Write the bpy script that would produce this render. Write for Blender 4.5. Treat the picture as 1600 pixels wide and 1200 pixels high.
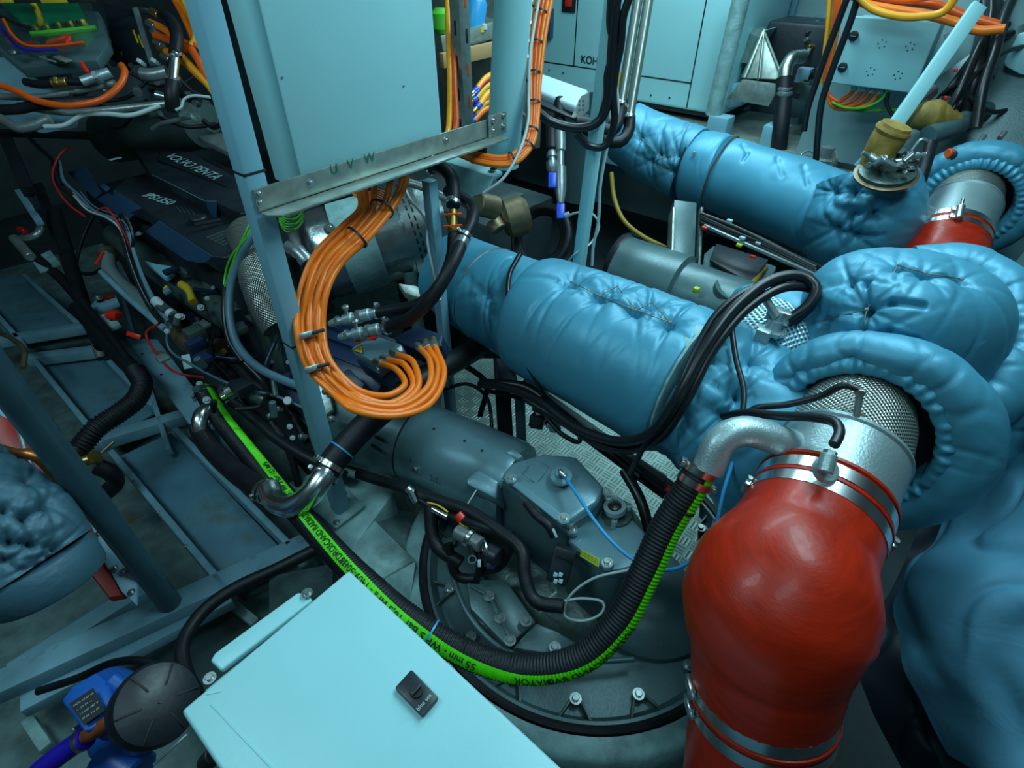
import bpy, bmesh, math, random
import numpy as np
from mathutils import Vector, Matrix, noise
random.seed(7)
for o in list(bpy.data.objects): bpy.data.objects.remove(o)
sc = bpy.context.scene
COL = sc.collection

# ---------------------------------------------------------------- camera
FPX = 859.0; TH = math.radians(39.3); AZ = math.radians(40.0); CAMH = 1.9
FW = Vector((math.cos(TH)*math.cos(AZ), math.cos(TH)*math.sin(AZ), -math.sin(TH)))
RT = Vector((math.sin(AZ), -math.cos(AZ), 0.0)); UP = RT.cross(FW)
CAM = Vector((0, 0, CAMH))
cd = bpy.data.cameras.new('camera'); cam = bpy.data.objects.new('camera', cd); COL.objects.link(cam)
cd.sensor_width = 36.0; cd.lens = FPX/1600*36.0; cd.clip_start = 0.02
m = Matrix((RT, UP, -FW)).transposed().to_4x4(); m.translation = CAM
cam.matrix_world = m
sc.camera = cam
# ---------------------------------------------------------------- world, lights, exposure
sc.view_settings.view_transform = 'Standard'; sc.view_settings.look = 'None'
sc.view_settings.exposure = -0.12; sc.view_settings.gamma = 1.0; sc.view_settings.use_curve_mapping = False
w = bpy.data.worlds.new('world'); sc.world = w; w.use_nodes = True
w.node_tree.nodes['Background'].inputs[0].default_value = (0.10, 0.25, 0.33, 1)
w.node_tree.nodes['Background'].inputs[1].default_value = 0.008
def area(name, loc, target, sx, sy, power, col):
    l = bpy.data.lights.new(name, 'AREA'); l.shape = 'RECTANGLE'; l.size = sx; l.size_y = sy
    l.energy = power; l.color = col
    o = bpy.data.objects.new(name, l); COL.objects.link(o); o.location = loc
    d = Vector(target)-Vector(loc); o.rotation_euler = d.to_track_quat('-Z', 'Y').to_euler(); return o
CY = (0.56, 0.90, 1.0)
area('overhead_light', (1.55, 0.15, 2.8), (1.1, 0.75, 0.8), 1.5, 0.45, 36, CY)
area('overhead_light', (2.6, 1.3, 2.75), (2.5, 1.1, 0.5), 1.6, 0.4, 40, CY)
area('overhead_light', (-0.55, 1.5, 2.75), (0.2, 1.9, 0.5), 1.2, 0.3, 20, CY)  # unseen fill lamp, added to brighten the left bays and engine
area('overhead_light', (-0.2, -0.1, 2.8), (0.3, 0.6, 0.8), 0.8, 0.3, 6, CY)  # weak unseen fill lamp, added for the left cabinets

# ---------------------------------------------------------------- pixel rays -> world points
def ray(px, py): return FW + RT*((px-800)/FPX) + UP*(-(py-600)/FPX)
def P(px, py, D): return CAM + ray(px, py)*D
def Zp(px, py, z): r = ray(px, py); return CAM + r*((z-CAMH)/r.z)
def Xp(px, py, x): r = ray(px, py); return CAM + r*(x/r.x)
def Yp(px, py, y): r = ray(px, py); return CAM + r*(y/r.y)
def V(p): return Vector(p) if isinstance(p, Vector) else P(*p)

# ---------------------------------------------------------------- materials
MATS = {}
def mat(name, col, rough=0.5, metal=0.0, bump=0.0, bscale=60.0, var=0.0, vscale=6.0, dirt=None, dirtamt=0.0, spec=0.5, coat=0.0, trans=0.0, alpha=1.0, stretch=None, emit=None, dscale=3.0):
    m = bpy.data.materials.new(name); m.use_nodes = True; nt = m.node_tree; b = nt.nodes['Principled BSDF']
    b.inputs['Base Color'].default_value = (*col, 1); b.inputs['Roughness'].default_value = rough
    b.inputs['Metallic'].default_value = metal; b.inputs['Specular IOR Level'].default_value = spec
    b.inputs['Coat Weight'].default_value = coat; b.inputs['Transmission Weight'].default_value = trans
    b.inputs['Alpha'].default_value = alpha
    tc = nt.nodes.new('ShaderNodeTexCoord'); out = tc.outputs['Object']
    if stretch:
        mp = nt.nodes.new('ShaderNodeMapping'); mp.inputs['Scale'].default_value = stretch
        nt.links.new(out, mp.inputs[0]); out2 = mp.outputs[0]
    else: out2 = out
    last = None
    if var > 0:
        n = nt.nodes.new('ShaderNodeTexNoise'); n.inputs['Scale'].default_value = vscale; n.inputs['Detail'].default_value = 6
        nt.links.new(out2, n.inputs['Vector'])
        r = nt.nodes.new('ShaderNodeValToRGB'); r.color_ramp.elements[0].position = 0.3; r.color_ramp.elements[1].position = 0.7
        r.color_ramp.elements[0].color = (*[c*(1-var) for c in col], 1); r.color_ramp.elements[1].color = (*[min(1, c*(1+var)) for c in col], 1)
        nt.links.new(n.outputs['Fac'], r.inputs[0]); last = r.outputs[0]
    if dirt:
        n = nt.nodes.new('ShaderNodeTexNoise'); n.inputs['Scale'].default_value = dscale; n.inputs['Detail'].default_value = 9; n.inputs['Roughness'].default_value = 0.7
        nt.links.new(out, n.inputs['Vector'])
        r = nt.nodes.new('ShaderNodeValToRGB'); r.color_ramp.elements[0].position = 0.62-0.25*dirtamt; r.color_ramp.elements[1].position = 0.75-0.1*dirtamt
        nt.links.new(n.outputs['Fac'], r.inputs[0])
        mx = nt.nodes.new('ShaderNodeMix'); mx.data_type = 'RGBA'; nt.links.new(r.outputs[0], mx.inputs[0])
        if last: nt.links.new(last, mx.inputs[6])
        else: mx.inputs[6].default_value = (*col, 1)
        mx.inputs[7].default_value = (*dirt, 1); last = mx.outputs[2]
    if last: nt.links.new(last, b.inputs['Base Color'])
    if bump > 0:
        n = nt.nodes.new('ShaderNodeTexNoise'); n.inputs['Scale'].default_value = bscale; n.inputs['Detail'].default_value = 5
        nt.links.new(out2, n.inputs['Vector'])
        bp = nt.nodes.new('ShaderNodeBump'); bp.inputs['Strength'].default_value = bump; bp.inputs['Distance'].default_value = 0.01
        nt.links.new(n.outputs['Fac'], bp.inputs['Height']); nt.links.new(bp.outputs[0], b.inputs['Normal'])
        rr = nt.nodes.new('ShaderNodeMapRange'); rr.inputs[3].default_value = max(0.02, rough-0.12); rr.inputs[4].default_value = min(1, rough+0.12)
        nt.links.new(n.outputs['Fac'], rr.inputs[0]); nt.links.new(rr.outputs[0], b.inputs['Roughness'])
    if emit: b.inputs['Emission Color'].default_value = (*emit[0], 1); b.inputs['Emission Strength'].default_value = emit[1]
    MATS[name] = m; return m
WHITE = mat('white_paint', (0.34, 0.68, 0.72), 0.42, var=0.04, vscale=4, dirt=(0.12, 0.2, 0.2), dirtamt=-0.25, bump=0.03, bscale=200)
WHITE2 = mat('white_frame_paint', (0.20, 0.43, 0.53), 0.4, var=0.1, vscale=5, bump=0.03, bscale=120)
PIPEP = mat('dark_pipe_paint', (0.035, 0.085, 0.11), 0.3, var=0.2, vscale=8)
FRAME = mat('blue_grey_frame_paint', (0.18, 0.35, 0.43), 0.45, var=0.2, vscale=8, dirt=(0.05, 0.07, 0.05), dirtamt=0.1, bump=0.05, bscale=90)
GRP = mat('bilge_paint', (0.10, 0.17, 0.17), 0.6, var=0.35, vscale=14, dirt=(0.10, 0.07, 0.02), dirtamt=0.3, bump=0.25, bscale=60)
BEDW = mat('bearer_paint', (0.24, 0.42, 0.42), 0.5, var=0.25, vscale=18, dirt=(0.04, 0.06, 0.05), dirtamt=0.4, bump=0.2, bscale=70)
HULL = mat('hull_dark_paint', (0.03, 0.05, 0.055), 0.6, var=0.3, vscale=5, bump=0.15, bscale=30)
WALLP = mat('wall_panel_paint', (0.24, 0.40, 0.42), 0.5, var=0.1, vscale=3, dirt=(0.1, 0.14, 0.14), dirtamt=0.0)
BAYP = mat('bay_plate_paint', (0.10, 0.23, 0.30), 0.5, var=0.2, vscale=5, dirt=(0.09, 0.12, 0.08), dirtamt=0.4, bump=0.08, bscale=50)
ALU = mat('aluminium', (0.55, 0.60, 0.58), 0.33, 1.0, bump=0.06, bscale=40, var=0.15, vscale=9, stretch=(1, 6, 6))
ALUR = mat('cast_aluminium', (0.38, 0.50, 0.52), 0.40, 0.6, bump=0.12, bscale=220, var=0.12, vscale=7)
STEEL = mat('polished_steel', (0.85, 0.88, 0.88), 0.25, 1.0, var=0.03, vscale=10)
STEELD = mat('dull_steel', (0.32, 0.38, 0.38), 0.35, 0.65, bump=0.08, bscale=80, var=0.25, vscale=12)
GALV = mat('galvanised_steel', (0.36, 0.43, 0.39), 0.38, 0.65, bump=0.05, bscale=60, var=0.2, vscale=30)
BRASS = mat('brass', (0.55, 0.36, 0.10), 0.35, 0.9, var=0.2, vscale=30)
BRONZE = mat('dull_bronze', (0.22, 0.17, 0.10), 0.45, 0.7, var=0.3, vscale=14, bump=0.1, bscale=80)
BLACKR = mat('black_rubber', (0.009, 0.011, 0.014), 0.48, bump=0.08, bscale=150, var=0.3, vscale=20, spec=0.35)
BLACKP = mat('black_plastic', (0.012, 0.017, 0.020), 0.45, bump=0.08, bscale=500)
BLACKC = mat('black_cable_jacket', (0.010, 0.012, 0.015), 0.35)
BLACKM = mat('black_painted_metal', (0.014, 0.020, 0.026), 0.4, bump=0.05, bscale=60, var=0.3, vscale=9)
NAVYP = mat('dark_blue_plastic', (0.022, 0.068, 0.135), 0.42, bump=0.04, bscale=300, var=0.15, vscale=4)
NAVYM = mat('dark_blue_paint', (0.012, 0.028, 0.075), 0.4, var=0.2, vscale=9)
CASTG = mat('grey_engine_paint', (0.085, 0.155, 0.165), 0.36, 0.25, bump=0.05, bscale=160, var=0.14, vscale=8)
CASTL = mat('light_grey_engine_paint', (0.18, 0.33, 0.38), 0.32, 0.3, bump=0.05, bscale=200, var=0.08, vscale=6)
CASTD = mat('dark_grey_casting', (0.07, 0.115, 0.105), 0.36, 0.35, bump=0.22, bscale=60, var=0.3, vscale=8)
ORANGE = mat('orange_cable_jacket', (1.0, 0.20, 0.008), 0.35, var=0.08, vscale=25)
ORANGED = mat('orange_red_cable_jacket', (0.80, 0.10, 0.008), 0.35, var=0.1, vscale=25)
ORANGEY = mat('yellow_orange_cable_jacket', (0.98, 0.38, 0.015), 0.35, var=0.08, vscale=25)
REDR = mat('red_silicone', (0.42, 0.018, 0.003), 0.38, var=0.2, vscale=9, bump=0.05, bscale=60, stretch=(1.5, 1.5, 9), coat=0.05, spec=0.35)
REDW = mat('red_wire', (0.55, 0.02, 0.02), 0.4)
REDC = mat('red_plastic', (0.75, 0.03, 0.01), 0.35)
REDP = mat('red_painted_metal', (0.35, 0.012, 0.006), 0.4, var=0.2, vscale=8)
GREENS = mat('green_stripe_print', (0.09, 0.72, 0.0), 0.45, var=0.1, vscale=60)
GREENW = mat('green_wire', (0.08, 0.45, 0.03), 0.4)
GREENP = mat('green_circuit_board', (0.01, 0.22, 0.10), 0.3, var=0.3, vscale=40)
YELLOW = mat('yellow_plastic', (0.62, 0.42, 0.02), 0.45, var=0.1, vscale=20)
YELG = mat('yellow_green_label', (0.45, 0.55, 0.01), 0.5)
BLUEP = mat('blue_pump_paint', (0.010, 0.10, 0.42), 0.38, var=0.12, vscale=12, bump=0.03, bscale=90)
BLUEV = mat('violet_blue_rubber', (0.018, 0.010, 0.36), 0.35, var=0.1)
BLUEH = mat('blue_plastic', (0.01, 0.07, 0.60), 0.35)
BLUEW = mat('light_blue_tube', (0.03, 0.30, 0.62), 0.35)
COPPER = mat('copper_pipe', (0.45, 0.16, 0.05), 0.35, 0.8, var=0.3, vscale=25, bump=0.1, bscale=60)
RUSTY = mat('brown_rubber_elbow', (0.26, 0.07, 0.02), 0.3, var=0.3, vscale=40)
WHITEC = mat('white_cable_jacket', (0.45, 0.55, 0.55), 0.4)
GREYC = mat('grey_cable_jacket', (0.10, 0.20, 0.27), 0.42, var=0.1)
LABELW = mat('white_label', (0.45, 0.60, 0.65), 0.5)
INK = mat('black_ink', (0.01, 0.012, 0.012), 0.6)
INKG = mat('green_ink', (0.0, 0.16, 0.10), 0.6)
PRINT = mat('grey_print', (0.35, 0.55, 0.58), 0.5)
TAPE = mat('brown_heat_wrap', (0.30, 0.19, 0.035), 0.6, var=0.35, vscale=20, bump=0.3, bscale=50, dirt=(0.12, 0.07, 0.02), dirtamt=0.3)
SCREW = mat('screw_steel', (0.42, 0.48, 0.48), 0.3, 0.85)
CLEARP = mat('clear_plastic', (0.75, 0.95, 0.95), 0.08, trans=1.0, alpha=0.35)
YELD = mat('shaded_yellow_hose', (0.26, 0.17, 0.015), 0.5)  # shaded copy of the yellow: blocked light put into the colour
TUBES = mat('dull_olive_steel', (0.17, 0.20, 0.18), 0.35, 0.6)
TAN = mat('tan_tape', (0.45, 0.28, 0.12), 0.5)
SHEETD = mat('shaded_navy_sheet', (0.008, 0.018, 0.035), 0.5)  # shadow on the lower sheet put into a near-black base colour
FOIL = mat('crumpled_foil', (0.42, 0.50, 0.50), 0.30, 0.9, bump=0.8, bscale=9, var=0.25, vscale=7)

def blanket_mat(name, col, rough=0.42, wr=0.35, scale=7.0, metal=0.35):
    m = mat(name, col, rough, metal, var=0.10, vscale=4)
    nt = m.node_tree; b = nt.nodes['Principled BSDF']; tc = nt.nodes.new('ShaderNodeTexCoord')
    n1 = nt.nodes.new('ShaderNodeTexNoise'); n1.noise_type = 'RIDGED_MULTIFRACTAL'; n1.inputs['Scale'].default_value = scale; n1.inputs['Detail'].default_value = 3; n1.inputs['Distortion'].default_value = 0.8
    n2 = nt.nodes.new('ShaderNodeTexNoise'); n2.inputs['Scale'].default_value = scale*2.4; n2.inputs['Detail'].default_value = 3; n2.inputs['Distortion'].default_value = 1.2
    n3 = nt.nodes.new('ShaderNodeTexNoise'); n3.inputs['Scale'].default_value = 900; n3.inputs['Detail'].default_value = 1
    for n in (n1, n2, n3): nt.links.new(tc.outputs['Object'], n.inputs['Vector'])
    a = nt.nodes.new('ShaderNodeMath'); a.operation = 'MULTIPLY_ADD'; a.inputs[1].default_value = 0.25
    nt.links.new(n1.outputs['Fac'], a.inputs[0]); nt.links.new(n2.outputs['Fac'], a.inputs[2])
    a2 = nt.nodes.new('ShaderNodeMath'); a2.operation = 'MULTIPLY_ADD'; a2.inputs[1].default_value = 0.03
    nt.links.new(n3.outputs['Fac'], a2.inputs[0]); nt.links.new(a.outputs[0], a2.inputs[2])
    bp = nt.nodes.new('ShaderNodeBump'); bp.inputs['Strength'].default_value = wr; bp.inputs['Distance'].default_value = 0.012
    nt.links.new(a2.outputs[0], bp.inputs['Height']); nt.links.new(bp.outputs[0], b.inputs['Normal'])
    return m
BLK = blanket_mat('silver_coated_blanket_fabric', (0.070, 0.31, 0.45), 0.46, 0.12, 5.0, 0.2)
BLKS = blanket_mat('smooth_silver_coated_fabric', (0.070, 0.33, 0.48), 0.44, 0.08, 3.5, 0.2)
BLKG = blanket_mat('grey_blue_blanket_fabric', (0.055, 0.14, 0.19), 0.5, 0.25, 6, 0.1)
BLKD = blanket_mat('hanging_silver_fabric', (0.08, 0.27, 0.40), 0.6, 0.25, 4, 0.1)

def mesh_mat(name, c1, c2, scale, metal=0.8):
    m = mat(name, c1, 0.35, metal); nt = m.node_tree; b = nt.nodes['Principled BSDF']
    uv = nt.nodes.new('ShaderNodeTexCoord'); mp = nt.nodes.new('ShaderNodeMapping'); mp.inputs['Scale'].default_value = (scale, scale, scale)
    mp.inputs['Rotation'].default_value = (0, 0, math.radians(45))
    nt.links.new(uv.outputs['UV'], mp.inputs[0])
    v = nt.nodes.new('ShaderNodeTexVoronoi'); v.inputs['Scale'].default_value = 1.0; v.inputs['Randomness'].default_value = 0.0
    nt.links.new(mp.outputs[0], v.inputs['Vector'])
    r = nt.nodes.new('ShaderNodeValToRGB'); r.color_ramp.elements[0].position = 0.22; r.color_ramp.elements[1].position = 0.42
    r.color_ramp.elements[0].color = (*c2, 1); r.color_ramp.elements[1].color = (*c1, 1)
    nt.links.new(v.outputs['Distance'], r.inputs[0]); nt.links.new(r.outputs[0], b.inputs['Base Color'])
    bp = nt.nodes.new('ShaderNodeBump'); bp.inputs['Strength'].default_value = 0.8; bp.inputs['Distance'].default_value = 0.004
    nt.links.new(v.outputs['Distance'], bp.inputs['Height']); nt.links.new(bp.outputs[0], b.inputs['Normal'])
    return m
MESHG = mesh_mat('stainless_knit_mesh', (0.55, 0.58, 0.52), (0.02, 0.03, 0.03), 150)
MESHS = mesh_mat('silver_embossed_mesh', (0.45, 0.75, 0.85), (0.06, 0.15, 0.2), 110, 0.6)

def tread_mat():
    m = mat('tread_plate', (0.17, 0.25, 0.23), 0.45, 0.5, var=0.2, vscale=8, dirt=(0.10, 0.13, 0.12), dirtamt=0.1); nt = m.node_tree; b = nt.nodes['Principled BSDF']
    tc = nt.nodes.new('ShaderNodeTexCoord')
    def M(op, a, b_=None, c=None):
        n = nt.nodes.new('ShaderNodeMath'); n.operation = op
        for i, x in enumerate((a, b_, c)):
            if x is None: continue
            if isinstance(x, (int, float)): n.inputs[i].default_value = x
            else: nt.links.new(x, n.inputs[i])
        return n.outputs[0]
    sp = nt.nodes.new('ShaderNodeSeparateXYZ'); nt.links.new(tc.outputs['UV'], sp.inputs[0])
    x, y = sp.outputs[0], sp.outputs[1]
    c = 0.034
    cx = M('FLOOR', M('DIVIDE', x, c)); cy = M('FLOOR', M('DIVIDE', y, c))
    par = M('PINGPONG', M('ADD', cx, cy), 1.0)
    fx = M('SUBTRACT', M('FRACT', M('DIVIDE', x, c)), 0.5); fy = M('SUBTRACT', M('FRACT', M('DIVIDE', y, c)), 0.5)
    sx = M('SUBTRACT', 1.0, M('ABSOLUTE', M('SINE', M('MULTIPLY', fx, math.pi*3)))); sy = M('SUBTRACT', 1.0, M('ABSOLUTE', M('SINE', M('MULTIPLY', fy, math.pi*3))))
    ex = M('LESS_THAN', M('ABSOLUTE', fx), 0.42); ey = M('LESS_THAN', M('ABSOLUTE', fy), 0.42)
    h = M('ADD', M('MULTIPLY', M('MULTIPLY', sx, ex), M('MULTIPLY', par, ey)), M('MULTIPLY', M('MULTIPLY', sy, ey), M('MULTIPLY', M('SUBTRACT', 1.0, par), ex)))
    bp = nt.nodes.new('ShaderNodeBump'); bp.inputs['Strength'].default_value = 0.45; bp.inputs['Distance'].default_value = 0.002
    nt.links.new(h, bp.inputs['Height']); nt.links.new(bp.outputs[0], b.inputs['Normal'])
    return m
TREAD = tread_mat()

# ---------------------------------------------------------------- object helpers
WO = {}
def mk(name, verts, faces, m, par=None, smooth=True, uvs=None):
    """one mesh object; verts in world space; origin put at the bbox centre base"""
    vs = np.array([tuple(v) for v in verts], dtype=float)
    lo = vs.min(0); hi = vs.max(0); org = Vector(((lo[0]+hi[0])/2, (lo[1]+hi[1])/2, lo[2]))
    me = bpy.data.meshes.new(name); me.from_pydata([tuple(v) for v in (vs-np.array(org))], [], faces)
    if smooth:
        me.polygons.foreach_set('use_smooth', [True]*len(me.polygons))
    if uvs is not None:
        ul = me.uv_layers.new(name='UVMap')
        for p in me.polygons:
            for li in p.loop_indices: ul.data[li].uv = uvs[me.loops[li].vertex_index]
    me.materials.append(m); me.update()
    o = bpy.data.objects.new(name, me); COL.objects.link(o)
    if par: o.parent = par; o.location = org-WO[par.name]
    else: o.location = org
    WO[o.name] = org.copy(); return o
def text_fit(name, s, a, b, m, par, font_bold=0.0, up=None):
    tv, tf_ = text_pts(s, font_bold); w_ = max(v.x for v in tv)-min(v.x for v in tv); d = b-a
    x = d.normalized(); y = ((up or EZ.cross(x))); k = d.length/w_; z = x.cross(y)
    return mk(name, [a+x*(v.x*k)+y*(v.y*k)+z*.0005 for v in tv], tf_, m, par, False)
EX = Vector((1, 0, 0)); EY = Vector((0, 1, 0)); EZ = Vector((0, 0, 1))
def XA(pts, x): return [Xp(q[0], q[1], x if len(q) < 3 else x+q[2]) for q in pts]
def tag(o, label, cat=None, group=None, kind=None):
    if label: o['label'] = label
    if cat: o['category'] = cat
    if group: o['group'] = group
    if kind: o['kind'] = kind
    return o
def thing(name, label, cat, group=None, kind=None):
    o = bpy.data.objects.new(name, None); o.empty_display_size = 0.05; COL.objects.link(o); WO[o.name] = Vector((0, 0, 0))
    tag(o, label, cat, group, kind); return o
def struct(o): o['kind'] = 'structure'; return o
def bmk(name, bm, m, par=None, smooth=False):
    bm.normal_update(); bm.verts.index_update()
    vs = [v.co.copy() for v in bm.verts]; fs = [[v.index for v in f.verts] for f in bm.faces]
    bm.free(); o = mk(name, vs, fs, m, par, smooth)
    return o
def autosmooth(o, ang=35):
    me = o.data; me.polygons.foreach_set('use_smooth', [True]*len(me.polygons))
    bm = bmesh.new(); bm.from_mesh(me)
    for e in bm.edges:
        if len(e.link_faces) == 2 and e.calc_face_angle(0) > math.radians(ang): e.smooth = False
    bm.to_mesh(me); bm.free(); return o
def prismbm(poly, vec, bev=0.0, seg=2):
    bm = bmesh.new(); a = [bm.verts.new(p) for p in poly]; f = bm.faces.new(a)
    r = bmesh.ops.extrude_face_region(bm, geom=[f]); nv = [g for g in r['geom'] if isinstance(g, bmesh.types.BMVert)]
    bmesh.ops.translate(bm, verts=nv, vec=vec)
    bmesh.ops.recalc_face_normals(bm, faces=bm.faces[:])
    if bev > 0: bmesh.ops.bevel(bm, geom=bm.edges[:], offset=bev, segments=seg, profile=0.5, affect='EDGES', clamp_overlap=True)
    return bm
def prism(name, poly, vec, m, par=None, bev=0.0, seg=2):
    return autosmooth(bmk(name, prismbm([V(p) for p in poly], Vector(vec), bev, seg), m, par), 30)
def box(name, c, s, m, par=None, bev=0.004, ax=None, seg=2):
    c = V(c); X, Y, Z = ax if ax else (Vector((1, 0, 0)), Vector((0, 1, 0)), Vector((0, 0, 1)))
    b0 = c - X*s[0]/2 - Y*s[1]/2 - Z*s[2]/2
    poly = [b0, b0+X*s[0], b0+X*s[0]+Y*s[1], b0+Y*s[1]]
    return autosmooth(bmk(name, prismbm(poly, Z*s[2], min(bev, min(s)*0.3), seg), m, par), 30)
def basis(d, up=None):
    d = Vector(d).normalized(); up = Vector(up) if up is not None else Vector((0, 0, 1))
    if abs(d.dot(up.normalized())) > 0.98: up = Vector((1, 0, 0))
    x = up.cross(d).normalized(); y = d.cross(x).normalized(); return x, y, d    # x side, y up-ish, d along
def beam(name, a, b, wd, ht, m, par=None, up=None, bev=0.003, hollow=False):
    a = V(a); b = V(b); x, y, d = basis(b-a, up); L = (b-a).length
    return box(name, (a+b)/2, (wd, ht, L), m, par, bev, ax=(x, y, d))
def lathe(name, prof, org, ax, m, par=None, n=32, up=None, arc=None, rmod=None):
    """prof: list of (s along axis, radius)"""
    org = V(org); x, y, d = basis(ax, up); vs = []; fs = []
    for i, (s, r) in enumerate(prof):
        for j in range(n):
            a = 2*math.pi*j/n; rr = r*(rmod(a, s) if rmod else 1.0)
            vs.append(org + d*s + x*(rr*math.cos(a)) + y*(rr*math.sin(a)))
    k = len(prof)
    for i in range(k-1):
        for j in range(n): fs.append([i*n+j, i*n+(j+1) % n, (i+1)*n+(j+1) % n, (i+1)*n+j])
    cl = prof[0] == prof[-1]
    if prof[0][1] > 1e-5 and not cl: fs.append(list(range(n))[::-1])
    if prof[-1][1] > 1e-5 and not cl: fs.append([(k-1)*n+j for j in range(n)])
    o = mk(name, vs, fs, m, par); return autosmooth(o, 38)
def cyl(name, a, b, r, m, par=None, n=24, bev=0.12):
    a = V(a); b = V(b); L = (b-a).length; e = min(r*bev, L*0.2)
    return lathe(name, [(0, r-e), (e, r), (L-e, r), (L, r-e)], a, b-a, m, par, n)
class Path:
    def __init__(s, pts, n=None, step=0.012):
        p = [V(q) for q in pts]; s.two = len(p) == 2
        if len(p) == 2: p = [p[0], (p[0]+p[1])/2, p[1]]
        q = [p[0]*2-p[1]] + p + [p[-1]*2-p[-2]]; out = []
        for i in range(1, len(q)-2):
            p0, p1, p2, p3 = q[i-1:i+3]
            t0 = 0; t1 = t0+max(1e-4, (p1-p0).length)**.5; t2 = t1+max(1e-4, (p2-p1).length)**.5; t3 = t2+max(1e-4, (p3-p2).length)**.5
            for k in range(16):
                t = t1+(t2-t1)*k/16
                A1 = p0*((t1-t)/(t1-t0))+p1*((t-t0)/(t1-t0)); A2 = p1*((t2-t)/(t2-t1))+p2*((t-t1)/(t2-t1)); A3 = p2*((t3-t)/(t3-t2))+p3*((t-t2)/(t3-t2))
                B1 = A1*((t2-t)/(t2-t0))+A2*((t-t0)/(t2-t0)); B2 = A2*((t3-t)/(t3-t1))+A3*((t-t1)/(t3-t1))
                out.append(B1*((t2-t)/(t2-t1))+B2*((t-t1)/(t2-t1)))
        out.append(q[-2])
        d = [0.0]
        for i in range(1, len(out)): d.append(d[-1]+(out[i]-out[i-1]).length)
        s.L = d[-1]; s.raw = out; s.d = d
        n = n or max(6, int(s.L/step)); s.n = n
        s.pts = [s.at(s.L*i/n) for i in range(n+1)]
        s.tan = []
        for i in range(n+1):
            a = s.pts[max(0, i-1)]; b = s.pts[min(n, i+1)]; s.tan.append((b-a).normalized())
        s.ctrl = []   # arc position of control points
        for c in p:
            j = min(range(len(out)), key=lambda k: (out[k]-c).length); s.ctrl.append(d[j])
        x, y, t = basis(s.tan[0]); s.X = [x]
        for i in range(1, n+1):
            v = s.X[-1]-s.tan[i]*s.X[-1].dot(s.tan[i]); s.X.append(v.normalized())
    def at(s, t):
        import bisect
        t = min(max(t, 0), s.L); i = min(max(bisect.bisect_right(s.d, t)-1, 0), len(s.raw)-2)
        u = (t-s.d[i])/max(1e-9, s.d[i+1]-s.d[i]); return s.raw[i].lerp(s.raw[i+1], u)
    def tat(s, t): return (s.at(t+0.004)-s.at(t-0.004)).normalized()
def sweep(name, pts, r, m, par=None, n=12, step=None, rf=None, cap=True, radii=None, uv=False, npts=None):
    """tube along a smooth path; radii = radius per control point; rf(s,phi)->factor"""
    p = pts if isinstance(pts, Path) else Path(pts, npts, step or max(0.006, r*0.7))
    vs = []; fs = []; uvs = []; N = p.n
    for i in range(N+1):
        t = p.tan[i]; x = p.X[i]; y = t.cross(x); s = p.L*i/N
        rr = float(np.interp(s, [0, p.L] if p.two else p.ctrl, radii)) if radii else r
        for j in range(n):
            a = 2*math.pi*j/n; k = rr*(rf(s, a) if rf else 1.0)
            vs.append(p.pts[i]+x*(k*math.cos(a))+y*(k*math.sin(a))); uvs.append((s, abs(a-math.pi)*rr))
    for i in range(N):
        for j in range(n): fs.append([i*n+j, i*n+(j+1) % n, (i+1)*n+(j+1) % n, (i+1)*n+j])
    if cap: fs.append(list(range(n))[::-1]); fs.append([N*n+j for j in range(n)])
    o = mk(name, vs, fs, m, par, True, uvs if uv else None)
    return autosmooth(o, 60) if cap else o
def ring(name, c, ax, r, wd, th, m, par=None, n=40):
    return lathe(name, [(-wd/2, r), (-wd/2, r+th), (wd/2, r+th), (wd/2, r), (-wd/2, r)], c, ax, m, par, n)
def clamp(c, ax, r, par, wd=0.012, up=None, name='hose_clamp'):
    """worm drive clamp: band with screw housing and screw"""
    b = ring(name, c, ax, r, wd, 0.0018, STEEL, par, 36)
    x, y, d = basis(ax, up); h = V(c)+y*(r+0.006)
    box('screw_housing', h, (wd*1.5, 0.009, wd*0.95), STEEL, b, 0.001, ax=(x, y, d))
    cyl('screw', h-x*wd*1.0, h+x*wd*1.1, 0.0042, STEELD, b, 10)
    return b
def tie(c, ax, r, par, m=None, up=None, wd=0.004, th=0.0015):
    b = ring('cable_tie', c, ax, r, wd, th, m or BLACKP, par, 20)
    return b
def tie_on(path, t, r, par, m=None): return tie(path.at(t), path.tat(t), r, par, m)
def bolt(c, ax, r, par, m=None, washer=True, h=None):
    m = m or SCREW; h = h or r*0.9; x, y, d = basis(ax)
    o = lathe('bolt', ([(0, r*1.7), (r*0.25, r*1.7), (r*0.25, r)] if washer else [(0, r)])+[(h, r), (h+r*0.15, r*0.85), (h+r*0.15, 0.0)], c, ax, m, par, 6 if not washer else 12)
    return o
def text(name, s, org, xd, yd, h, m, par, ext=0.0004, font_bold=0.0, align='LEFT'):
    cu = bpy.data.curves.new('t', 'FONT'); cu.body = s; cu.size = 1.0; cu.align_x = align; cu.offset = font_bold
    to = bpy.data.objects.new('t', cu); COL.objects.link(to); bpy.context.view_layer.update()
    dg = bpy.context.evaluated_depsgraph_get(); me = bpy.data.meshes.new_from_object(to.evaluated_get(dg))
    xd = Vector(xd).normalized(); yd = Vector(yd); yd = (yd-xd*yd.dot(xd)).normalized(); zd = xd.cross(yd)
    k = h/0.7
    vs = [V(org)+xd*(v.co.x*k)+yd*(v.co.y*k)+zd*ext for v in me.vertices]; fs = [list(p.vertices) for p in me.polygons]
    bpy.data.objects.remove(to); bpy.data.curves.remove(cu); bpy.data.meshes.remove(me)
    return mk(name, vs, fs, m, par, False)
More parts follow.
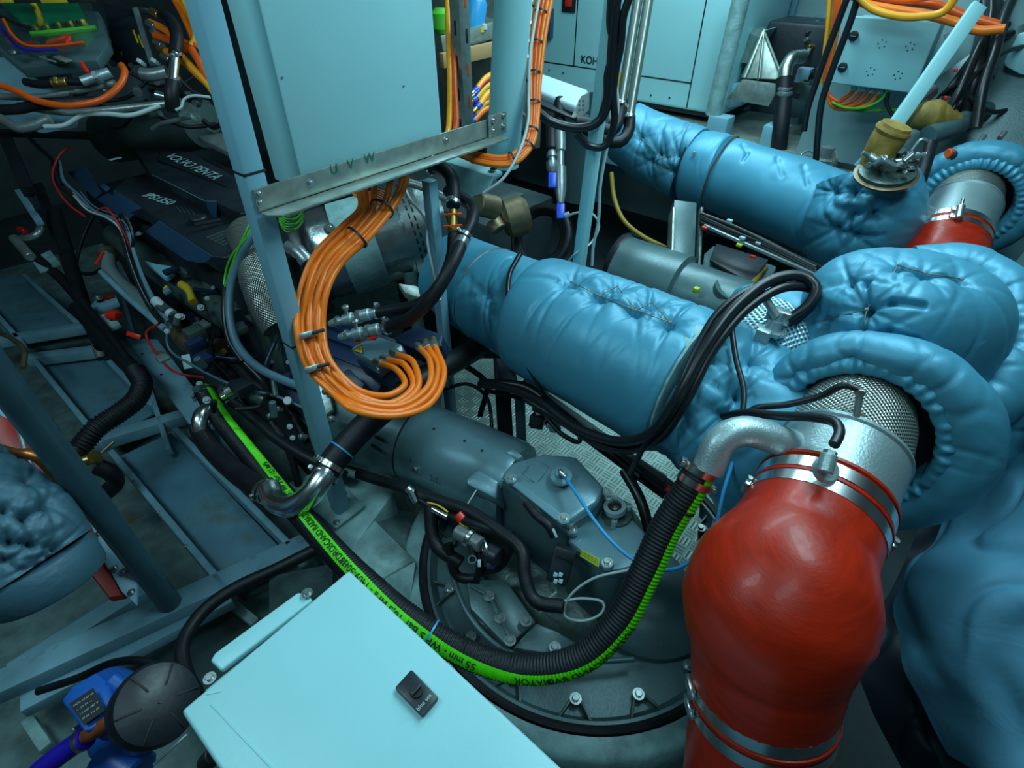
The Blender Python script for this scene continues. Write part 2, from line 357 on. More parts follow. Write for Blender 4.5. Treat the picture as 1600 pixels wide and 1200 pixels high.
def text_pts(s, bold=0.0):
    cu = bpy.data.curves.new('t', 'FONT'); cu.body = s; cu.size = 1.0; cu.offset = bold
    to = bpy.data.objects.new('t', cu); COL.objects.link(to); bpy.context.view_layer.update()
    dg = bpy.context.evaluated_depsgraph_get(); me = bpy.data.meshes.new_from_object(to.evaluated_get(dg))
    r = ([v.co.copy() for v in me.vertices], [list(p.vertices) for p in me.polygons])
    bpy.data.objects.remove(to); bpy.data.curves.remove(cu); bpy.data.meshes.remove(me); return r
def strip(name, a, b, wd, nrm, m, par, th=0.001):
    """thin raised bar on a surface"""
    a = V(a); b = V(b); d = (b-a); x, y, dd = basis(d, nrm)
    return box(name, (a+b)/2, (wd, th*2, d.length), m, par, th*0.3, ax=(x, y, dd))

# ---------------------------------------------------------------- quilted blanket displacement
def quilt(V_, N_, tufts, dimple=0.022, w=0.022, puff=0.012, reach=0.09, crease=0.006, clen=0.05, nz=0.006, nfreq=7.0, seed=1, grooves=(), gdep=0.008, gw=0.007):
    Vn = np.array([tuple(v) for v in V_]); Nn = np.array([tuple(v) for v in N_]); rng = np.random.RandomState(seed)
    h = np.zeros(len(Vn))
    for i, v in enumerate(Vn):
        q = Vector(v)*nfreq; h[i] += nz*0.75*noise.noise(q)+nz*0.12*noise.noise(q*2.6+Vector((seed, 3, 1)))
        h[i] -= nz*0.30*max(0, 1-abs(noise.noise(Vector((q.x*1.5+9, q.y*1.5, q.z*.6+seed))))*7)
    if len(tufts):
        T = np.array([tuple(t) for t in tufts]); d = np.linalg.norm(Vn[:, None]-T[None], axis=2); dm = d.min(1)
        h += puff*(1-np.exp(-(dm/reach*1.6)**2)) - dimple*np.exp(-(dm/w))
        for k in range(len(T)):
            dk = d[:, k]; sel = np.where(dk < clen*4)[0]
            if len(sel) == 0: continue
            c = sel[dk[sel].argmin()]; nn = Nn[c]; x, y, _ = basis(Vector(nn)); x = np.array(x); y = np.array(y)
            rel = Vn[sel]-T[k]; ang = np.arctan2(rel@y, rel@x); nc = rng.randint(6, 10)
            for a0 in (np.arange(nc)+rng.uniform(-0.3, 0.3, nc))*2*math.pi/nc+rng.uniform(0, 6):
                da = np.abs((ang-a0+math.pi) % (2*math.pi)-math.pi); cl = clen*rng.uniform(0.5, 2.0)
                lat = dk[sel]*np.sin(np.minimum(da, 1.5)); wdt = 0.0035+0.035*dk[sel]
                h[sel] -= crease*rng.uniform(0.7, 1.5)*np.exp(-(lat/wdt)**2)*(da < 1.2)*np.exp(-dk[sel]/cl)
    for g in grooves:
        g = [V(q) for q in g]
        for a, b in zip(g[:-1], g[1:]):
            a = np.array(a); b = np.array(b); ab = b-a; t = np.clip(((Vn-a)@ab)/(ab@ab), 0, 1); dd = np.linalg.norm(Vn-(a+t[:, None]*ab), axis=1)
            h -= gdep*np.exp(-(dd/gw)**2)
    return [Vector(v) for v in Vn+Nn*h[:, None]]
def pick(Vs, px, py, tol=22):
    """surface vertex seen nearest to an image point"""
    best = None; bs = 1e9
    for v in Vs:
        d = v-CAM; D = d.dot(FW)
        if D <= 0: continue
        x = 800+FPX*d.dot(RT)/D; y = 600-FPX*d.dot(UP)/D; e = math.hypot(x-px, y-py)+D*60
        if e < bs: bs = e; best = v
    return best
def lacing(tufts, par, pairs=None, r=0.0011):
    for a, b in (pairs or [(i, i+1) for i in range(len(tufts)-1)]):
        A = tufts[a]; B = tufts[b]; n = (CAM-A).normalized(); sweep('lacing_wire', [A-n*.006, (A+B)/2+n*.010, B-n*.006], r, BRONZE, par, n=6, step=.012)
def blanket_tube(name, path, radii, m, par, n=96, nl=110, tuftpx=(), extra=(), squash=None, lips=(), grooves=(), ends=0.0, **kw):
    p = Path(path, nl); vs = []; ns = []; N = p.n
    for i in range(N+1):
        t = p.tan[i]; x = p.X[i]; y = t.cross(x); s = p.L*i/N
        rr = float(np.interp(s, [0, p.L] if p.two else p.ctrl, radii)) if isinstance(radii, (list, tuple)) else radii
        if ends: rr *= (1-ends*(math.exp(-s/0.012)+math.exp(-(p.L-s)/0.012)))
        for (ls, la, lw) in lips: rr += la*math.exp(-((s-ls*p.L)/lw)**2)
        for j in range(n):
            a = 2*math.pi*j/n; d = x*math.cos(a)+y*math.sin(a)
            k = rr*(squash(s/p.L, d) if squash else 1); vs.append(p.pts[i]+d*k); ns.append(d)
    tufts = [pick(vs, *q) for q in tuftpx]+list(extra)
    gr = [[pick(vs, *q) for q in g] for g in grooves]
    vs = quilt(vs, ns, tufts, grooves=gr, **kw); fs = []
    for i in range(N):
        for j in range(n): fs.append([i*n+j, i*n+(j+1) % n, (i+1)*n+(j+1) % n, (i+1)*n+j])
    fs.append(list(range(n))[::-1]); fs.append([N*n+j for j in range(n)])
    o = mk(name, vs, fs, m, par); autosmooth(o, 75); o['_t'] = 0; del o['_t']
    return o, p, tufts
def tuft_buttons(tufts, par, m=None, r=0.004, inward=0.010, c=None):
    for t in tufts:
        d = (CAM-t).normalized(); cc = t-d*inward*0.6
        o = lathe('lacing_hook', [(0, r), (r*0.8, r), (r, r*0.5), (r, 0)], cc, d, m or STEELD, par, 8)
def ellipsoid(name, c, ax3, m, par, nu=120, nv=72, tuftpx=(), grooves=(), power=2.0, **kw):
    """ax3: three scaled axis vectors; superellipsoid"""
    c = V(c); A, B, C_ = ax3; vs = []; ns = []
    e = 2.0/power
    def sp(v): return math.copysign(abs(v)**e, v)
    for i in range(nv+1):
        th = math.pi*(i+0.001)/(nv+0.002)-math.pi/2
        for j in range(nu):
            ph = 2*math.pi*j/nu
            q = A*(sp(math.cos(th))*sp(math.cos(ph)))+B*(sp(math.cos(th))*sp(math.sin(ph)))+C_*sp(math.sin(th))
            vs.append(c+q); ns.append(q.normalized())
    tufts = [pick(vs, *q) for q in tuftpx]; gr = [[pick(vs, *q) for q in g] for g in grooves]
    vs = quilt(vs, ns, tufts, grooves=gr, **kw); fs = []
    for i in range(nv):
        for j in range(nu): fs.append([i*nu+j, i*nu+(j+1) % nu, (i+1)*nu+(j+1) % nu, (i+1)*nu+j])
    o = mk(name, vs, fs, m, par); return o, tufts
def cables(rows):
    for r in rows:
        name, label, cat, m, rad, pts = r[:6]; g = r[6] if len(r) > 6 else None
        o = sweep(name, pts, rad, m, None, n=10 if rad < 0.01 else 16, step=max(0.010, rad)); tag(o, label, cat, g)
# ================================================================ the compartment
def slab(name, c, s, m, bev=0.0): return struct(box(name, Vector(c), s, m, None, bev))
slab('floor', (1.2, 2.2, -0.05), (6.6, 8.4, 0.1), HULL)
slab('ceiling', (1.2, 2.2, 2.95), (6.6, 8.4, 0.1), WALLP)
slab('wall_right', (4.35, 2.2, 1.4), (0.1, 8.4, 3.0), WALLP)
slab('wall_left', (-2.05, 2.2, 1.4), (0.1, 8.4, 3.0), HULL)
slab('wall_back', (1.2, 6.35, 1.4), (6.6, 0.1, 3.0), HULL)
slab('wall_front', (1.2, -1.75, 1.4), (6.6, 0.5, 3.0), HULL)
# panel wall at the far right behind the cable box: battens and a pale pillar
for px in (1232, 1305):
    a = Xp(px, 40, 4.26); slab('trim_1', (4.28, a.y, 1.9), (0.05, 0.03, 1.6), WHITE2)
a = Xp(1180, 20, 4.2); slab('trim_2', (4.2, a.y, 1.7), (0.12, 0.20, 1.9), WHITE)
a = Xp(1308, 60, 3.9); slab('trim_3', (3.9, a.y, 1.7), (0.10, 0.11, 1.7), WHITE)

# ================================================================ left floor frame
fr = thing('floor_frame', 'blue-grey painted steel floor frame with long bays, left of the near engine', 'floor frame')
ZF = 0.35
def fb(a, b, wd, ht=0.06, z=ZF, m=FRAME):
    A = Zp(*a, z)-Vector((0, 0, ht/2)); B = Zp(*b, z)-Vector((0, 0, ht/2)); return beam('frame_beam', A, B, wd, ht, m, fr, None, 0.004)
fb((172, 703), (352, 918), 0.022); fb((272, 668), (452, 850), 0.022)
fb((52, 560), (158, 690), 0.022); fb((147, 540), (238, 632), 0.022)
fb((-60, 430), (30, 530), 0.022); fb((36, 428), (122, 505), 0.022)
fb((-20, 1072), (486, 842), 0.075, 0.05); fb((30, 1100), (360, 930), 0.05, 0.04, 0.30)
fb((100, 700), (300, 640), 0.055, 0.05); fb((40, 556), (206, 536), 0.05, 0.05); fb((-20, 530), (170, 500), 0.05, 0.05)
fb((190, 460), (262, 700), 0.02, 0.04)
for poly in ([(180, 716), (268, 676), (440, 858), (350, 905)], [(62, 565), (150, 545), (250, 640), (165, 690)], [(-50, 440), (34, 432), (118, 508), (10, 526)]):
    prism('bay_plate', [Zp(*q, 0.28) for q in poly], (0, 0, -0.01), BAYP, fr, 0.002)
for q in ((208, 752), (247, 800), (290, 853)): bolt(Zp(*q, ZF), (0, 0, 1), 0.004, fr)
# sloped painted hull between the beams
g = prism('hull_plating', [Zp(-400, 1300, 0.12), Zp(-300, 500, 0.12), Zp(160, 380, 0.12), Zp(620, 900, 0.12), Zp(700, 1400, 0.12)], (0, 0, -0.03), GRP, None)
tag(g, 'stained grey-green painted hull bottom seen between the floor frame bays', 'hull plating', kind='structure'); g.name = 'trim_4'
# web plates under the crossbeams
for a, b in (((100, 1130), (400, 1010)), ((120, 740), (290, 660))):
    pass

# ================================================================ engine bearer (near)
bear = thing('engine_bearer', 'pale painted engine bearer running under the near engine to the drive ring', 'engine bearer')
zb = 0.55
prism('bearer_top', [Vector((0.40, 0.93, zb)), Vector((0.62, 1.0, zb)), Vector((0.62, 1.22, zb)), Vector((0.40, 1.30, zb))], (0, 0, -0.35), BEDW, bear, 0.006)
prism('bearer_top', [Zp(483, 795, zb), Zp(552, 778, zb), Zp(650, 876, zb-0.02), Zp(600, 905, zb-0.03), Zp(560, 905, zb)], (0, 0, -0.05), BEDW, bear, 0.006)
prism('sloping_web', [Zp(548, 776, zb), Zp(640, 800, 0.40), Zp(700, 790, 0.3), Zp(650, 880, zb-0.06)], (0, 0, -0.02), GRP, bear, 0.002)
prism('gusset', [Zp(600, 905, zb-0.03), Zp(650, 876, zb-0.02), Zp(640, 940, zb-0.05), Zp(618, 960, zb-0.1)], (0, 0, -0.03), BEDW, bear, 0.003)
prism('bearer_flange', [Zp(196, 527, 0.5), Zp(246, 530, 0.5), Zp(345, 660, 0.5), Zp(300, 668, 0.5)], (0, 0, -0.03), FRAME, bear, 0.004)
beam('bearer_side', Vector((0.44, 1.35, 0.42)), Vector((0.44, 3.4, 0.40)), 0.02, 0.12, FRAME, bear)
for q in ((222, 553), (252, 585)): cyl('bolt_hole', Zp(*q, 0.501)-Vector((0, 0, .004)), Zp(*q, 0.5012), 0.006, INK, bear, 12)
prism('foot_plate', [Zp(497, 800, zb+.006), Zp(545, 785, zb+.006), Zp(551, 800, zb+.006), Zp(525, 821, zb+.006)], (0, 0, -0.006), BEDW, bear, 0.002)
prism('side_plate', [Zp(640, 700, 0.32), Zp(740, 755, 0.30), Zp(680, 830, 0.30), Zp(575, 805, 0.32)], (0, 0, -0.02), CASTD, bear, 0.003)

# ================================================================ tread plate walkway between the units
def uvplate(name, poly, z, th, m):
    vs = [Zp(*q, z) for q in poly]; n = len(vs)
    v2 = vs+[v-Vector((0, 0, th)) for v in vs]
    fs = [list(range(n))]+[list(range(n, 2*n))[::-1]]+[[i, i+n, (i+1) % n+n, (i+1) % n] for i in range(n)]
    return mk(name, v2, [f[::-1] for f in fs], m, None, False, uvs=[(v.x, v.y) for v in v2])
tp = uvplate('tread_plate', [(690, 560), (880, 560), (1100, 700), (1085, 905), (900, 880), (690, 660)], 0.55, 0.012, TREAD)
tag(tp, 'aluminium tread plate walkway under the big near exhaust duct', 'tread plate')

# ================================================================ ledge and bearer below the generator
lg = thing('ledge', 'white-grey steel ledge carrying the generator at the far side', 'ledge')
box('ledge_plate', Vector((3.45, 2.0, 1.02)), (0.75, 2.9, 0.05), GALV, lg)
box('ledge_web', Vector((3.10, 1.35, 0.90)), (0.03, 1.0, 0.22), WHITE2, lg)
for y in (0.9, 3.3): box('ledge_leg', Vector((3.5, y, 0.5)), (0.08, 0.08, 1.0), CASTD, lg)
box('ledge_lip', Vector((3.075, 2.0, 1.045)), (0.02, 2.9, 0.02), STEELD, lg)
for y in (0.95, 1.25): box('mount_pad', Vector((3.2, y-0.05, 1.09)), (0.10, 0.11, 0.10), WHITE2, lg)
l2 = thing('longitudinal_beam', 'grey steel beam with a lipped top below the small right cabinet', 'beam')
bA = Xp(1150, 190, 3.0); bB = Xp(1430, 235, 2.75)
beam('web', Vector((3.0, 0.98, 0.93)), Vector((2.86, -0.4, 0.93)), 0.04, 0.22, CASTL, l2)
beam('lip', Vector((2.98, 0.98, 1.05)), Vector((2.84, -0.4, 1.05)), 0.09, 0.02, STEELD, l2)
yw = Xp(1268, 168, 3.13).y; slab('trim_5', (3.13, yw-1.2, 1.85), (0.05, 2.4, 1.6), WALLP)
pl = prism('bulk', [Xp(q[0], q[1], q[2]) for q in ((1400, 235, 2.75), (1440, 140, 2.98), (1500, 95, 3.04), (1545, 62, 3.06), (1640, 20, 3.06), (1700, 260, 2.8))], (0.04, 0, 0), CASTG, None, 0.003)
tag(pl, 'grey sloping hull panel at the upper right corner', 'panel'); pl.name = 'hull_panel'
pp = prism('access_cover', [Xp(q[0], q[1], 2.96) for q in ((1568, 98), (1590, 54), (1596, 51), (1645, 50), (1645, 122), (1594, 117), (1572, 105))], (0.02, 0, 0), WHITE, None, 0.008, 3)
tag(pp, 'pale blue rounded access cover at the upper right edge', 'cover')
# ================================================================ near left post with the upper cabinet and its bracket
EX = Vector((1, 0, 0)); EY = Vector((0, 1, 0)); EZ = Vector((0, 0, 1))
PB = Zp(533, 797, 0.556)
post = thing('steel_post', 'pale blue square steel post in front of the near engine, carrying the bracket', 'post')
PT = P(316, 0, 0.865); PD = (PT-PB).normalized(); beam('post_tube', PB, PB+PD*1.9, 0.043, 0.043, WHITE2, post, EY, 0.006)
def pc(z): return PB+PD*((z-PB.z)/PD.z)
box('foot', Vector((PB.x, PB.y, 0.562)), (0.11, 0.10, 0.010), BEDW, post, 0.003)
for sx, sy in ((-.04, -.035), (.04, .035)): bolt(Vector((PB.x+sx, PB.y+sy, 0.567)), EZ, 0.006, post)
def bandz(z, par, c, s=0.0285, m=BLACKP, h=0.005):
    poly = [Vector((c.x-s, c.y-s, z)), Vector((c.x+s, c.y-s, z)), Vector((c.x+s, c.y+s, z)), Vector((c.x-s, c.y+s, z))]
    return prism('cable_tie', poly, (0, 0, h), m, par, 0.001)
bandz(1.555, post, pc(1.555), .0225); bandz(1.17, post, pc(1.17), .0225)
# bracket: an angle iron
brk = thing('angle_bracket', 'bare metal angle bracket bolted across the post under the upper white cabinet', 'bracket')
A = P(403, 302, 1.05); zA = A.z; yb = pc(1.5).y-0.028; x0 = Yp(398, 305, yb).x; x1 = Yp(775, 205, yb).x
zt = Yp(398, 296, yb).z; zl = Yp(402, 333, yb).z
prism('upright_leg', [Vector((x0, yb, zl)), Vector((x1, yb, zl)), Vector((x1, yb, zt)), Vector((x0, yb, zt))], (0, 0.005, 0), GALV, brk, 0.001)
prism('flat_leg', [Vector((x0, yb-0.002, zl)), Vector((x1, yb-0.002, zl)), Vector((x1, yb-0.045, zl)), Vector((x0+0.02, yb-0.045, zl)), Vector((x0, yb-0.02, zl))], (0, 0, -0.005), GALV, brk, 0.001)
for px, py in ((404, 303), (406, 317), (485, 286), (697, 219)): bolt(Yp(px, py, yb), -EY, 0.005, brk)
for s, px, py in (('U', 517, 273), ('V', 544, 265), ('W', 570, 256)):
    o = Yp(px, py, yb-0.001); text('marker_letter', s, o, EX, EZ, 0.020, INKG, brk)
ep = thing('end_plate', 'small bolted steel plate joining the angle bracket to the white column', 'bracket')
xe = x1
prism('plate', [Vector((xe-0.035, yb-0.008, zl+0.0)), Vector((xe+0.035, yb-0.008, zl)), Vector((xe+0.035, yb-0.008, zt+0.01)), Vector((xe-0.035, yb-0.008, zt+0.01))], (0, 0.006, 0), GALV, ep, 0.002)
for dx, dz in ((-.02, .015), (.02, .018), (-.02, .04), (.02, .045)): bolt(Vector((xe+dx, yb-0.008, zl+dz)), -EY, 0.005, ep)
# upper cabinet
uc = thing('upper_cabinet', 'large white enclosure above the bracket at the top centre', 'cabinet')
yc = yb+0.012; cx0 = Yp(469, 270, yc).x; cx1 = Yp(692, 215, yc).x; cz0 = zl+0.006
box('cabinet_body', Vector(((cx0+cx1)/2, yc+0.056, (cz0+2.45)/2)), (cx1-cx0, 0.11, 2.45-cz0), WHITE, uc, 0.004)
for px, py in ((441, 121), (631, 134), (432, 258), (693, 192), (690, 78)):
    q = Yp(px, py, yc)
    if cx0 < q.x < cx1: cyl('blind_rivet', q+EY*0.001, q-EY*0.0012, 0.0022, STEELD, uc, 10)
# white column, slotted strut, thin posts
def post_at(name, label, px, py, D, s, z0, z1, m, bev=0.006, cat='post'):
    c = P(px, py, D); o = box(name, Vector((c.x, c.y, (z0+z1)/2)), (s, s, z1-z0), m, None, bev, seg=3); tag(o, label, cat); return o, c
cc = Vector((xe+0.058, yb+0.03, 0))
ca = P(785, 258, 1.60); cb_ = P(806, -60, 1.30); o = lathe('white_column', [(0, 0.047), ((cb_-ca).length*2.0, 0.047)], ca, cb_-ca, WHITE, None, 32); tag(o, 'thick pale column right of the upper cabinet with orange cables beside it', 'column')
ss = thing('slotted_strut', 'slotted metal strut channel between the upper cabinet and the white column', 'strut')
c = P(722, 100, 1.62); box('strut_channel', Vector((c.x, c.y, 1.975)), (0.04, 0.04, 1.25), GALV, ss, 0.003)
for k in range(9):
    z = 1.42+0.085*k
    box('slot', Vector((c.x+0.004, c.y-0.0202, z)), (0.007, 0.003, 0.035), ORANGED if k % 3 else INK, ss, 0.0005)
    box('slot', Vector((c.x-0.0202, c.y, z+0.02)), (0.003, 0.007, 0.035), INK, ss, 0.0005)
tq = P(905, 412, 1.78)
tt0 = P(958, 0, 1.336); td = tt0-tq; o = beam('thin_post', tq-td*1.2, tq+td*1.7, 0.034, 0.034, WHITE, None, EY, 0.005); tag(o, 'slim pale post behind the near duct with a thin white cable looped on it', 'post')
tq2 = Vector((tq.x-0.0225, tq.y, 0))
# left thin support (665..700, 300..520)
t2 = P(682, 400, 1.52)
o = box('thin_post', Vector((t2.x, t2.y, 0.92)), (0.030, 0.030, 1.0), WHITE2, None, 0.004); tag(o, 'short pale square post between the dark exhaust can and the near duct', 'post')

# ================================================================ lower cabinet
lc = thing('lower_cabinet', 'white enclosure seen from above at the bottom centre with a black rotary switch', 'cabinet')
LZ = 1.0; L1 = Zp(545, 890, LZ); L2 = Zp(283, 1112, LZ)
lx0, lx1, ly1, ly0 = L2.x, L1.x, L1.y, -0.25
box('door_panel', Vector(((lx0+lx1)/2, (ly0+ly1)/2, LZ-0.012)), (lx1-lx0, ly1-ly0, 0.024), WHITE, lc, 0.006, seg=3)
box('cabinet_body', Vector(((lx0+lx1)/2+0.01, (ly0+ly1)/2-0.01, LZ-0.14)), (lx1-lx0-0.03, ly1-ly0-0.03, 0.22), WHITE2, lc, 0.004)
box('mounting_flange', Vector(((lx0+lx1)/2-0.02, ly1+0.018, LZ-0.06)), (0.20, 0.035, 0.012), WHITE, lc, 0.003)
prism('mounting_lug', [Zp(328, 1032, LZ-0.03), Zp(335, 1020, LZ-0.03), Zp(465, 925, LZ-0.03), Zp(482, 928, LZ-0.03), Zp(488, 938, LZ-0.03), Zp(345, 1048, LZ-0.03)], (0, 0, -0.012), WHITE, lc, 0.004, 3)
for q in ((328, 1060), (480, 927)):
    bolt(Zp(*q, LZ-0.025), EZ, 0.006, lc)
strip('raised_border', Zp(330, 1100, LZ), Zp(430, 1205, LZ), 0.003, EZ, WHITE, lc, 0.0012)
strip('raised_border', Zp(322, 1085, LZ), Zp(345, 1080, LZ), 0.003, EZ, WHITE, lc, 0.0012)
sw = thing('rotary_switch', 'small black rotary battery switch panel on the lower white cabinet', 'switch')
S = [Zp(*q, LZ) for q in ((644, 1050), (686, 1094), (661, 1124), (618, 1079))]
prism('switch_plate', S, (0, 0, 0.012), BLACKM, sw, 0.003)
ctr = (S[0]+S[1]+S[2]+S[3])/4+EZ*0.012
sx = (S[1]-S[0]).normalized(); sy = (S[0]-S[3]).normalized()
cyl('dial', ctr, ctr+EZ*0.004, 0.010, INK, sw, 20)
box('switch_knob', ctr+EZ*0.007, (0.006, 0.018, 0.008), BLACKP, sw, 0.002, ax=(sx, sy, EZ))
# printed maker name, reads from the lower edge upwards
text('printed_word', 'blue sea', ctr+sx*0.022-sy*0.016, sy, -sx, 0.006, PRINT, sw)
hb = cyl('cabinet_latch', Zp(322, 1192, 0.9), Zp(336, 1178, 0.93), 0.014, BLACKP, lc, 16)

# ================================================================ near exhaust duct: lagged in silver blankets
d1 = thing('near_exhaust_duct', 'big silver-blue lagged exhaust duct running across the centre', 'exhaust duct')
DM = dict(w=0.014, reach=0.10, dimple=0.018)
dpath = [P(700, 432, 1.80), P(760, 455, 1.70), P(830, 490, 1.60), P(960, 545, 1.44), P(1085, 612, 1.32)]
s1, pth, t = blanket_tube('smooth_blanket', [P(705, 428, 1.80), P(780, 468, 1.68), P(850, 500, 1.575)], [0.135, 0.148, 0.155], BLKS, d1, nz=0.006, nfreq=6, seed=3,
    tuftpx=((757, 457),), puff=0.0, grooves=(((800, 400), (762, 470), (765, 510)), ((757, 480), (790, 515), (800, 560))), gdep=0.006, gw=0.006)
cyl('grommet', P(822, 427, 1.49), P(823, 424, 1.475), 0.006, STEELD, d1, 12)
s2, pth2, t = blanket_tube('quilted_blanket', [P(838, 494, 1.59), P(950, 542, 1.45), P(1075, 603, 1.33)], [0.158, 0.168, 0.172], BLK, d1, n=150, nl=150, nz=0.004, nfreq=5, seed=5,
    tuftpx=((893, 440), (938, 461), (994, 485), (1049, 504), (1018, 471), (965, 447)), puff=0.016, dimple=0.026, crease=0.009, clen=0.055, w=0.016,
    grooves=(((893, 440), (938, 461)), ((938, 461), (994, 485)), ((994, 485), (1049, 504)), ((905, 432), (938, 461)), ((965, 447), (994, 485)), ((1018, 471), (1049, 504))), gdep=0.004, gw=0.005, ends=0.04)
tuft_buttons(t[:4], s2); lacing(t, s2, [(0, 1), (1, 2), (2, 3), (1, 5), (5, 2), (2, 4), (4, 3)])
bp2 = Path([pth2.at(pth2.L-.012), pth2.at(pth2.L+.0)+pth2.tat(pth2.L-.01)*.012])
lathe('lacing_strip', [(-.012, .170), (-.010, .1765), (.010, .1775), (.012, .170)], pth2.at(pth2.L-.004), pth2.tat(pth2.L-.01), BEDW, s2, 96, rmod=lambda a, s: 1+.006*math.sin(23*a))
# edge piping / lacing wire along the blanket joins
def hoop(par, pth, s, r, m=BRONZE, th=0.003, name='lacing_wire'):
    c = pth.at(s); ax = pth.tat(s); return lathe(name, [(-th, r), (0, r+th), (th, r), (0, r-th), (-th, r)], c, ax, m, par, 80)
hoop(s2, pth2, 0.004, 0.156); hoop(s1, pth, pth.L*0.45, 0.146, BRONZE, 0.002)
s3, pth3, t3 = blanket_tube('end_blanket', [P(1078, 600, 1.34), P(1140, 640, 1.30), P(1190, 690, 1.27), P(1215, 770, 1.30)], [0.178, 0.185, 0.17, 0.13], BLK, d1, n=130, nl=110, nz=0.010, nfreq=7, seed=8,
    tuftpx=((1055, 655), (1125, 652), (1090, 560), (1150, 620), (1030, 720), (1180, 560)), puff=0.014, dimple=0.022, crease=0.009, clen=0.05)
# hanging flap of the blanket end
# mesh covered inspection spot with fitting
mc, _p, _t = blanket_tube('mesh_patch_blanket', [P(1140, 580, 1.40), P(1218, 522, 1.36), P(1245, 480, 1.42)], [0.12, 0.150, 0.09], BLK, d1, n=90, nl=70, nz=0.008, seed=12)
def disc_patch(name, c, nrm, r, m, par, dome=0.02, n=48):
    c = V(c); x, y, d = basis(nrm); vs = [c+d*dome]; uv = [(0, 0)]; fs = []; K = 8
    for k in range(1, K+1):
        for j in range(n):
            a = 2*math.pi*j/n; rr = r*k/K; p = x*(rr*math.cos(a))+y*(rr*math.sin(a))
            vs.append(c+p+d*(dome*(1-(k/K)**2))); uv.append((rr*math.cos(a), rr*math.sin(a)))
    for j in range(n): fs.append([0, 1+j, 1+(j+1) % n])
    for k in range(K-1):
        for j in range(n): fs.append([1+k*n+j, 1+(k+1)*n+j, 1+(k+1)*n+(j+1) % n, 1+k*n+(j+1) % n])
    return mk(name, vs, fs, m, par, True, uv)
mp = disc_patch('mesh_patch', P(1208, 508, 1.235), (CAM-P(1208, 508, 1.235)).normalized()*0.7+EZ*0.8, 0.088, MESHS, d1, 0.03)
fit = thing('coolant_fitting', 'metal elbow fitting with flanges on the mesh patch of the near duct', 'fitting')
q0 = P(1205, 520, 1.20)
lathe('flange', [(0, .03), (.008, .03), (.008, .016), (.03, .016), (.03, .011), (.05, .011)], q0, EZ+EX*0.2, ALUR, fit, 20)
cyl('elbow_stub', q0+EZ*0.04, q0+Vector((0.01, 0.06, 0.09)), 0.009, STEELD, fit, 16)
box('clamp_block', q0+EZ*0.035+EX*0.02, (0.022, 0.05, 0.03), STEELD, fit, 0.004)
box('clamp_block', P(1190, 530, 1.19), (0.02, 0.03, 0.05), ALUR, fit, 0.004)
for k in range(3): bolt(q0+Vector((0.03*math.cos(k*2.1), 0.03*math.sin(k*2.1), 0.01)), EZ, 0.004, fit)

# near riser elbow: the big domed blanket
dm = thing('near_riser_blanket', 'big puffy silver-blue quilted blanket over the near exhaust elbow, at the right', 'insulation blanket')
dc = P(1398, 520, 1.20)
Aax = (RT*0.99+FW*0.15).normalized()*0.185; Bax = Vector(UP*0.86-FW*0.5).normalized(); Cax = Aax.normalized().cross(Bax)
body, tt = ellipsoid('dome_blanket', dc, (Aax, Bax*0.165, Cax*0.155), BLK, dm, 250, 150, power=2.7, nz=0.005, nfreq=5, seed=21,
    tuftpx=((1354, 483), (1345, 530), (1406, 414), (1446, 427), (1502, 437), (1285, 503), (1312, 560), (1325, 437)),
    puff=0.012, dimple=0.016, w=0.012, crease=0.006, clen=0.05, grooves=(((1354, 483), (1345, 530)), ((1354, 483), (1395, 473), (1440, 480)), ((1345, 530), (1390, 518), (1430, 532), (1470, 570)), ((1354, 483), (1352, 440), (1406, 414)), ((1406, 414), (1446, 427), (1502, 437)), ((1285, 503), (1354, 483)), ((1312, 560), (1345, 530)), ((1285, 503), (1312, 560)), ((1325, 437), (1354, 483))), gdep=0.014, gw=0.006)
tuft_buttons(tt[:5], body); lacing(tt, body, [(0, 1), (2, 3), (3, 4), (0, 2), (5, 0)])
# ring of cushions round the right hand side
cush = [(1505, 432, 1.20), (1545, 462, 1.17), (1562, 510, 1.14), (1560, 560, 1.12), (1535, 615, 1.12), (1490, 655, 1.14)]
cb, _p, t4 = blanket_tube('side_cushion', [P(1420, 425, 1.27)]+[P(x, y, D+0.03) for x, y, D in cush]+[P(1450, 690, 1.15)], [0.05, 0.06, 0.066, 0.068, 0.068, 0.066, 0.06, 0.05], BLK, dm, n=80, nl=150,
    nz=0.006, nfreq=9, seed=31, tuftpx=((1505, 440), (1538, 470), (1508, 515), (1552, 487), (1578, 525), (1528, 580), (1465, 612)), puff=0.010, dimple=0.020, crease=0.007, clen=0.035,
    grooves=(((1538, 470), (1508, 515)), ((1552, 487), (1590, 500)), ((1508, 515), (1580, 530)), ((1508, 515), (1465, 565))), gdep=0.013, gw=0.009)
tuft_buttons(t4[:6], cb); lacing(t4, cb, [(0, 1), (1, 2), (1, 3), (2, 5), (5, 6)])
# lower skirt of cushions going down behind the collar
sk, _p, _t = blanket_tube('lower_cushion', [P(1535, 620, 1.22), P(1525, 690, 1.25), P(1490, 760, 1.28)], [0.085, 0.08, 0.06], BLK, dm, n=70, nl=70, nz=0.010, nfreq=7, seed=33, tuftpx=((1480, 640), (1530, 660)), puff=0.01)

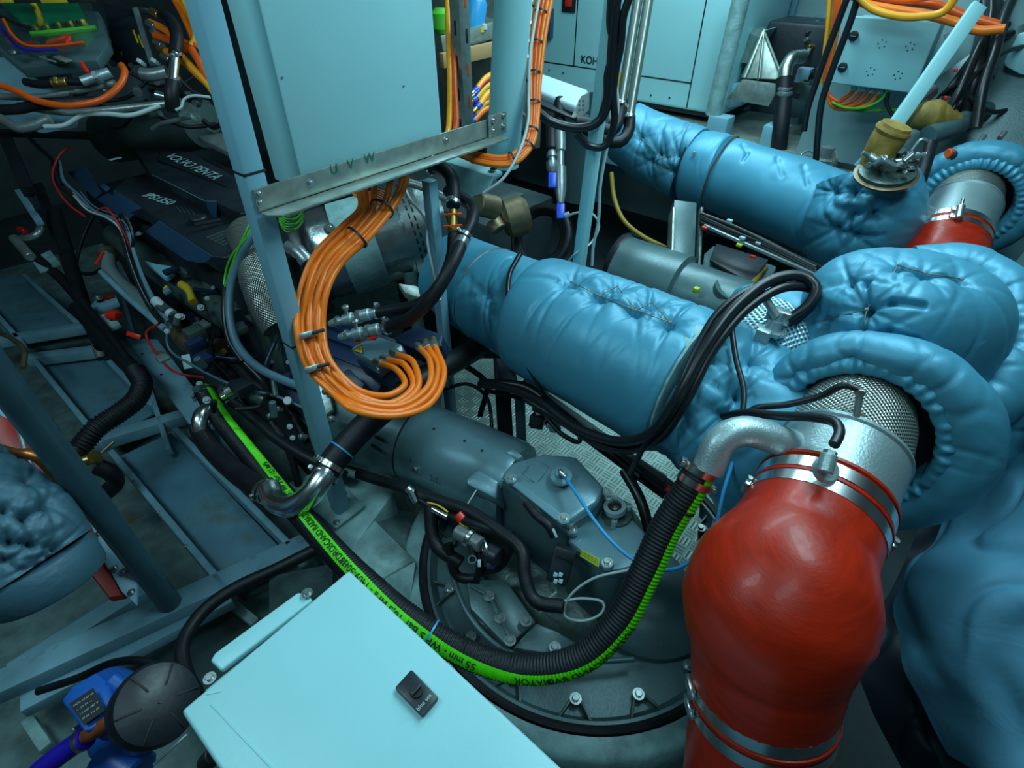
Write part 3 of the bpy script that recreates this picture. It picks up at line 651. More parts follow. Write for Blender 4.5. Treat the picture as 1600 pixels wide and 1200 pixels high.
# collar blanket round the riser mouth
RA = (P(1283, 785, 0.985)-P(1338, 650, 1.06)).normalized()
col = thing('riser_collar_blanket', 'round silver-blue collar blanket around the mesh mouth of the near riser', 'insulation blanket')
def torus(name, c, ax, R, r, m, par, n=180, k=40, prof=None, arc=None, **kw):
    c = V(c); x, y, d = basis(ax, -RT); vs = []; ns = []
    for i in range(n):
        a = 2*math.pi*i/n; u = x*math.cos(a)+y*math.sin(a); R_, r1, r2 = (R, r, r) if not prof else prof(a, u)
        for j in range(k):
            b = 2*math.pi*j/k; nn = u*math.cos(b)+d*math.sin(b)
            vs.append(c+u*(R_+r1*math.cos(b))+d*(r2*math.sin(b))); ns.append(nn)
    tx = [pick(vs, *q) for q in kw.pop('tuftpx', ())]
    vs = quilt(vs, ns, tx, **kw); fs = []
    for i in range(n):
        for j in range(k): fs.append([i*k+j, ((i+1) % n)*k+j, ((i+1) % n)*k+(j+1) % k, i*k+(j+1) % k])
    o = mk(name, vs, [f[::-1] for f in fs], m, par); return o, tx
def pleat(name, c, ax, R, r, m, par, pl=30, n=300, k=14, seed=1):
    """gathered cloth lip: radial folds fading outwards"""
    c = V(c); x, y, d = basis(ax, -RT); vs = []; fs = []; rr_ = random.Random(seed); ph = [(rr_.uniform(.6, 1.5)*pl, rr_.uniform(0, 6)) for _ in range(3)]
    for i in range(n):
        a = 2*math.pi*i/n; u = x*math.cos(a)+y*math.sin(a); f = sum(math.sin(round(q)*a+p_) for q, p_ in ph)/3
        for j in range(k):
            t = j/(k-1); s_ = R+r*t; hgt = 0.022*math.sin(math.pi*(0.15+0.85*t)**.8)+0.005*f*(1-t)*(0.25+t)*2; vs.append(c+u*(s_+0.003*f*(1-t))+d*hgt)
        vs.append(c+u*(R+r)-d*0.03); vs.append(c+u*(R+.002*f)-d*0.045)
    k += 2
    for i in range(n):
        for j in range(k): fs.append([i*k+j, ((i+1) % n)*k+j, ((i+1) % n)*k+(j+1) % k, i*k+(j+1) % k])
    return mk(name, vs, [q[::-1] for q in fs], m, par)
cc0 = P(1336, 676, 1.09); CAX = (RA*0.55+(CAM-cc0).normalized()*0.75).normalized()
tb, tx = torus('collar_ring', cc0-CAX*0.015, CAX, 0.150, 0.042, BLK, col, n=240, k=50, nz=0.006, nfreq=9, seed=41, prof=lambda a, u: (0.162+0.018*max(0, u.dot(RT)), 0.036+0.018*max(0, u.dot(RT)), 0.045),
    tuftpx=((1330, 565), (1425, 620), (1455, 700), (1250, 590)), puff=0.004, dimple=0.012, crease=0.006, clen=0.035)
pleat('gathered_edge', cc0+CAX*0.008, CAX, 0.128, 0.045, BLKS, col, 34)
lathe('mouth_shade', [(-0.03, 0.145), (-0.06, 0.135), (-0.065, 0.0)], cc0, CAX, BLACKR, col, 48)  # black dish added as the shade inside the collar

# near riser: mesh, aluminium spool, red hose with clamps
def riser(label, top, spool_a, spool_b, hose, radii, R, group=None):
    rs = thing('exhaust_riser', label[0], 'exhaust riser')
    a = V(top); b = V(spool_a); c = V(spool_b); ax = (c-b).normalized()
    sweep('mesh_sleeve', [a, (a+b)/2, b+ax*0.01], R*0.95, MESHG, rs, n=48, uv=True, radii=[R*0.84, R*0.95, R*0.965], step=0.01)
    L = (c-b).length
    lathe('spool', [(-0.002, R*0.9), (-0.002, R*1.0), (0.006, R*1.02), (0.010, R*0.985), (0.014, R*0.99), (L*0.5, R*0.99), (L, R*0.99), (L+0.02, R*0.99)], b, ax, ALUR, rs, 64)
    hs = thing('red_rubber_hose', label[1], 'rubber hose')
    hp = Path(hose, 90)
    sweep('hose_body', hp, R, REDR, hs, n=64, radii=radii)
    return rs, hs, hp, ax
R1 = 0.110
rs1, hs1, hp1, rax = riser(('aluminium exhaust spool with stainless mesh sleeve, above the large red hose', 'large glossy red rubber exhaust hose at the lower right'),
    P(1345, 630, 1.11), P(1320, 703, 1.035), P(1283, 785, 0.985), [P(1286, 778, 0.99), P(1268, 818, 0.96), P(1249, 856, 0.93), P(1226, 908, 0.90), P(1209, 956, 0.89), P(1200, 1020, 0.90), P(1191, 1092, 0.93), P(1180, 1165, 0.96), P(1166, 1270, 1.0)],
    [0.1135, 0.114, 0.117, 0.142, 0.145, 0.121, 0.113, 0.114, 0.115], R1)
for s, kk in ((0.020, 0), (0.058, 1)):
    clamp(hp1.at(s), hp1.tat(s), 0.1145, hs1, 0.023, up=(-RT if kk else RT))
for s in (0.385, 0.430):
    clamp(hp1.at(min(s, hp1.L-0.01)), hp1.tat(s), 0.1145, hs1, 0.023, up=-RT+UP*0.2)
for s in (0.039, 0.0, 0.408): lathe('end_rib', [(-0.006, 0.112), (-.003, 0.1175), (0.003, 0.1175), (.006, .112)], hp1.at(s), hp1.tat(s+.001), REDR, hs1, 64)
# probe on the mesh and sensor boss on the spool
pr_ = thing('temperature_probe', 'slim probe on top of the near riser mesh, with black lead', 'sensor')
cyl('probe_body', P(1338, 652, 0.955), P(1343, 618, 0.95), 0.006, STEELD, pr_, 12); lathe('boss', [(0, .018), (.006, .016), (.012, .008)], P(1337, 655, 0.965), UP-FW*0.6, BRONZE, pr_, 20)
cyl('nut', P(1343, 618, 0.95), P(1346, 608, 0.947), 0.009, SCREW, pr_, 6)
sb = thing('spool_sensor', 'shiny cylindrical sensor on the near aluminium spool, with black lead', 'sensor')
cyl('sensor_body', P(1288, 738, 0.858), P(1296, 710, 0.862), 0.0125, ALUR, sb, 20); cyl('nut', P(1296, 711, 0.862), P(1298, 704, 0.863), 0.0105, SCREW, sb, 6)
lathe('boss', [(0, .022), (.008, .018)], P(1290, 735, 0.885), -FW+UP*0.3, ALUR, sb, 24)
# water injection elbow from the spool to the corrugated hose
el = thing('injection_elbow', 'curved bare metal pipe joining the near spool to the green-striped black hose', 'pipe elbow')
eP = Path([P(1262, 708, 1.0), P(1212, 686, 0.99), P(1162, 674, 0.99), P(1128, 688, 0.99), P(1105, 735, 1.0)], None, 0.008)
sweep('elbow_tube', eP, 0.028, ALUR, el, n=32)
# ================================================================ drive unit: ring, housing, gearbox, shaft cover
RC = Vector((0.84, 0.44, 0.50)); RR = 0.46
dr = thing('drive_unit', 'round dark grey cast drive housing set in a hull ring at the bottom centre', 'marine drive')
rg = lathe('mounting_ring', [(-0.30, RR+0.005), (-0.02, RR+0.005), (0.0, RR+0.012), (-0.002, RR+0.050), (-0.012, RR+0.062), (-0.05, RR+0.072), (-0.12, RR+0.080), (-0.2, RR+0.085), (-0.30, RR+0.085), (-0.30, RR+0.005)], RC, EZ, BEDW, None, 128)
tag(rg, 'speckled grey hull ring around the drive housing', 'ring')
lathe('rubber_seal', [(-0.02, RR-0.012), (0.006, RR-0.010), (0.010, RR), (0.006, RR+0.008), (-0.02, RR+0.008), (-0.02, RR-0.012)], RC, EZ, BLACKR, dr, 128)
lathe('bowl', [(-0.06, 0.02), (-0.08, 0.20), (-0.085, 0.30), (-0.08, 0.36), (-0.055, 0.40), (-0.02, RR-0.03), (0.0, RR-0.02), (0.0, RR-0.012), (-0.03, RR-0.012)], RC, EZ, CASTG, dr, 96)
# inner raised casting
lathe('gear_casing', [(-0.12, 0.30), (-0.04, 0.295), (-0.01, 0.285), (0.015, 0.25), (0.03, 0.20), (0.05, 0.15), (0.11, 0.14), (0.11, 0.0)], RC+Vector((0.02, 0.03, 0.02)), EZ, CASTD, dr, 72, rmod=lambda a, s: 1+0.03*math.cos(2*a+.6))
for k in range(16):
    a = math.radians(10+k*22.5); u = Vector((math.cos(a), math.sin(a), 0)); t = Vector((-math.sin(a), math.cos(a), 0)); c = RC+u*(RR-0.07)
    lathe('bolt_boss', [(-0.09, 0.020), (-0.045, 0.015), (-0.012, 0.013)], c, EZ, CASTD, dr, 16)
    bolt(c-EZ*0.012, EZ, 0.0085, dr)
    for sg in (-1, 1):
        a0 = c-EZ*0.025+t*sg*0.010; a1 = c+u*0.055+t*sg*0.045-EZ*0.028; beam('rib', a0, a1, 0.006, 0.03, CASTD, dr, EZ, 0.001)
# bolted plates on the casing
def onz(px, py, z): return Zp(px, py, z)
prism('bolted_cover', [onz(728, 905, .58), onz(790, 905, .58), onz(838, 972, .56), onz(792, 1010, .56), onz(735, 950, .57)], (0, 0, -0.03), CASTG, dr, 0.005)
prism('bolted_cover', [onz(838, 972, .575), onz(870, 985, .56), onz(905, 1005, .55), onz(870, 1024, .55), onz(800, 1012, .56)], (0, 0, -0.03), CASTG, dr, 0.006)
for q in ((764, 932), (781, 966), (822, 971), (797, 1001), (867, 1012), (690, 985)): bolt(onz(*q, .583), EZ, 0.0085, dr, m=STEELD)
for a, b in (((735, 915), (758, 928)), ((768, 938), (778, 960)), ((784, 972), (796, 995))): strip('rib', onz(*a, .585), onz(*b, .585), 0.008, EZ, CASTG, dr, 0.005)
sweep('casing_rim', [onz(700, 880, .56), onz(735, 965, .55), onz(790, 1016, .54), onz(880, 1035, .53), onz(990, 1030, .52)], 0.007, CASTG, dr, n=10)
lathe('side_dome', [(-0.1, 0.19), (0.02, 0.185), (0.06, 0.15), (0.085, 0.09), (0.09, 0.0)], Zp(1010, 930, 0.47), EZ, CASTG, dr, 48)
beam('casing_rib', onz(1030, 1010, .5), onz(1075, 950, .52), 0.012, 0.04, CASTD, dr)

# long cylindrical shaft cover and motor bell
ge = thing('drive_gearbox', 'grey cylindrical drive housing with a boxy bolted gearbox cover', 'gearbox')
gP = [P(560, 640, 1.80), P(800, 745, 1.575)]
gx = (gP[1]-gP[0]).normalized(); gx.z = 0; gx.normalize(); g0 = P(655, 690, 1.71); 
def gat(s): return g0+gx*s
lathe('clutch_bell', [(-0.30, 0.165), (-0.26, 0.170), (-0.14, 0.150), (-0.03, 0.130), (-0.004, 0.126), (-0.004, 0.10)], g0, gx, CASTG, ge, 64)
lathe('shaft_cover', [(0.0, 0.118), (0.0, 0.122), (0.004, 0.125), (0.33, 0.125), (0.35, 0.118)], g0, gx, CASTL, ge, 64)
lathe('joint_shadow_gap', [(-0.005, 0.10), (-0.005, 0.1215), (0.001, 0.1215), (0.001, 0.10)], g0, gx, BLACKR, ge, 64)
sd = gx.cross(EZ).normalized()*-1   # to the viewer's lower left?
vdir = (CAM-g0).normalized()
gy = (vdir-gx*vdir.dot(gx)).normalized(); gz = gx.cross(gy)
def gsurf(px, py):
    """point on the cylinder surface seen at a pixel"""
    r = ray(px, py); o = CAM-g0; a = r-gx*r.dot(gx); b = o-gx*o.dot(gx)
    A_ = a.dot(a); B_ = 2*a.dot(b); C_ = b.dot(b)-0.125**2; D_ = B_*B_-4*A_*C_
    if D_ < 0: t = -B_/(2*A_)
    else: t = (-B_-math.sqrt(D_))/(2*A_)
    p = CAM+r*t; q = p-g0; n = (q-gx*q.dot(gx)).normalized(); return p, n
for q in ((726, 689), (753, 704), (678, 670)): p, n = gsurf(*q); cyl('hole', p-n*0.002, p+n*0.0004, 0.0045, INK, ge, 14)
p, n = gsurf(649, 733); ring('eye', p+n*0.004, n, 0.005, 0.008, 0.003, SCREW, ge, 20)
for q, s_, m_ in (((655, 740), 'II', REDC), ((640, 716), 'A', INK)):
    p, n = gsurf(*q); text('paint_mark', s_, p, n.cross(gx)*-1, gx, 0.010, m_, ge)
p, n = gsurf(675, 752)
for k in range(4): text('cast_number', 'IPS 3D'[:6-k % 2], p+gx*(0.010*k)*1.0, n.cross(gx), gx*-1, 0.006, INK, ge)
for k, (a, b) in enumerate((((586, 682), (600, 688)), ((580, 695), (596, 704)))):
    beam('bell_slot', P(*a, 1.60), P(*b, 1.585), 0.006, 0.01, BLACKR, ge)
prism('clamp_ear', [P(728, 748, 1.46), P(748, 733, 1.47), P(778, 752, 1.45), P(776, 780, 1.44), P(730, 757, 1.45)], (0.02, -0.01, -0.06), CASTL, ge, 0.006)
prism('clamp_ear', [P(788, 708, 1.50), P(800, 700, 1.50), P(818, 712, 1.49), P(808, 720, 1.49)], (0, -0.01, -0.03), CASTL, ge, 0.004)
beam('clamp_bolt', P(720, 805, 1.44), P(745, 765, 1.45), 0.005, 0.005, STEELD, ge)
# gearbox main block
zt_ = 0.86
top = [P(783, 742, 1.42), P(800, 722, 1.45), P(848, 708, 1.46), P(900, 712, 1.44), P(944, 760, 1.36), P(935, 785, 1.335), P(886, 818, 1.30), P(872, 812, 1.31)]
nrm = (top[3]-top[0]).cross(top[6]-top[0]).normalized()
if nrm.z < 0: nrm = -nrm
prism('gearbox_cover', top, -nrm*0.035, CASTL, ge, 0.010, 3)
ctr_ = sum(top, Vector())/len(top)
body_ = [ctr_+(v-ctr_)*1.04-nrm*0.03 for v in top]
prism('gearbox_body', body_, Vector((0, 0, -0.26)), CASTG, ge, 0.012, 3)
prism('chamfer_panel', [P(783, 744, 1.41), P(800, 745, 1.405), P(876, 800, 1.30), P(884, 820, 1.285), P(872, 815, 1.29)], -nrm*0.01, CASTL, ge, 0.004)
for q in ((799, 749, 1.395), (881, 811, 1.278)):
    lathe('bolt_pad', [(0, .016), (.010, .015)], P(*q)-nrm*0.006, nrm, CASTL, ge, 24); bolt(P(*q)+nrm*0.004, nrm, 0.0075, ge)
lathe('breather_boss', [(0, .030), (.004, .027), (.006, .015), (.012, .013)], P(877, 744, 1.372), nrm, CASTL, ge, 32)
bx, by, bz = basis(nrm, UP)
for k in range(4): text('cast_plate_text', ('IPS  3.5', 'VOLVO', 'RATIO 1', '3812  2')[k], P(822, 733-7*k, 1.405-0.003*k)+nrm*0.003, RT*0.95+UP*0.3, UP-RT*0.3, 0.006, CASTG, ge)
for a, b in (((817, 741), (838, 756)), ((838, 756), (858, 730)), ((817, 741), (836, 716)), ((836, 716), (858, 730))): strip('plate_border', P(*a, 1.395), P(*b, 1.395), 0.0015, nrm, CASTG, ge, 0.001)
# drive upper unit right of the gearbox
du = thing('steering_housing', 'grey cast steering housing with a yellow label beside the gearbox', 'gear housing')
pl_ = [P(893, 822, 1.36), P(905, 815, 1.36), P(930, 800, 1.38), P(960, 780, 1.40), P(1008, 830, 1.33), P(1012, 880, 1.27), P(965, 890, 1.24), P(940, 888, 1.25), P(886, 845, 1.32)]
n2 = (pl_[3]-pl_[0]).cross(pl_[6]-pl_[0]).normalized(); n2 = n2 if n2.z > 0 else -n2
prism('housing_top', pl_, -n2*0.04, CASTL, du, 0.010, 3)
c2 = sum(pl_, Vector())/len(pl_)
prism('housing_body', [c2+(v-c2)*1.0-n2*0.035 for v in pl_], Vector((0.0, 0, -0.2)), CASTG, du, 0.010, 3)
for q in ((894, 828, 1.325), (949, 880, 1.235)):
    lathe('bolt_pad', [(0, .015), (.010, .014)], P(*q)-n2*0.008, n2, CASTL, du, 24); bolt(P(*q)+n2*0.002, n2, 0.0075, du)
lb = [P(908, 859, 1.262), P(936, 873, 1.235), P(934, 886, 1.23), P(906, 869, 1.258)]
prism('yellow_label', lb, (0.0, -0.002, 0.0015), YELG, du, 0)
for k in range(3): strip('label_print', lb[0].lerp(lb[3], 0.25+0.25*k)+n2*0.002, lb[1].lerp(lb[2], 0.25+0.25*k)+n2*0.002, 0.0008, n2, INK, du, 0.0003)
lathe('dark_seal', [(-.03, .05), (0, .045), (.004, .03), (.004, 0)], P(960, 800, 1.375), n2, CASTD, du, 32)
# small open flange (thermostat like) on the housing
tf = thing('flange_mount', 'small open aluminium flange with three bolts behind the gearbox', 'flange')
fc = P(961, 793, 1.33)
ring('flange_ring', fc, n2, 0.017, 0.014, 0.010, ALUR, tf, 32); cyl('bore', fc-n2*0.02, fc-n2*0.002, 0.017, INK, tf, 24); bolt(fc-n2*0.002, n2, 0.004, tf)
for q in ((952, 780), (983, 792), (960, 815)):
    e = P(*q, 1.325); cyl('ear', fc.lerp(e, 1.0)-n2*0.006, e+n2*0.007, 0.008, ALUR, tf, 14); bolt(e+n2*0.007, n2, 0.003, tf)
beam('flange_leg', P(963, 808, 1.33), P(957, 826, 1.34), 0.012, 0.008, ALUR, tf)
# strip bundle with white tag along the gearbox side
tag(sweep('ribbed_sleeve', [P(822, 785, 1.33), P(838, 805, 1.30), P(858, 822, 1.28), P(866, 838, 1.28)], 0.010, BLACKR, n=12, rf=lambda s, a: 1+0.12*math.sin(s*900)), 'short ribbed black sleeve on the gearbox side', 'sleeve')
tag(box('white_tag', P(867, 833, 1.262), (0.006, 0.022, 0.003), LABELW, None, 0.001, ax=((RT*0.4-UP*0.9).normalized().cross(FW), (RT*0.4-UP*0.9).normalized(), -FW)), 'small white tag at the end of the ribbed sleeve', 'tag')
# black connector modules under the gearbox
cm = thing('control_connector', 'black multi-pin connector block with small print, below the gearbox', 'connector')
cx_, cy_, cz_ = basis(P(865, 920, 1.3)-P(885, 850, 1.3), CAM-P(875, 890, 1.3))
box('connector_body', P(877, 882, 1.28), (0.05, 0.035, 0.085), BLACKM, cm, 0.006, ax=(cx_, cy_, cz_))
box('connector_cap', P(884, 866, 1.262), (0.044, 0.012, 0.024), BLACKP, cm, 0.003, ax=(cx_, cy_, cz_))
for k in range(4): box('pin_print', P(868+(k % 2)*8, 898+(k//2)*10, 1.252), (0.009, 0.002, 0.010), PRINT, cm, 0.0005, ax=(cx_, cy_, cz_))
cables([('white_wire', 'thin pale wire looping on the drive casing below the gearbox', 'wire', WHITEC, 0.0032,
   [P(985, 890, 1.20), P(925, 905, 1.24), P(888, 935, 1.27), P(882, 962, 1.28), P(910, 970, 1.26), P(940, 958, 1.25), P(943, 942, 1.25), P(910, 935, 1.26), P(848, 944, 1.30), P(870, 925, 1.31)]),
 ('light_blue_tube', 'bright light-blue plastic tube crossing from the gearbox cover to the striped hose', 'tube', BLUEW, 0.0042,
   [P(880, 742, 1.345), P(900, 770, 1.28), P(930, 815, 1.22), P(960, 850, 1.18), P(1000, 880, 1.14), P(1050, 890, 1.10), P(1090, 868, 1.09), P(1107, 840, 1.10), P(1118, 812, 1.11)]),
 ('light_blue_tube', 'light-blue tube rising beside the striped hose to the injection elbow', 'tube', BLUEW, 0.0042,
   [P(1120, 818, 1.10), P(1130, 770, 1.12), P(1145, 720, 1.14), P(1152, 690, 1.16)]),
])
o = box('tube_coupler', P(1115, 833, 1.08), (0.03, 0.014, 0.012), BLACKP, None, 0.003, ax=(RT, UP, -FW)); tag(o, 'small black coupler joining the light-blue tubes', 'coupler')
bt = thing('tube_elbow', 'tiny elbow connector on the gearbox breather', 'connector'); cyl('elbow_body', P(877, 744, 1.36), P(876, 736, 1.33), 0.006, BLACKP, bt, 12); cyl('elbow_end', P(874, 737, 1.33), P(883, 745, 1.325), 0.005, SCREW, bt, 12)
# wiring loom along the gearbox
loomP = [(560, 740, 1.62), (620, 760, 1.55), (680, 780, 1.48), (735, 800, 1.42), (780, 830, 1.36), (815, 860, 1.31), (820, 900, 1.29), (835, 938, 1.27), (880, 948, 1.25)]
tag(sweep('wiring_loom', loomP, 0.016, BLACKR, n=14), 'thick black wiring loom wrapped along the gearbox side', 'cable loom')
tag(sweep('wiring_loom', [(640, 770, 1.52), (690, 800, 1.47), (740, 818, 1.40), (800, 838, 1.34)], 0.013, BLACKR, n=14), 'second black wiring loom with a red tape mark under the gearbox', 'cable loom')
o = cyl('red_tape', P(716, 803, 1.425), P(724, 812, 1.42), 0.0150, REDC, None, 16); tag(o, 'red tape wrap on the loom below the shaft cover', 'tape')
o = sweep('yellow_wire', [(714, 812, 1.42), (722, 820, 1.41), (732, 824, 1.41)], 0.002, YELLOW); tag(o, 'short yellow wire end on the loom below the shaft cover', 'wire')
for i, (pts, r) in enumerate((([(672, 790, 1.49), (680, 850, 1.47), (720, 880, 1.45)], .018), ([(742, 840, 1.40), (750, 880, 1.39), (745, 905, 1.42)], .010), ([(800, 850, 1.35), (780, 885, 1.38), (748, 895, 1.42)], .012), ([(700, 850, 1.45), (715, 900, 1.46), (750, 905, 1.45)], .013))):
    tag(sweep('sleeved_cable', pts, r, BLACKR), ['fattest black sleeved cable, leftmost under the gearbox loom', 'thin black cable dropping beside the metal solenoid', 'black sleeved cable curving left from the sensor plug', 'black cable under the left end of the solenoid'][i], 'cable')
sf = thing('solenoid', 'metal solenoid cylinder with clamp under the gearbox loom', 'solenoid')
cyl('barrel', P(715, 830, 1.42), P(752, 852, 1.37), 0.020, STEELD, sf, 24); cyl('collar', P(730, 838, 1.39), P(737, 843, 1.385), 0.0235, STEEL, sf, 24); cyl('terminal', P(735, 850, 1.37), P(741, 880, 1.37), 0.008, BLACKP, sf, 14); ring('ring_terminal', P(738, 874, 1.36), FW, 0.008, 0.003, 0.003, SCREW, sf, 20)
s2_ = thing('sensor_plug', 'black round sensor plug with white tag under the gearbox', 'connector')
cyl('plug_body', P(760, 862, 1.36), P(780, 872, 1.34), 0.024, BLACKM, s2_, 20); ring('plug_ring', P(757, 858, 1.35), RT+FW*0.3, 0.018, 0.004, 0.004, SCREW, s2_, 20); box('plug_tag', P(749, 880, 1.33), (0.008, 0.018, 0.003), LABELW, s2_, .001, ax=(RT, UP, -FW)); box('plug_lug', P(766, 884, 1.335), (0.02, 0.016, 0.01), NAVYM, s2_, .003, ax=(RT, UP, -FW))
o = thing('cable_lug', 'shiny cable lug at the end of the loom below the orange loop', 'cable lug'); cyl('lug_barrel', P(645, 770, 1.49), P(636, 762, 1.49), 0.010, SCREW, o, 14); cyl('lug_tip', P(640, 766, 1.485), P(650, 785, 1.485), 0.008, STEEL, o, 14)
o = thing('cable_joint', 'silver crimped joint on the loom left of the red tape', 'cable joint'); cyl('crimp', P(676, 795, 1.45), P(700, 808, 1.43), 0.008, STEEL, o, 14); sweep('wire', [P(668, 785, 1.45), P(685, 790, 1.44), P(700, 800, 1.43)], 0.0025, YELLOW, o)

# ================================================================ long green-striped corrugated hose
gh = thing('striped_hose', 'long corrugated black hose with a bright green printed stripe, sweeping across the bottom', 'hose')
GP = [(318, 612, 1.86), (345, 655, 1.76), (385, 705, 1.66), (440, 770, 1.50), (497, 835, 1.34), (560, 900, 1.22), (640, 968, 1.15), (730, 1022, 1.13), (820, 1046, 1.11), (905, 1030, 1.08), (965, 975, 1.06), (1005, 900, 1.05), (1040, 825, 1.04), (1080, 760, 1.02), (1098, 728, 1.01)]
ghp = Path(GP, 1400); GR = 0.029
pitch = 0.0075
sweep('hose_body', ghp, GR, BLACKR, gh, n=28, rf=lambda s, a: 1+0.035*math.cos(2*math.pi*s/pitch))
# stripe: direction across the hose, given by how far it is turned towards the lower left of the view
stA = [(0.0, -0.75), (0.35, -0.62), (0.9, -0.45), (1.3, -0.30), (99, -0.30)]
def strdir(i):
    s = ghp.L*i/ghp.n; t = ghp.tan[i]; p = ghp.pts[i]; tc = (CAM-p).normalized(); v = (tc-t*tc.dot(t)).normalized(); sdv = t.cross(v)
    frac = s/ghp.L
    # angle from the viewer: 0 faces camera; sign chooses the side
    ang = float(np.interp(frac, [0, 0.22, 0.40, 0.52, 0.62, 0.72, 0.80, 0.9, 1.0], [-55, -38, -12, 4, 24, 46, 56, 62, 60]))
    a = math.radians(ang); return (v*math.cos(a)+sdv*math.sin(a)), t.cross(v*math.cos(a)+sdv*math.sin(a))
vs = []; fs = []; K = 8
for i in range(ghp.n+1):
    d, s_ = strdir(i); s = ghp.L*i/ghp.n; rr = GR*(1+0.035*math.cos(2*math.pi*s/pitch))+0.0009
    frac = s/ghp.L; hw = 0.46
    for k in range(K+1):
        b = -hw+2*hw*k/K; vs.append(ghp.pts[i]+(d*math.cos(b)+s_*math.sin(b))*rr)
for i in range(ghp.n):
    for k in range(K): fs.append([i*(K+1)+k, i*(K+1)+k+1, (i+1)*(K+1)+k+1, (i+1)*(K+1)+k])
st = mk('green_stripe', vs, fs, GREENS, gh)
def along(txt, s_start, h, par):
    """text printed along the stripe, running back towards the hose start"""
    tv, tf_ = text_pts(txt, 0.012); k = h/0.7; out = []
    for v in tv:
        s = s_start-v.x*k; f = max(0.001, min(0.999, s/ghp.L)); i = int(f*ghp.n); d, sd_ = strdir(i); t = ghp.tan[i]
        up_ = sd_ if sd_.dot(-RT-UP*0.4) > 0 else -sd_
        rr = GR*1.035+0.0022; ang = (v.y*k-h*0.5)/rr
        base = ghp.at(f*ghp.L); out.append(base+(d*math.cos(ang)+up_*math.sin(ang))*rr)
    return mk('printed_text', out, tf_, INK, par, False)
def s_at(px, py):
    return min(range(ghp.n), key=lambda i: (lambda d: math.hypot(800+FPX*d.dot(RT)/d.dot(FW)-px, 600-FPX*d.dot(UP)/d.dot(FW)-py))(ghp.pts[i]-CAM))*ghp.L/ghp.n
GTXT = [('HYDROSCAND RADIATOR', s_at(553, 893)), ('55 mm - WP 5 Bar 10,5 MPa - 1409-50-38', s_at(748, 1030)), ('HYDROSCAND RADIATOR', s_at(972, 962)), ('55 mm | WP 5 Bar 10,5 MPa', s_at(470, 800))]
for tx_, s_ in GTXT: along(tx_, s_, 0.0150, st)
clamp(ghp.at(ghp.L-0.008), ghp.tat(ghp.L-0.008), GR+0.0005, gh, 0.014, up=UP-RT); clamp(ghp.at(ghp.L-0.032), ghp.tat(ghp.L-0.03), GR+0.001, gh, 0.014, up=RT)
clamp(ghp.at(0.012), ghp.tat(0.012), GR+0.001, gh, 0.014, up=-RT); tie_on(ghp, s_at(672, 992), GR+0.001, gh, BLUEW); tie_on(ghp, s_at(1060, 790), GR+0.001, gh)
# ================================================================ steel U elbow with black hoses
ue = thing('steel_elbow', 'polished steel U-bend pipe crossing over the green-striped hose', 'pipe elbow')
uP = Path([(420, 762, 1.45), (430, 782, 1.42), (456, 790, 1.38), (486, 772, 1.36), (504, 746, 1.37), (513, 732, 1.39)], None, 0.006)
sweep('elbow_tube', uP, 0.029, STEEL, ue, n=32)
h1 = thing('coolant_hose', 'smooth thick black coolant hose running up from the steel elbow under the orange cables', 'hose')
hp = Path([(503, 748, 1.38), (525, 715, 1.40), (560, 675, 1.43), (600, 640, 1.46), (650, 600, 1.52), (700, 570, 1.60), (745, 545, 1.72)])
sweep('hose_body', hp, 0.034, BLACKR, h1, n=28); clamp(hp.at(.012), hp.tat(.012), .0345, h1, .013, up=-RT); clamp(hp.at(.038), hp.tat(.038), .0345, h1, .013, up=UP); tie_on(hp, 0.085, .0345, h1, BLUEW)
h2 = thing('coolant_hose', 'smooth thick black coolant hose from the steel elbow up-left to a chrome bend', 'hose')
hp = Path([(422, 772, 1.47), (395, 757, 1.51), (354, 725, 1.61), (322, 690, 1.71), (310, 668, 1.76)])
sweep('hose_body', hp, 0.030, BLACKR, h2, n=28); clamp(hp.at(.010), hp.tat(.010), .0305, h2, .010, up=UP); clamp(hp.at(.028), hp.tat(.028), .0305, h2, .010, up=-RT); clamp(hp.at(hp.L-.012), hp.tat(hp.L-.012), .0305, h2, .010, up=RT)
ce = sweep('chrome_bend', [(314, 675, 1.73), (312, 655, 1.73), (320, 643, 1.76), (332, 640, 1.80)], 0.024, STEEL, n=24); tag(ce, 'short chrome pipe bend at the left end of the smooth coolant hose', 'pipe elbow')
# ================================================================ orange high voltage cable loop
ox = [("leftmost", 0), ("second", 1), ("third", 2), ("fourth", 3), ('fifth', 4), ('sixth', 5)]
cen = [(622, 268, 1.32), (600, 310, 1.31), (555, 362, 1.28), (512, 405, 1.25), (490, 455, 1.23), (484, 510, 1.22), (496, 565, 1.21), (530, 605, 1.20)]
offs = [(-20, -10), (-10, -5), (0, 0), (8, 4), (14, 8), (20, 12)]
ends = [  # bottom loop and the way up into the connectors
 [(565, 612, 1.22), (605, 618, 1.26), (632, 602, 1.30), (620, 578, 1.36), (596, 568, 1.42)],
 [(560, 618, 1.21), (610, 630, 1.24), (645, 605, 1.29), (632, 570, 1.36), (607, 562, 1.42)],
 [(560, 622, 1.20), (612, 634, 1.23), (652, 608, 1.28), (645, 565, 1.36), (622, 554, 1.42)],
 [(558, 626, 1.19), (625, 634, 1.23), (668, 605, 1.28), (672, 565, 1.36), (657, 545, 1.44)],
 [(556, 634, 1.18), (620, 644, 1.22), (668, 620, 1.27), (684, 575, 1.36), (669, 543, 1.44)],
 [(552, 640, 1.17), (612, 650, 1.20), (668, 634, 1.26), (694, 585, 1.35), (680, 541, 1.44)]]
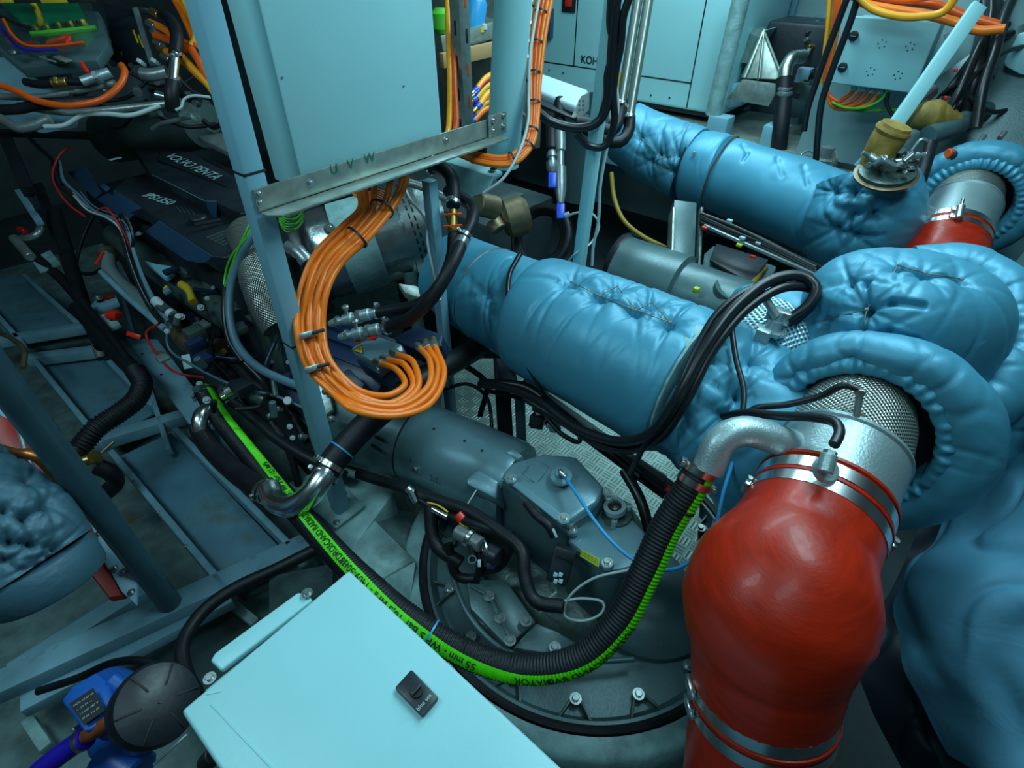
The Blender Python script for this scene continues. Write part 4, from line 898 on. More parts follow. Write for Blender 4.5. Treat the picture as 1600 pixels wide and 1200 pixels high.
lab = ['orange power cable with the tightest bottom loop, to the first left-hand motor gland', 'orange power cable looping to the middle left-hand motor gland', 'orange power cable looping to the right-hand gland of the pale motor box',
       'orange power cable looping to the nearest gland of the dark blue motor box', 'orange power cable looping to the middle gland of the dark blue motor box', 'outermost orange power cable with the widest bottom loop']
OP = []
tops = [(636, 262), (630, 262), (612, 262), (588, 262), (572, 262), (562, 262)]
for k in range(6):
    ox_, oy_ = offs[5-k]; tx0 = tops[k][0]
    pts = [(tx0, 258, 1.37), (tx0-3, 288, 1.34), (tx0*.55+(575+ox_*.5)*.45, 325, 1.315)]
    for i, c in enumerate(cen[2:]):
        fx, fy = [(1, .8), (1, .6), (1, .1), (1, 0), (.85, -.5), (.5, -.9)][i]; pts.append((c[0]+ox_*fx, c[1]+oy_*fy, c[2]+0.010*((k+i) % 2)))
    pts += ends[k]
    p = Path(pts, None, 0.008); OP.append(p)
    t = thing('orange_power_cable', lab[k], 'cable', 'orange cables of the big loop')
    sweep('cable_jacket', p, 0.0078, ORANGE, t, n=16)
    e = p.at(p.L); d = p.tat(p.L-0.01); g = cyl('cable_gland', e-d*0.004, e+d*0.022, 0.0115, SCREW, t, 6); cyl('gland_nut', e+d*0.018, e+d*0.034, 0.010, BRASS, t, 12)
    if k == 2:
        for s in (0.14, 0.24): 
            c = p.at(s); lathe('cable_tie', [(-.003, .028), (-.003, .030), (.003, .030), (.003, .028), (-.003, .028)], c, p.tat(s), BLACKP, t, 32)
for q, lb in (((481, 523, 1.205), 'small metal cable clip holding the orange loop to the post, upper one'), ((489, 576, 1.20), 'small metal cable clip holding the orange loop to the post, lower one')):
    t = thing('cable_clip', lb, 'clip'); x, y, d = RT*0.96+UP*0.28, (UP*0.96-RT*0.28), -FW
    box('clip_body', P(*q), (0.034, 0.014, 0.012), STEELD, t, 0.002, ax=(x, y, d)); box('clip_strap', P(q[0]+16, q[1]-5, q[2]-.012), (0.028, 0.008, 0.006), BLACKP, t, 0.002, ax=(x, y, d)); cyl('clip_screw', P(q[0]+2, q[1], q[2]-0.008), P(q[0]+2, q[1], q[2]-0.012), 0.004, SCREW, t, 8)
# orange thin strands just below the bracket
for k in range(7):
    o = sweep('orange_wire', [(548+4*k, 300+2*k, 1.42), (560+3*k, 308+k, 1.40), (588-k, 296+3*k, 1.40), (600, 300+4*k, 1.43)], 0.0022, ORANGE); tag(o, 'thin orange wire coiled just below the angle bracket', 'wire', 'thin orange wires under the bracket')
for k in range(8):
    o = sweep('green_wire', [(436, 325+3*k, 1.30+.01*(k % 3)), (448, 334+4*k, 1.29+.006*(k % 2)), (462, 333+4*k-2*(k % 2), 1.30), (474, 318+4*k, 1.32)], 0.0017, GREENW); tag(o, 'green wire of the small coil beside the post under the bracket end', 'wire', 'green wires in a coil')

# ================================================================ electric motor with the two terminal boxes
em = thing('electric_motor', 'dark blue electric motor with a pale terminal box and warning sign, under the orange loop', 'electric motor')
mc_ = P(610, 560, 1.62)
mx, my, mz = basis(gx, EZ)   # mx side, my up, mz along
lathe('motor_body', [(-0.26, .15), (-0.25, .155), (0.06, .155), (0.08, .14)], P(600, 610, 1.78), gx, NAVYM, em, 48)
for k in range(10):
    a = math.pi*(0.05+0.9*k/9); u = mx*math.cos(a)+my*math.sin(a); c = P(600, 610, 1.78)-gx*0.1+u*0.158; box('cooling_fin', c, (0.004, 0.02, 0.28), NAVYM, em, 0.001, ax=(u.cross(gx), u, gx))
zt2 = P(590, 545, 1.50).z
top = [Zp(547, 546, zt2), Zp(592, 518, zt2), Zp(626, 537, zt2), Zp(583, 568, zt2)]
top = [P(547, 545, 1.50), P(578, 520, 1.52), P(626, 537, 1.48), P(585, 567, 1.45)]
n3 = (top[1]-top[0]).cross(top[3]-top[0]).normalized(); n3 = n3 if n3.z > 0 else -n3
prism('terminal_box', top, -n3*0.05, CASTL, em, 0.006, 3)
prism('terminal_base', [sum(top, Vector())/4+(v-sum(top, Vector())/4)*1.12-n3*0.05 for v in top], -n3*0.07, NAVYM, em, 0.006)
ws = [P(552, 549, 1.488), P(566, 540, 1.49), P(567.5, 553, 1.475)]
prism('warning_sign', ws, n3*0.002, YELLOW, em, 0)
tri = [w_+n3*0.0022 for w_ in ws]
for i in range(3): strip('sign_border', tri[i], tri[(i+1) % 3], 0.0015, n3, INK, em, 0.0004)
cz = (tri[0]+tri[1]+tri[2])/3; strip('bolt_symbol', cz+UP*0.005, cz-UP*0.004+RT*0.001, 0.0018, n3, INK, em, 0.0004)
prism('gland_plate', [P(583, 566, 1.445), P(627, 537, 1.475), P(631, 548, 1.475), P(590, 580, 1.44)], -n3*0.03, STEELD, em, 0.003)
top2 = [P(614, 528, 1.52), P(650, 508, 1.56), P(692, 522, 1.52), P(690, 540, 1.50), P(652, 548, 1.49)]
prism('second_terminal_box', top2, -n3*0.06, NAVYM, em, 0.006, 3)
prism('connector_cover', [P(648, 540, 1.482), P(652, 530, 1.49), P(688, 530, 1.49), P(691, 541, 1.485)], -n3*0.02, BLACKM, em, 0.003)
prism('side_bracket', [P(520, 590, 1.58), P(545, 575, 1.58), P(570, 600, 1.56), P(545, 640, 1.56)], -n3*0.03, NAVYM, em, 0.004)
o = thing('interlock_plug', 'small orange and red plug on the pale motor terminal box', 'connector'); cyl('plug_body', P(556, 536, 1.46), P(564, 532, 1.46), 0.006, ORANGED, o, 12); cyl('plug_nut', P(566, 531, 1.46), P(574, 528, 1.455), 0.0075, SCREW, o, 6); box('red_latch', P(583, 529, 1.45), (0.014, 0.010, 0.006), REDC, o, 0.002, ax=(RT, UP, -FW))
# valve fittings and hoses coming down to them
def valve(label, a, b, D):
    t = thing('valve_fitting', label, 'valve'); A = P(*a, D); B = P(*b, D-0.04); d = (B-A); u = d.normalized()
    lathe('valve_body', [(0, .008), (d.length*.12, .012), (d.length*.14, .010), (d.length*.3, .010), (d.length*.32, .015), (d.length*.5, .0165), (d.length*.52, .012), (d.length*.68, .013), (d.length*.70, .016), (d.length*.86, .016), (d.length*.88, .012), (d.length, .012)], A, u, ALUR, t, 20)
    lathe('hex_nut', [(0, .018), (.012, .018)], A+d*0.6, u, SCREW, t, 6); lathe('hex_nut', [(0, .016), (.010, .016)], A+d*0.15, u, SCREW, t, 6)
    cyl('stem', A+d*0.4, A+d*0.4+EZ*0.035, 0.005, SCREW, t, 10); lathe('knob', [(0, .006), (.004, .009), (.010, .009), (.013, .005)], A+d*0.4+EZ*0.03, EZ, SCREW, t, 14)
    return t
valve('upper silver valve fitting behind the pale motor box', (515, 506), (588, 488), 1.48); valve('lower silver valve fitting above the warning sign', (530, 527), (602, 512), 1.45)
o = cyl('red_valve_lever', P(575, 530, 1.42), P(590, 526, 1.42), 0.005, REDC, None, 10); tag(o, 'small red lever under the lower silver valve', 'lever')
for nm, lb, pts, r in (('rubber_hose', 'long black rubber hose from the lower valve up to the steel hose joint', [(600, 513, 1.415), (640, 498, 1.38), (675, 465, 1.34), (700, 425, 1.33), (715, 395, 1.34), (724, 370, 1.37)], 0.0165),
                       ('rubber_hose', 'black rubber hose from the upper valve passing behind the longer one', [(585, 489, 1.45), (620, 484, 1.43), (660, 472, 1.41), (690, 440, 1.40), (706, 400, 1.40), (709, 366, 1.40)], 0.0155),
                       ('rubber_hose', 'curved black rubber hose from the pump pipe down to the twin clamps', [(724, 372, 1.365), (736, 350, 1.38), (738, 325, 1.42), (722, 310, 1.46), (700, 298, 1.5)], 0.0165),
                       ('rubber_hose', 'black bent hose above the brass tee, left of the white bracket arm', [(708, 322, 1.42), (709, 300, 1.43), (704, 275, 1.44), (688, 262, 1.46), (672, 262, 1.49)], 0.018)):
    t = thing(nm, lb, 'hose'); hp = Path(pts); sweep('hose_body', hp, r, BLACKR, t, n=20); clamp(hp.at(.008), hp.tat(.008), r+.0005, t, .009, up=UP)
    if 'bent' in lb: clamp(hp.at(hp.L-.01), hp.tat(hp.L-.01), r+.0005, t, .009, up=UP)
tt_ = thing('brass_tee', 'brass tee fitting between two black hoses right of the short pale post', 'fitting')
cyl('tee_body', P(708, 328, 1.40), P(708, 362, 1.40), 0.012, BRASS, tt_, 18)
for y in (336, 354): beam('lead_tab', P(693, y, 1.39), P(722, y-2, 1.39), 0.005, 0.006, ORANGED, tt_)
lathe('union', [(0, .013), (.006, .016), (.014, .016), (.018, .013)], P(708, 352, 1.395), -EZ, BRASS, tt_, 18)
cyl('lower_union', P(725, 372, 1.36), P(718, 386, 1.355), 0.0185, SCREW, tt_, 18)

# ================================================================ black cable loops over the near duct
BL = 'black cables looping over the near duct'
cables([
 ('black_cable', 'thick black cable with a thin yellow line, outer loop over the duct end blanket', 'cable', BLACKC, 0.012, [(1232, 500, 1.18), (1262, 478, 1.16), (1275, 450, 1.16), (1255, 432, 1.17), (1210, 436, 1.17), (1150, 478, 1.15), (1100, 545, 1.13), (1060, 620, 1.14), (1020, 675, 1.20), (970, 690, 1.28), (900, 668, 1.38), (840, 625, 1.48), (790, 605, 1.56), (750, 600, 1.62)], BL),
 ('black_cable', 'second thick black cable under the yellow-lined one over the duct end', 'cable', BLACKC, 0.0105, [(1238, 505, 1.19), (1268, 475, 1.18), (1272, 455, 1.18), (1230, 448, 1.17), (1170, 480, 1.16), (1115, 545, 1.145), (1075, 620, 1.15), (1035, 680, 1.20), (990, 702, 1.28), (940, 696, 1.35), (880, 660, 1.44), (820, 622, 1.52)], BL),
 ('black_cable', 'slimmer black cable along the top left of the loop over the near duct', 'cable', BLACKC, 0.007, [(1225, 440, 1.18), (1170, 452, 1.16), (1120, 490, 1.15), (1085, 550, 1.14), (1050, 630, 1.15), (1010, 690, 1.22), (985, 740, 1.3)], BL),
 ('black_cable', 'black cable dropping from the loop down the duct end blanket', 'cable', BLACKC, 0.006, [(1143, 510, 1.16), (1150, 560, 1.13), (1162, 610, 1.10), (1160, 650, 1.08)]),
 ('black_cable', 'thin black strap cable around the left end of the near duct', 'cable', BLACKC, 0.007, [(812, 398, 1.50), (796, 430, 1.48), (795, 480, 1.45), (810, 540, 1.44), (835, 590, 1.46), (860, 640, 1.5)]),
 ('probe_lead', 'black lead running to the temperature probe on the riser mesh', 'cable', BLACKC, 0.0065, [(1345, 610, 0.948), (1320, 602, 0.96), (1285, 618, 0.99), (1230, 632, 1.03), (1180, 638, 1.06), (1160, 655, 1.09)]),
 ('sensor_lead', 'black sleeved lead bending down to the sensor on the aluminium spool', 'cable', BLACKC, 0.0085, [(1303, 695, 0.865), (1312, 675, 0.88), (1305, 660, 0.90), (1270, 652, 0.94), (1220, 650, 0.99), (1170, 645, 1.05), (1130, 650, 1.12)]),
 ('yellow_hose', 'thin yellow hose curving down in the dark gap behind the near duct', 'hose', YELD, 0.010, [(955, 270, 2.4), (960, 310, 2.4), (975, 345, 2.35), (1005, 370, 2.3), (1042, 388, 2.25)]),
 ('yellow_hose', 'short yellow hose on the grey housing between the ducts, left one', 'hose', YELD, 0.010, [(1100, 420, 2.1), (1125, 430, 2.05), (1150, 442, 2.0)]),
 ('yellow_hose', 'short yellow hose on the grey housing between the ducts, right one', 'hose', YELD, 0.010, [(1172, 447, 1.95), (1182, 435, 2.0), (1196, 418, 2.05)]),
 ('white_cable', 'thin white cable hanging from the black hoses down past the slim post', 'cable', WHITEC, 0.0045, [(965, 90, 1.378), (963, 130, 1.415), (965, 175, 1.458), (950, 225, 1.509), (938, 290, 1.581), (935, 345, 1.648), (927, 385, 1.7), (925, 415, 1.741)]),
 ('white_cable', 'thin white cable looped around the slim post', 'cable', WHITEC, 0.0035, [(884, 338, 1.75), (905, 332, 1.72), (925, 334, 1.73), (936, 352, 1.75), (925, 378, 1.76), (900, 395, 1.74), (888, 408, 1.78)]),
 ('white_cable', 'thin white cable beside the orange bundle at the white column', 'cable', WHITEC, 0.004, [(858, -90, 1.42), (844, -10, 1.42), (835, 40, 1.42), (828, 90, 1.42), (826, 150, 1.43), (825, 190, 1.42), (810, 240, 1.40), (785, 280, 1.40), (755, 302, 1.42)]),
])
OB = 'orange bundle beside the white column'
for k, (dx, m_) in enumerate(((-6, ORANGE), (2, ORANGED), (9, ORANGE), (14, ORANGE))):
    o = thing('orange_power_cable', ['orange cable nearest the white column in the hanging bundle', 'darker orange cable second from the white column in the bundle', 'orange cable third from the white column in the bundle', 'orange cable on the outer right of the hanging bundle'][k], 'cable', OB)
    p = Path([(868+dx, -100, 1.45), (852+dx, -25, 1.45), (838+dx, 50, 1.45), (833+dx*.7, 130, 1.45), (832+dx*.5, 190, 1.44), (822+dx*.6, 228, 1.42), (795+dx*.6, 248+dx*.5, 1.41), (762, 248+dx*.6, 1.41), (720, 236+dx*.5, 1.43), (690, 222+dx*.5, 1.46)])
    sweep('cable_jacket', p, 0.0066, m_, o, n=14)
    if k == 1:
        for s in (0.18, 0.25, 0.32, 0.39, 0.46, 0.50, 0.55): ring('cable_tie', p.at(min(s*1.15, p.L-.02)), p.tat(min(s*1.15, p.L-.02)), 0.0155, 0.005, 0.002, BLACKP, o, 24)
for k, (x0_, m_) in enumerate(((699, ORANGEY), (706, ORANGED))):
    o = sweep('orange_power_cable', [(x0_, -20, 1.60), (x0_+2, 60, 1.60), (x0_+4, 130, 1.60), (x0_+2+k*4, 200, 1.58), (x0_-2, 215, 1.56)], 0.0085, m_, n=14); tag(o, ['yellow-orange cable right along the edge of the upper cabinet', 'orange-red cable tucked beside the slotted strut'][k], 'cable')
# tubes hanging at the centre top
for k, (a, b, lb) in enumerate((((1011, -90), (970, 165), 'left one of two straight metal tubes hanging in front of the generator'), ((1028, -90), (983, 185), 'right one of two straight metal tubes hanging in front of the generator'))):
    t = thing('metal_tube', lb, 'tube'); A = P(*a, 1.95); B = P(b[0], b[1], 1.97); cyl('tube_body', A, B, 0.0175, TUBES, t, 20); clamp(B, (B-A), 0.020, t, .012)
cables([
 ('rubber_hose', 'black hose bending left from the left hanging metal tube', 'hose', BLACKR, 0.021, [(970, 165, 1.97), (966, 190, 1.96), (955, 205, 1.95), (930, 195, 1.95), (900, 190, 1.95)]),
 ('rubber_hose', 'black hose bending left from the right hanging metal tube', 'hose', BLACKR, 0.021, [(984, 182, 1.97), (982, 205, 1.97), (968, 222, 1.96), (945, 218, 1.96), (915, 200, 1.97)]),
 ('black_cable', 'wavy black cable bundle hanging down past the slim post', 'cable', BLACKC, 0.012, [(973, -90, 1.236), (965, -10, 1.295), (960, 30, 1.327), (956, 80, 1.37), (954, 120, 1.405), (950, 160, 1.443), (935, 190, 1.473), (905, 200, 1.483), (860, 190, 1.473), (840, 175, 1.458)]),
 ('black_cable', 'second black cable in the bundle at the slim post, right strand', 'cable', BLACKC, 0.010, [(1000, -90, 1.236), (985, -10, 1.295), (974, 25, 1.323), (970, 70, 1.361), (962, 110, 1.396), (958, 150, 1.434), (960, 190, 1.473), (945, 228, 1.512), (920, 228, 1.512), (900, 208, 1.491)]),
 ('black_cable', 'third black cable in the bundle at the slim post, left strand', 'cable', BLACKC, 0.009, [(958, -90, 1.236), (955, -10, 1.295), (953, 40, 1.336), (960, 75, 1.365), (949, 115, 1.401), (948, 150, 1.434), (940, 180, 1.463)]),
])
# trough tray with bag on it
tr = thing('cable_tray', 'perforated metal tray end with a plastic-wrapped sheet on it, below the generator lettering', 'tray')
prism('tray_floor', [P(838, 160, 2.0), P(905, 188, 1.95), P(922, 180, 2.0), P(850, 148, 2.1)], (0, 0, -0.01), BLACKM, tr, 0.002)
prism('perforated_end', [P(893, 182, 1.93), P(908, 150, 1.97), P(921, 144, 2.02), P(920, 172, 2.0), P(905, 186, 1.94)], (0.004, 0.002, 0), ALU, tr, 0.002)
for k in range(6): q = P(905+(k % 2)*6, 158+(k//2)*7, 1.945); cyl('hole', q, q-FW*0.003, 0.004, INK, tr, 10)
bagq = prism('plastic_wrap', [P(842, 112, 2.12), P(920, 140, 2.02), P(900, 166, 1.95), P(840, 142, 2.05)], (0, 0, -0.03), LABELW, None, 0.010, 4); tag(bagq, 'folded silvery plastic sheet lying on the tray beside the slim post', 'plastic sheet')
wb = prism('white_arm', [P(694, 250, 1.50), P(716, 236, 1.52), P(786, 268, 1.46), P(774, 276, 1.44)], (0, 0, -0.01), WHITE, None, 0.003)
ta = thing('white_bracket_arm', 'white folded metal arm under the white column with an orange bundle on it', 'bracket')
wb.parent = ta; wb.name = 'arm_top'
prism('arm_side', [P(694, 250, 1.50), P(774, 276, 1.44), P(762, 300, 1.46), P(738, 307, 1.49), P(715, 300, 1.52)], (-0.004, 0.004, 0), WHITE, ta, 0.002)
for q in ((741, 254), (771, 264)): bolt(P(*q, 1.455), EZ, 0.006, ta, BLACKM)
# ================================================================ near engine
en = thing('marine_engine', 'near marine diesel engine with black covers lettered VOLVO PENTA, left of the post', 'engine')
ZE = 1.08
c1 = [(205, 226), (252, 222), (300, 240), (385, 284), (405, 300), (412, 330), (386, 331), (375, 333), (336, 315), (319, 315), (235, 272)]
prism('upper_cover', [Zp(*q, ZE+0.05) for q in c1], (0, 0, -0.06), BLACKM, en, 0.006, 3)
prism('raised_panel', [Zp(*q, ZE+0.056) for q in ((252, 233), (362, 278), (352, 290), (246, 250))], (0, 0, -0.006), BLACKP, en, 0.002)
a = Zp(256, 244, ZE+0.058); b = Zp(334, 281, ZE+0.058); dx_ = (b-a).normalized()
text_fit('cover_lettering', 'VOLVO PENTA', a, b, PRINT, en, 0.01)
strip('bright_line', Zp(238, 273, ZE+0.052), Zp(320, 314, ZE+0.052), 0.002, EZ, GREYC, en)
c2_ = [(178, 295), (196, 277), (236, 276), (318, 317), (376, 336), (402, 344), (410, 375), (352, 402), (332, 400), (248, 343), (222, 324)]
prism('lower_cover', [Zp(*q, ZE) for q in c2_], (0, 0, -0.06), BLACKM, en, 0.006, 3)
def quadf(name, pts, m, par, th=0.006):
    pts = [V(p) for p in pts]; n = (pts[1]-pts[0]).cross(pts[-1]-pts[0]).normalized()
    if n.dot(CAM-pts[0]) < 0: n = -n
    return prism(name, pts, -n*th, m, par, th*0.4)
quadf('side_panel', [Zp(150, 311, ZE-0.07), Zp(178, 296, ZE-0.002), Zp(222, 325, ZE-0.002), Zp(196, 346, ZE-0.08)], NAVYP, en)  # side facets painted navy for the blue light on them
quadf('side_panel', [Zp(248, 344, ZE-0.002), Zp(332, 400, ZE-0.002), Zp(352, 402, ZE-0.002), Zp(330, 410, ZE-0.05), Zp(312, 411, ZE-0.06), Zp(290, 407, ZE-0.06), Zp(226, 362, ZE-0.08)], NAVYP, en)
quadf('side_panel', [Zp(196, 332, ZE-0.05), Zp(222, 325, ZE-0.002), Zp(248, 344, ZE-0.002), Zp(240, 350, ZE-0.05)], BLACKM, en)
quadf('side_panel', [Zp(104, 268, ZE-0.02), Zp(135, 262, ZE-0.0), Zp(150, 290, ZE-0.02), Zp(158, 300, ZE-0.04), Zp(148, 310, ZE-0.08)], NAVYP, en)
quadf('lug', [Zp(155, 290, ZE+.01), Zp(162, 286, ZE+.01), Zp(172, 293, ZE+.01), Zp(165, 298, ZE+.01)], NAVYP, en)
quadf('corner_cap', [Zp(322, 315, ZE+.055), Zp(338, 315, ZE+.055), Zp(338, 342, ZE), Zp(324, 332, ZE)], NAVYP, en)
a = Zp(221, 306, ZE+0.002); b = Zp(262, 320, ZE+0.002); dx_ = (b-a).normalized()
text_fit('cover_lettering', 'IPS1350', a, b, PRINT, en, 0.012)
for k in range(5): strip('rib', Zp(323+6*k, 372+3*k, ZE), Zp(384+1.5*k, 349+4*k, ZE), 0.007, EZ, CASTD, en, 0.003)
for k in range(4): strip('rib', Zp(275+7*k, 322+1*k, ZE), Zp(283+7*k, 332+1*k, ZE), 0.003, EZ, CASTD, en, 0.002)
lathe('oil_filler_cap', [(0, .030), (.02, .030), (.024, .026), (.024, 0)], Zp(312, 348, ZE), EZ, BLACKP, en, 24, rmod=lambda a, s: 1+0.06*math.cos(8*a)); beam('cap_handle', Zp(303, 352, ZE+.028), Zp(345, 344, ZE+.02), 0.014, 0.012, BLACKP, en)
bolt(Zp(217, 366, ZE-.07), EZ, 0.008, en, STEELD)
strip('yellow_sticker', Zp(202, 227, ZE+.06), Zp(227, 222, ZE+.06), 0.012, EZ, YELLOW, en, 0.0006)
box('white_tag', Zp(180, 248, ZE+.04), (0.05, 0.02, 0.002), LABELW, en, 0.0005, ax=(RT*0.3-UP, RT, -FW) if 0 else (EX, EY, EZ))
# block and side details
box('engine_block', Vector((0.98, 2.45, 0.70)), (0.60, 1.50, 0.56), BLACKM, en, 0.02)
box('flywheel_housing', Vector((0.93, 1.68, 0.72)), (0.56, 0.10, 0.52), CASTD, en, 0.02)
lathe('flywheel_rim', [(0, .27), (.03, .28), (.05, .27)], Vector((0.93, 1.60, 0.72)), EY, CASTD, en, 64)
box('oil_pan', Vector((0.93, 2.3, 0.40)), (0.46, 1.3, 0.16), BLACKM, en, 0.03)
sweep('side_manifold', [Vector((0.66, 1.85, 0.80)), Vector((0.64, 2.3, 0.82)), Vector((0.66, 2.9, 0.84))], 0.055, CASTD, en, n=20)
for k in range(6): cyl('manifold_stub', Vector((0.70, 1.9+0.19*k, 0.86)), Vector((0.66, 1.9+0.19*k, 0.80)), 0.034, CASTD, en, 16)
for k in range(3): cyl('filter_can', Vector((0.60, 2.05+0.17*k, 0.70)), Vector((0.60, 2.05+0.17*k, 0.52)), 0.052, [BLACKM, NAVYM, BLACKM][k], en, 24)
r2 = random.Random(5)
for k in range(46):
    x = r2.uniform(240, 460); y = 430+(x-240)*0.45+r2.uniform(-20, 160); D = 2.05-(y-420)*0.0017
    c = P(x, y, D); kd = k % 4
    if kd == 0: box('bracket', c, (r2.uniform(.02, .06), r2.uniform(.02, .06), r2.uniform(.01, .04)), r2.choice([BLACKM, NAVYM, STEELD, CASTD]), en, 0.003)
    elif kd == 1: cyl('fitting', c, c+Vector((r2.uniform(-.03, .03), r2.uniform(-.05, .05), r2.uniform(.01, .05))), r2.uniform(.006, .014), r2.choice([STEELD, CASTD, CASTG, BLACKM]), en, 16)
    elif kd == 2: bolt(c, (CAM-c+EZ).normalized(), r2.uniform(.004, .007), en, STEELD)
    else:
        e = c+Vector((r2.uniform(-.15, .15), r2.uniform(-.25, .25), r2.uniform(-.08, .05))); sweep('small_hose', [c, (c+e)/2+Vector((r2.uniform(-.05, .05), 0, -.03)), e], r2.uniform(.004, .011), r2.choice([BLACKC, BLACKR, BLACKC, NAVYM]), en, n=10)
# lower left side: looms and hoses of the engine, near the post
for pts, r in (([(330, 610, 1.9), (380, 640, 1.8), (440, 690, 1.72), (500, 725, 1.68), (540, 745, 1.7)], .018), ([(400, 600, 1.85), (450, 640, 1.8), (480, 690, 1.75)], .014), ([(360, 560, 1.95), (420, 620, 1.85), (520, 690, 1.78)], .016), ([(250, 470, 2.2), (300, 520, 2.1), (380, 600, 1.95)], .02)):
    sweep('engine_hose', pts, r, BLACKR, en, n=14)
lathe('coupling', [(0, .030), (.02, .034), (.022, .030), (.04, .030), (.042, .034), (.06, .034)], P(350, 618, 1.83), RT*0.8+UP*0.4, STEEL, en, 28)
lathe('coupling', [(0, .020), (.03, .020), (.05, .014)], P(395, 618, 1.80), RT*0.6-UP*0.2, STEELD, en, 20)
prism('blue_bracket', [P(430, 590, 1.78), P(452, 580, 1.78), P(520, 660, 1.70), P(500, 690, 1.70)], -n3*0.02, NAVYM, en, 0.003)
prism('step_bracket', [P(470, 575, 1.66), P(505, 572, 1.66), P(520, 640, 1.62), P(500, 655, 1.62)], -n3*0.015, STEELD, en, 0.003)
for q in ((507, 612, 1.62), (516, 655, 1.6), (420, 650, 1.76), (470, 682, 1.72), (432, 640, 1.75)): lathe('fitting', [(0, .010), (.012, .010), (.014, .007), (.03, .007)], P(*q), (CAM-P(*q))+RT*1.5, STEELD, en, 12)
tag(sweep('vertical_pipe', [P(425, 660, 1.75), P(450, 700, 1.72), P(470, 770, 1.75)], 0.012, BLACKR), 'thin black pipe running down behind the post foot', 'pipe')
# coolant pipe
cp = thing('coolant_pipe', 'silver curved coolant pipe with a bronze end along the engine side', 'pipe')
sweep('pipe_body', [(168, 398, 2.42), (172, 422, 2.38), (190, 445, 2.32), (225, 472, 2.22), (262, 502, 2.12), (282, 522, 2.08)], 0.030, ALUR, cp, n=28, step=0.01)
sweep('bronze_elbow', [(280, 519, 2.08), (292, 534, 2.05), (320, 544, 2.02), (352, 542, 2.00)], 0.034, BRONZE, cp, n=28, step=0.01)
cyl('bronze_neck', P(165, 392, 2.43), P(172, 405, 2.42), 0.036, BRONZE, cp, 24); lathe('plug', [(0, .014), (.02, .014)], P(325, 552, 1.96), -EZ+EY*-1, BRASS, cp, 6); lathe('plug', [(0, .012), (.02, .012)], P(347, 547, 1.97), RT-UP, BRASS, cp, 6)
rl = sweep('bracket_rail', [(158, 425, 2.32), (200, 465, 2.22), (258, 515, 2.08)], 0.012, FRAME); tag(rl, 'thin blue-grey rail beside the silver coolant pipe', 'rail')
cyl('red_rod', P(149, 414, 2.35), P(161, 394, 2.38), 0.006, REDC, en, 10)
prism('cream_cover', [P(245, 412, 2.1), P(268, 415, 2.1), P(272, 425, 2.08), P(258, 434, 2.06), P(222, 405, 2.12)], (0, 0, -0.02), WHITE2, en, 0.004)
sweep('yellow_conduit', [(283, 444, 2.02), (294, 452, 2.0), (302, 472, 1.97)], 0.014, YELLOW, en, n=14, rf=lambda s, a: 1+.1*math.sin(s*700))
cyl('blue_connector', P(258, 458, 2.03), P(268, 452, 2.03), 0.014, GREYC, en, 12); cyl('yellow_plug', P(258, 452, 2.03), P(262, 447, 2.03), 0.008, YELLOW, en, 10)
rk = thing('isolator_switch', 'bright red knob on a pale bracket beside the engine, left', 'knob')
lathe('red_grip', [(0, .022), (.012, .030), (.026, .028), (.036, .016), (.038, 0)], P(178, 498, 2.28), UP+RT*0.1-FW*.3, REDC, rk, 20, rmod=lambda a, s: 1+0.12*math.cos(5*a)); prism('knob_base', [P(152, 492, 2.3), P(172, 488, 2.3), P(188, 506, 2.26), P(172, 512, 2.25)], (0, 0, -0.02), BEDW, rk, 0.004)
br = thing('red_topped_mount', 'blue-grey engine mount arm with a red top and bolt, above the red knob', 'mount'); prism('mount_arm', [P(140, 478, 2.4), P(150, 465, 2.42), P(180, 458, 2.42), P(185, 470, 2.38), P(150, 483, 2.36)], (0, 0, -0.03), FRAME, br, 0.008); prism('red_pad', [P(150, 468, 2.395), P(178, 459, 2.41), P(178, 464, 2.39), P(152, 472, 2.385)], (0, 0, 0.003), REDP, br, 0.001); bolt(P(154, 466, 2.38), EZ, 0.012, br)
tag(box('red_tool', P(210, 524, 2.2), (0.06, 0.02, 0.015), REDC, None, 0.004, ax=((RT*0.9-UP*0.3).normalized(), (UP*0.9+RT*0.3).normalized(), -FW)), 'red plastic piece lying by the pale bearer flange', 'clip')
# engine wiring harness
def off(pts, dx, dy, dd=0): return [(x+dx, y+dy, D+dd) for x, y, D in pts]
H = [(85, 250, 2.5), (92, 280, 2.42), (118, 305, 2.34), (140, 328, 2.26), (170, 340, 2.2), (190, 358, 2.14), (203, 400, 2.1), (218, 440, 2.06), (238, 478, 2.02), (255, 500, 2.0)]
HG = 'engine harness wires'
for k, (dx, dy, m_, lb) in enumerate(((-4, 2, REDW, 'red wire along the left side of the engine harness'), (0, 0, WHITEC, 'pale grey wire in the middle of the engine harness'), (3, -2, BLACKC, 'black wire on the engine side of the harness'), (5, 1, GREYC, 'blue-grey wire in the engine harness'), (7, -3, BLACKC, 'outer black wire over the blue engine cover edge'), (-1, 4, BLACKC, 'lowest black wire in the engine harness'), (9, 2, GREYC, 'second blue-grey wire nearest the engine'))):
    pts = off(H, dx+3*math.sin(k), dy, -0.01*k)
    if k == 0: pts += [(228, 520, 2.05), (250, 560, 2.0), (275, 582, 1.96), (320, 590, 1.95)]
    if k == 1: pts = pts[3:]
    if k == 3: pts += [(262, 540, 2.0), (300, 570, 1.9), (360, 600, 1.85), (440, 622, 1.7), (480, 640, 1.66)]
    tag(sweep('harness_wire', pts, 0.0045 if k < 5 else 0.006, m_, n=8, step=0.02), lb, 'wire', HG)
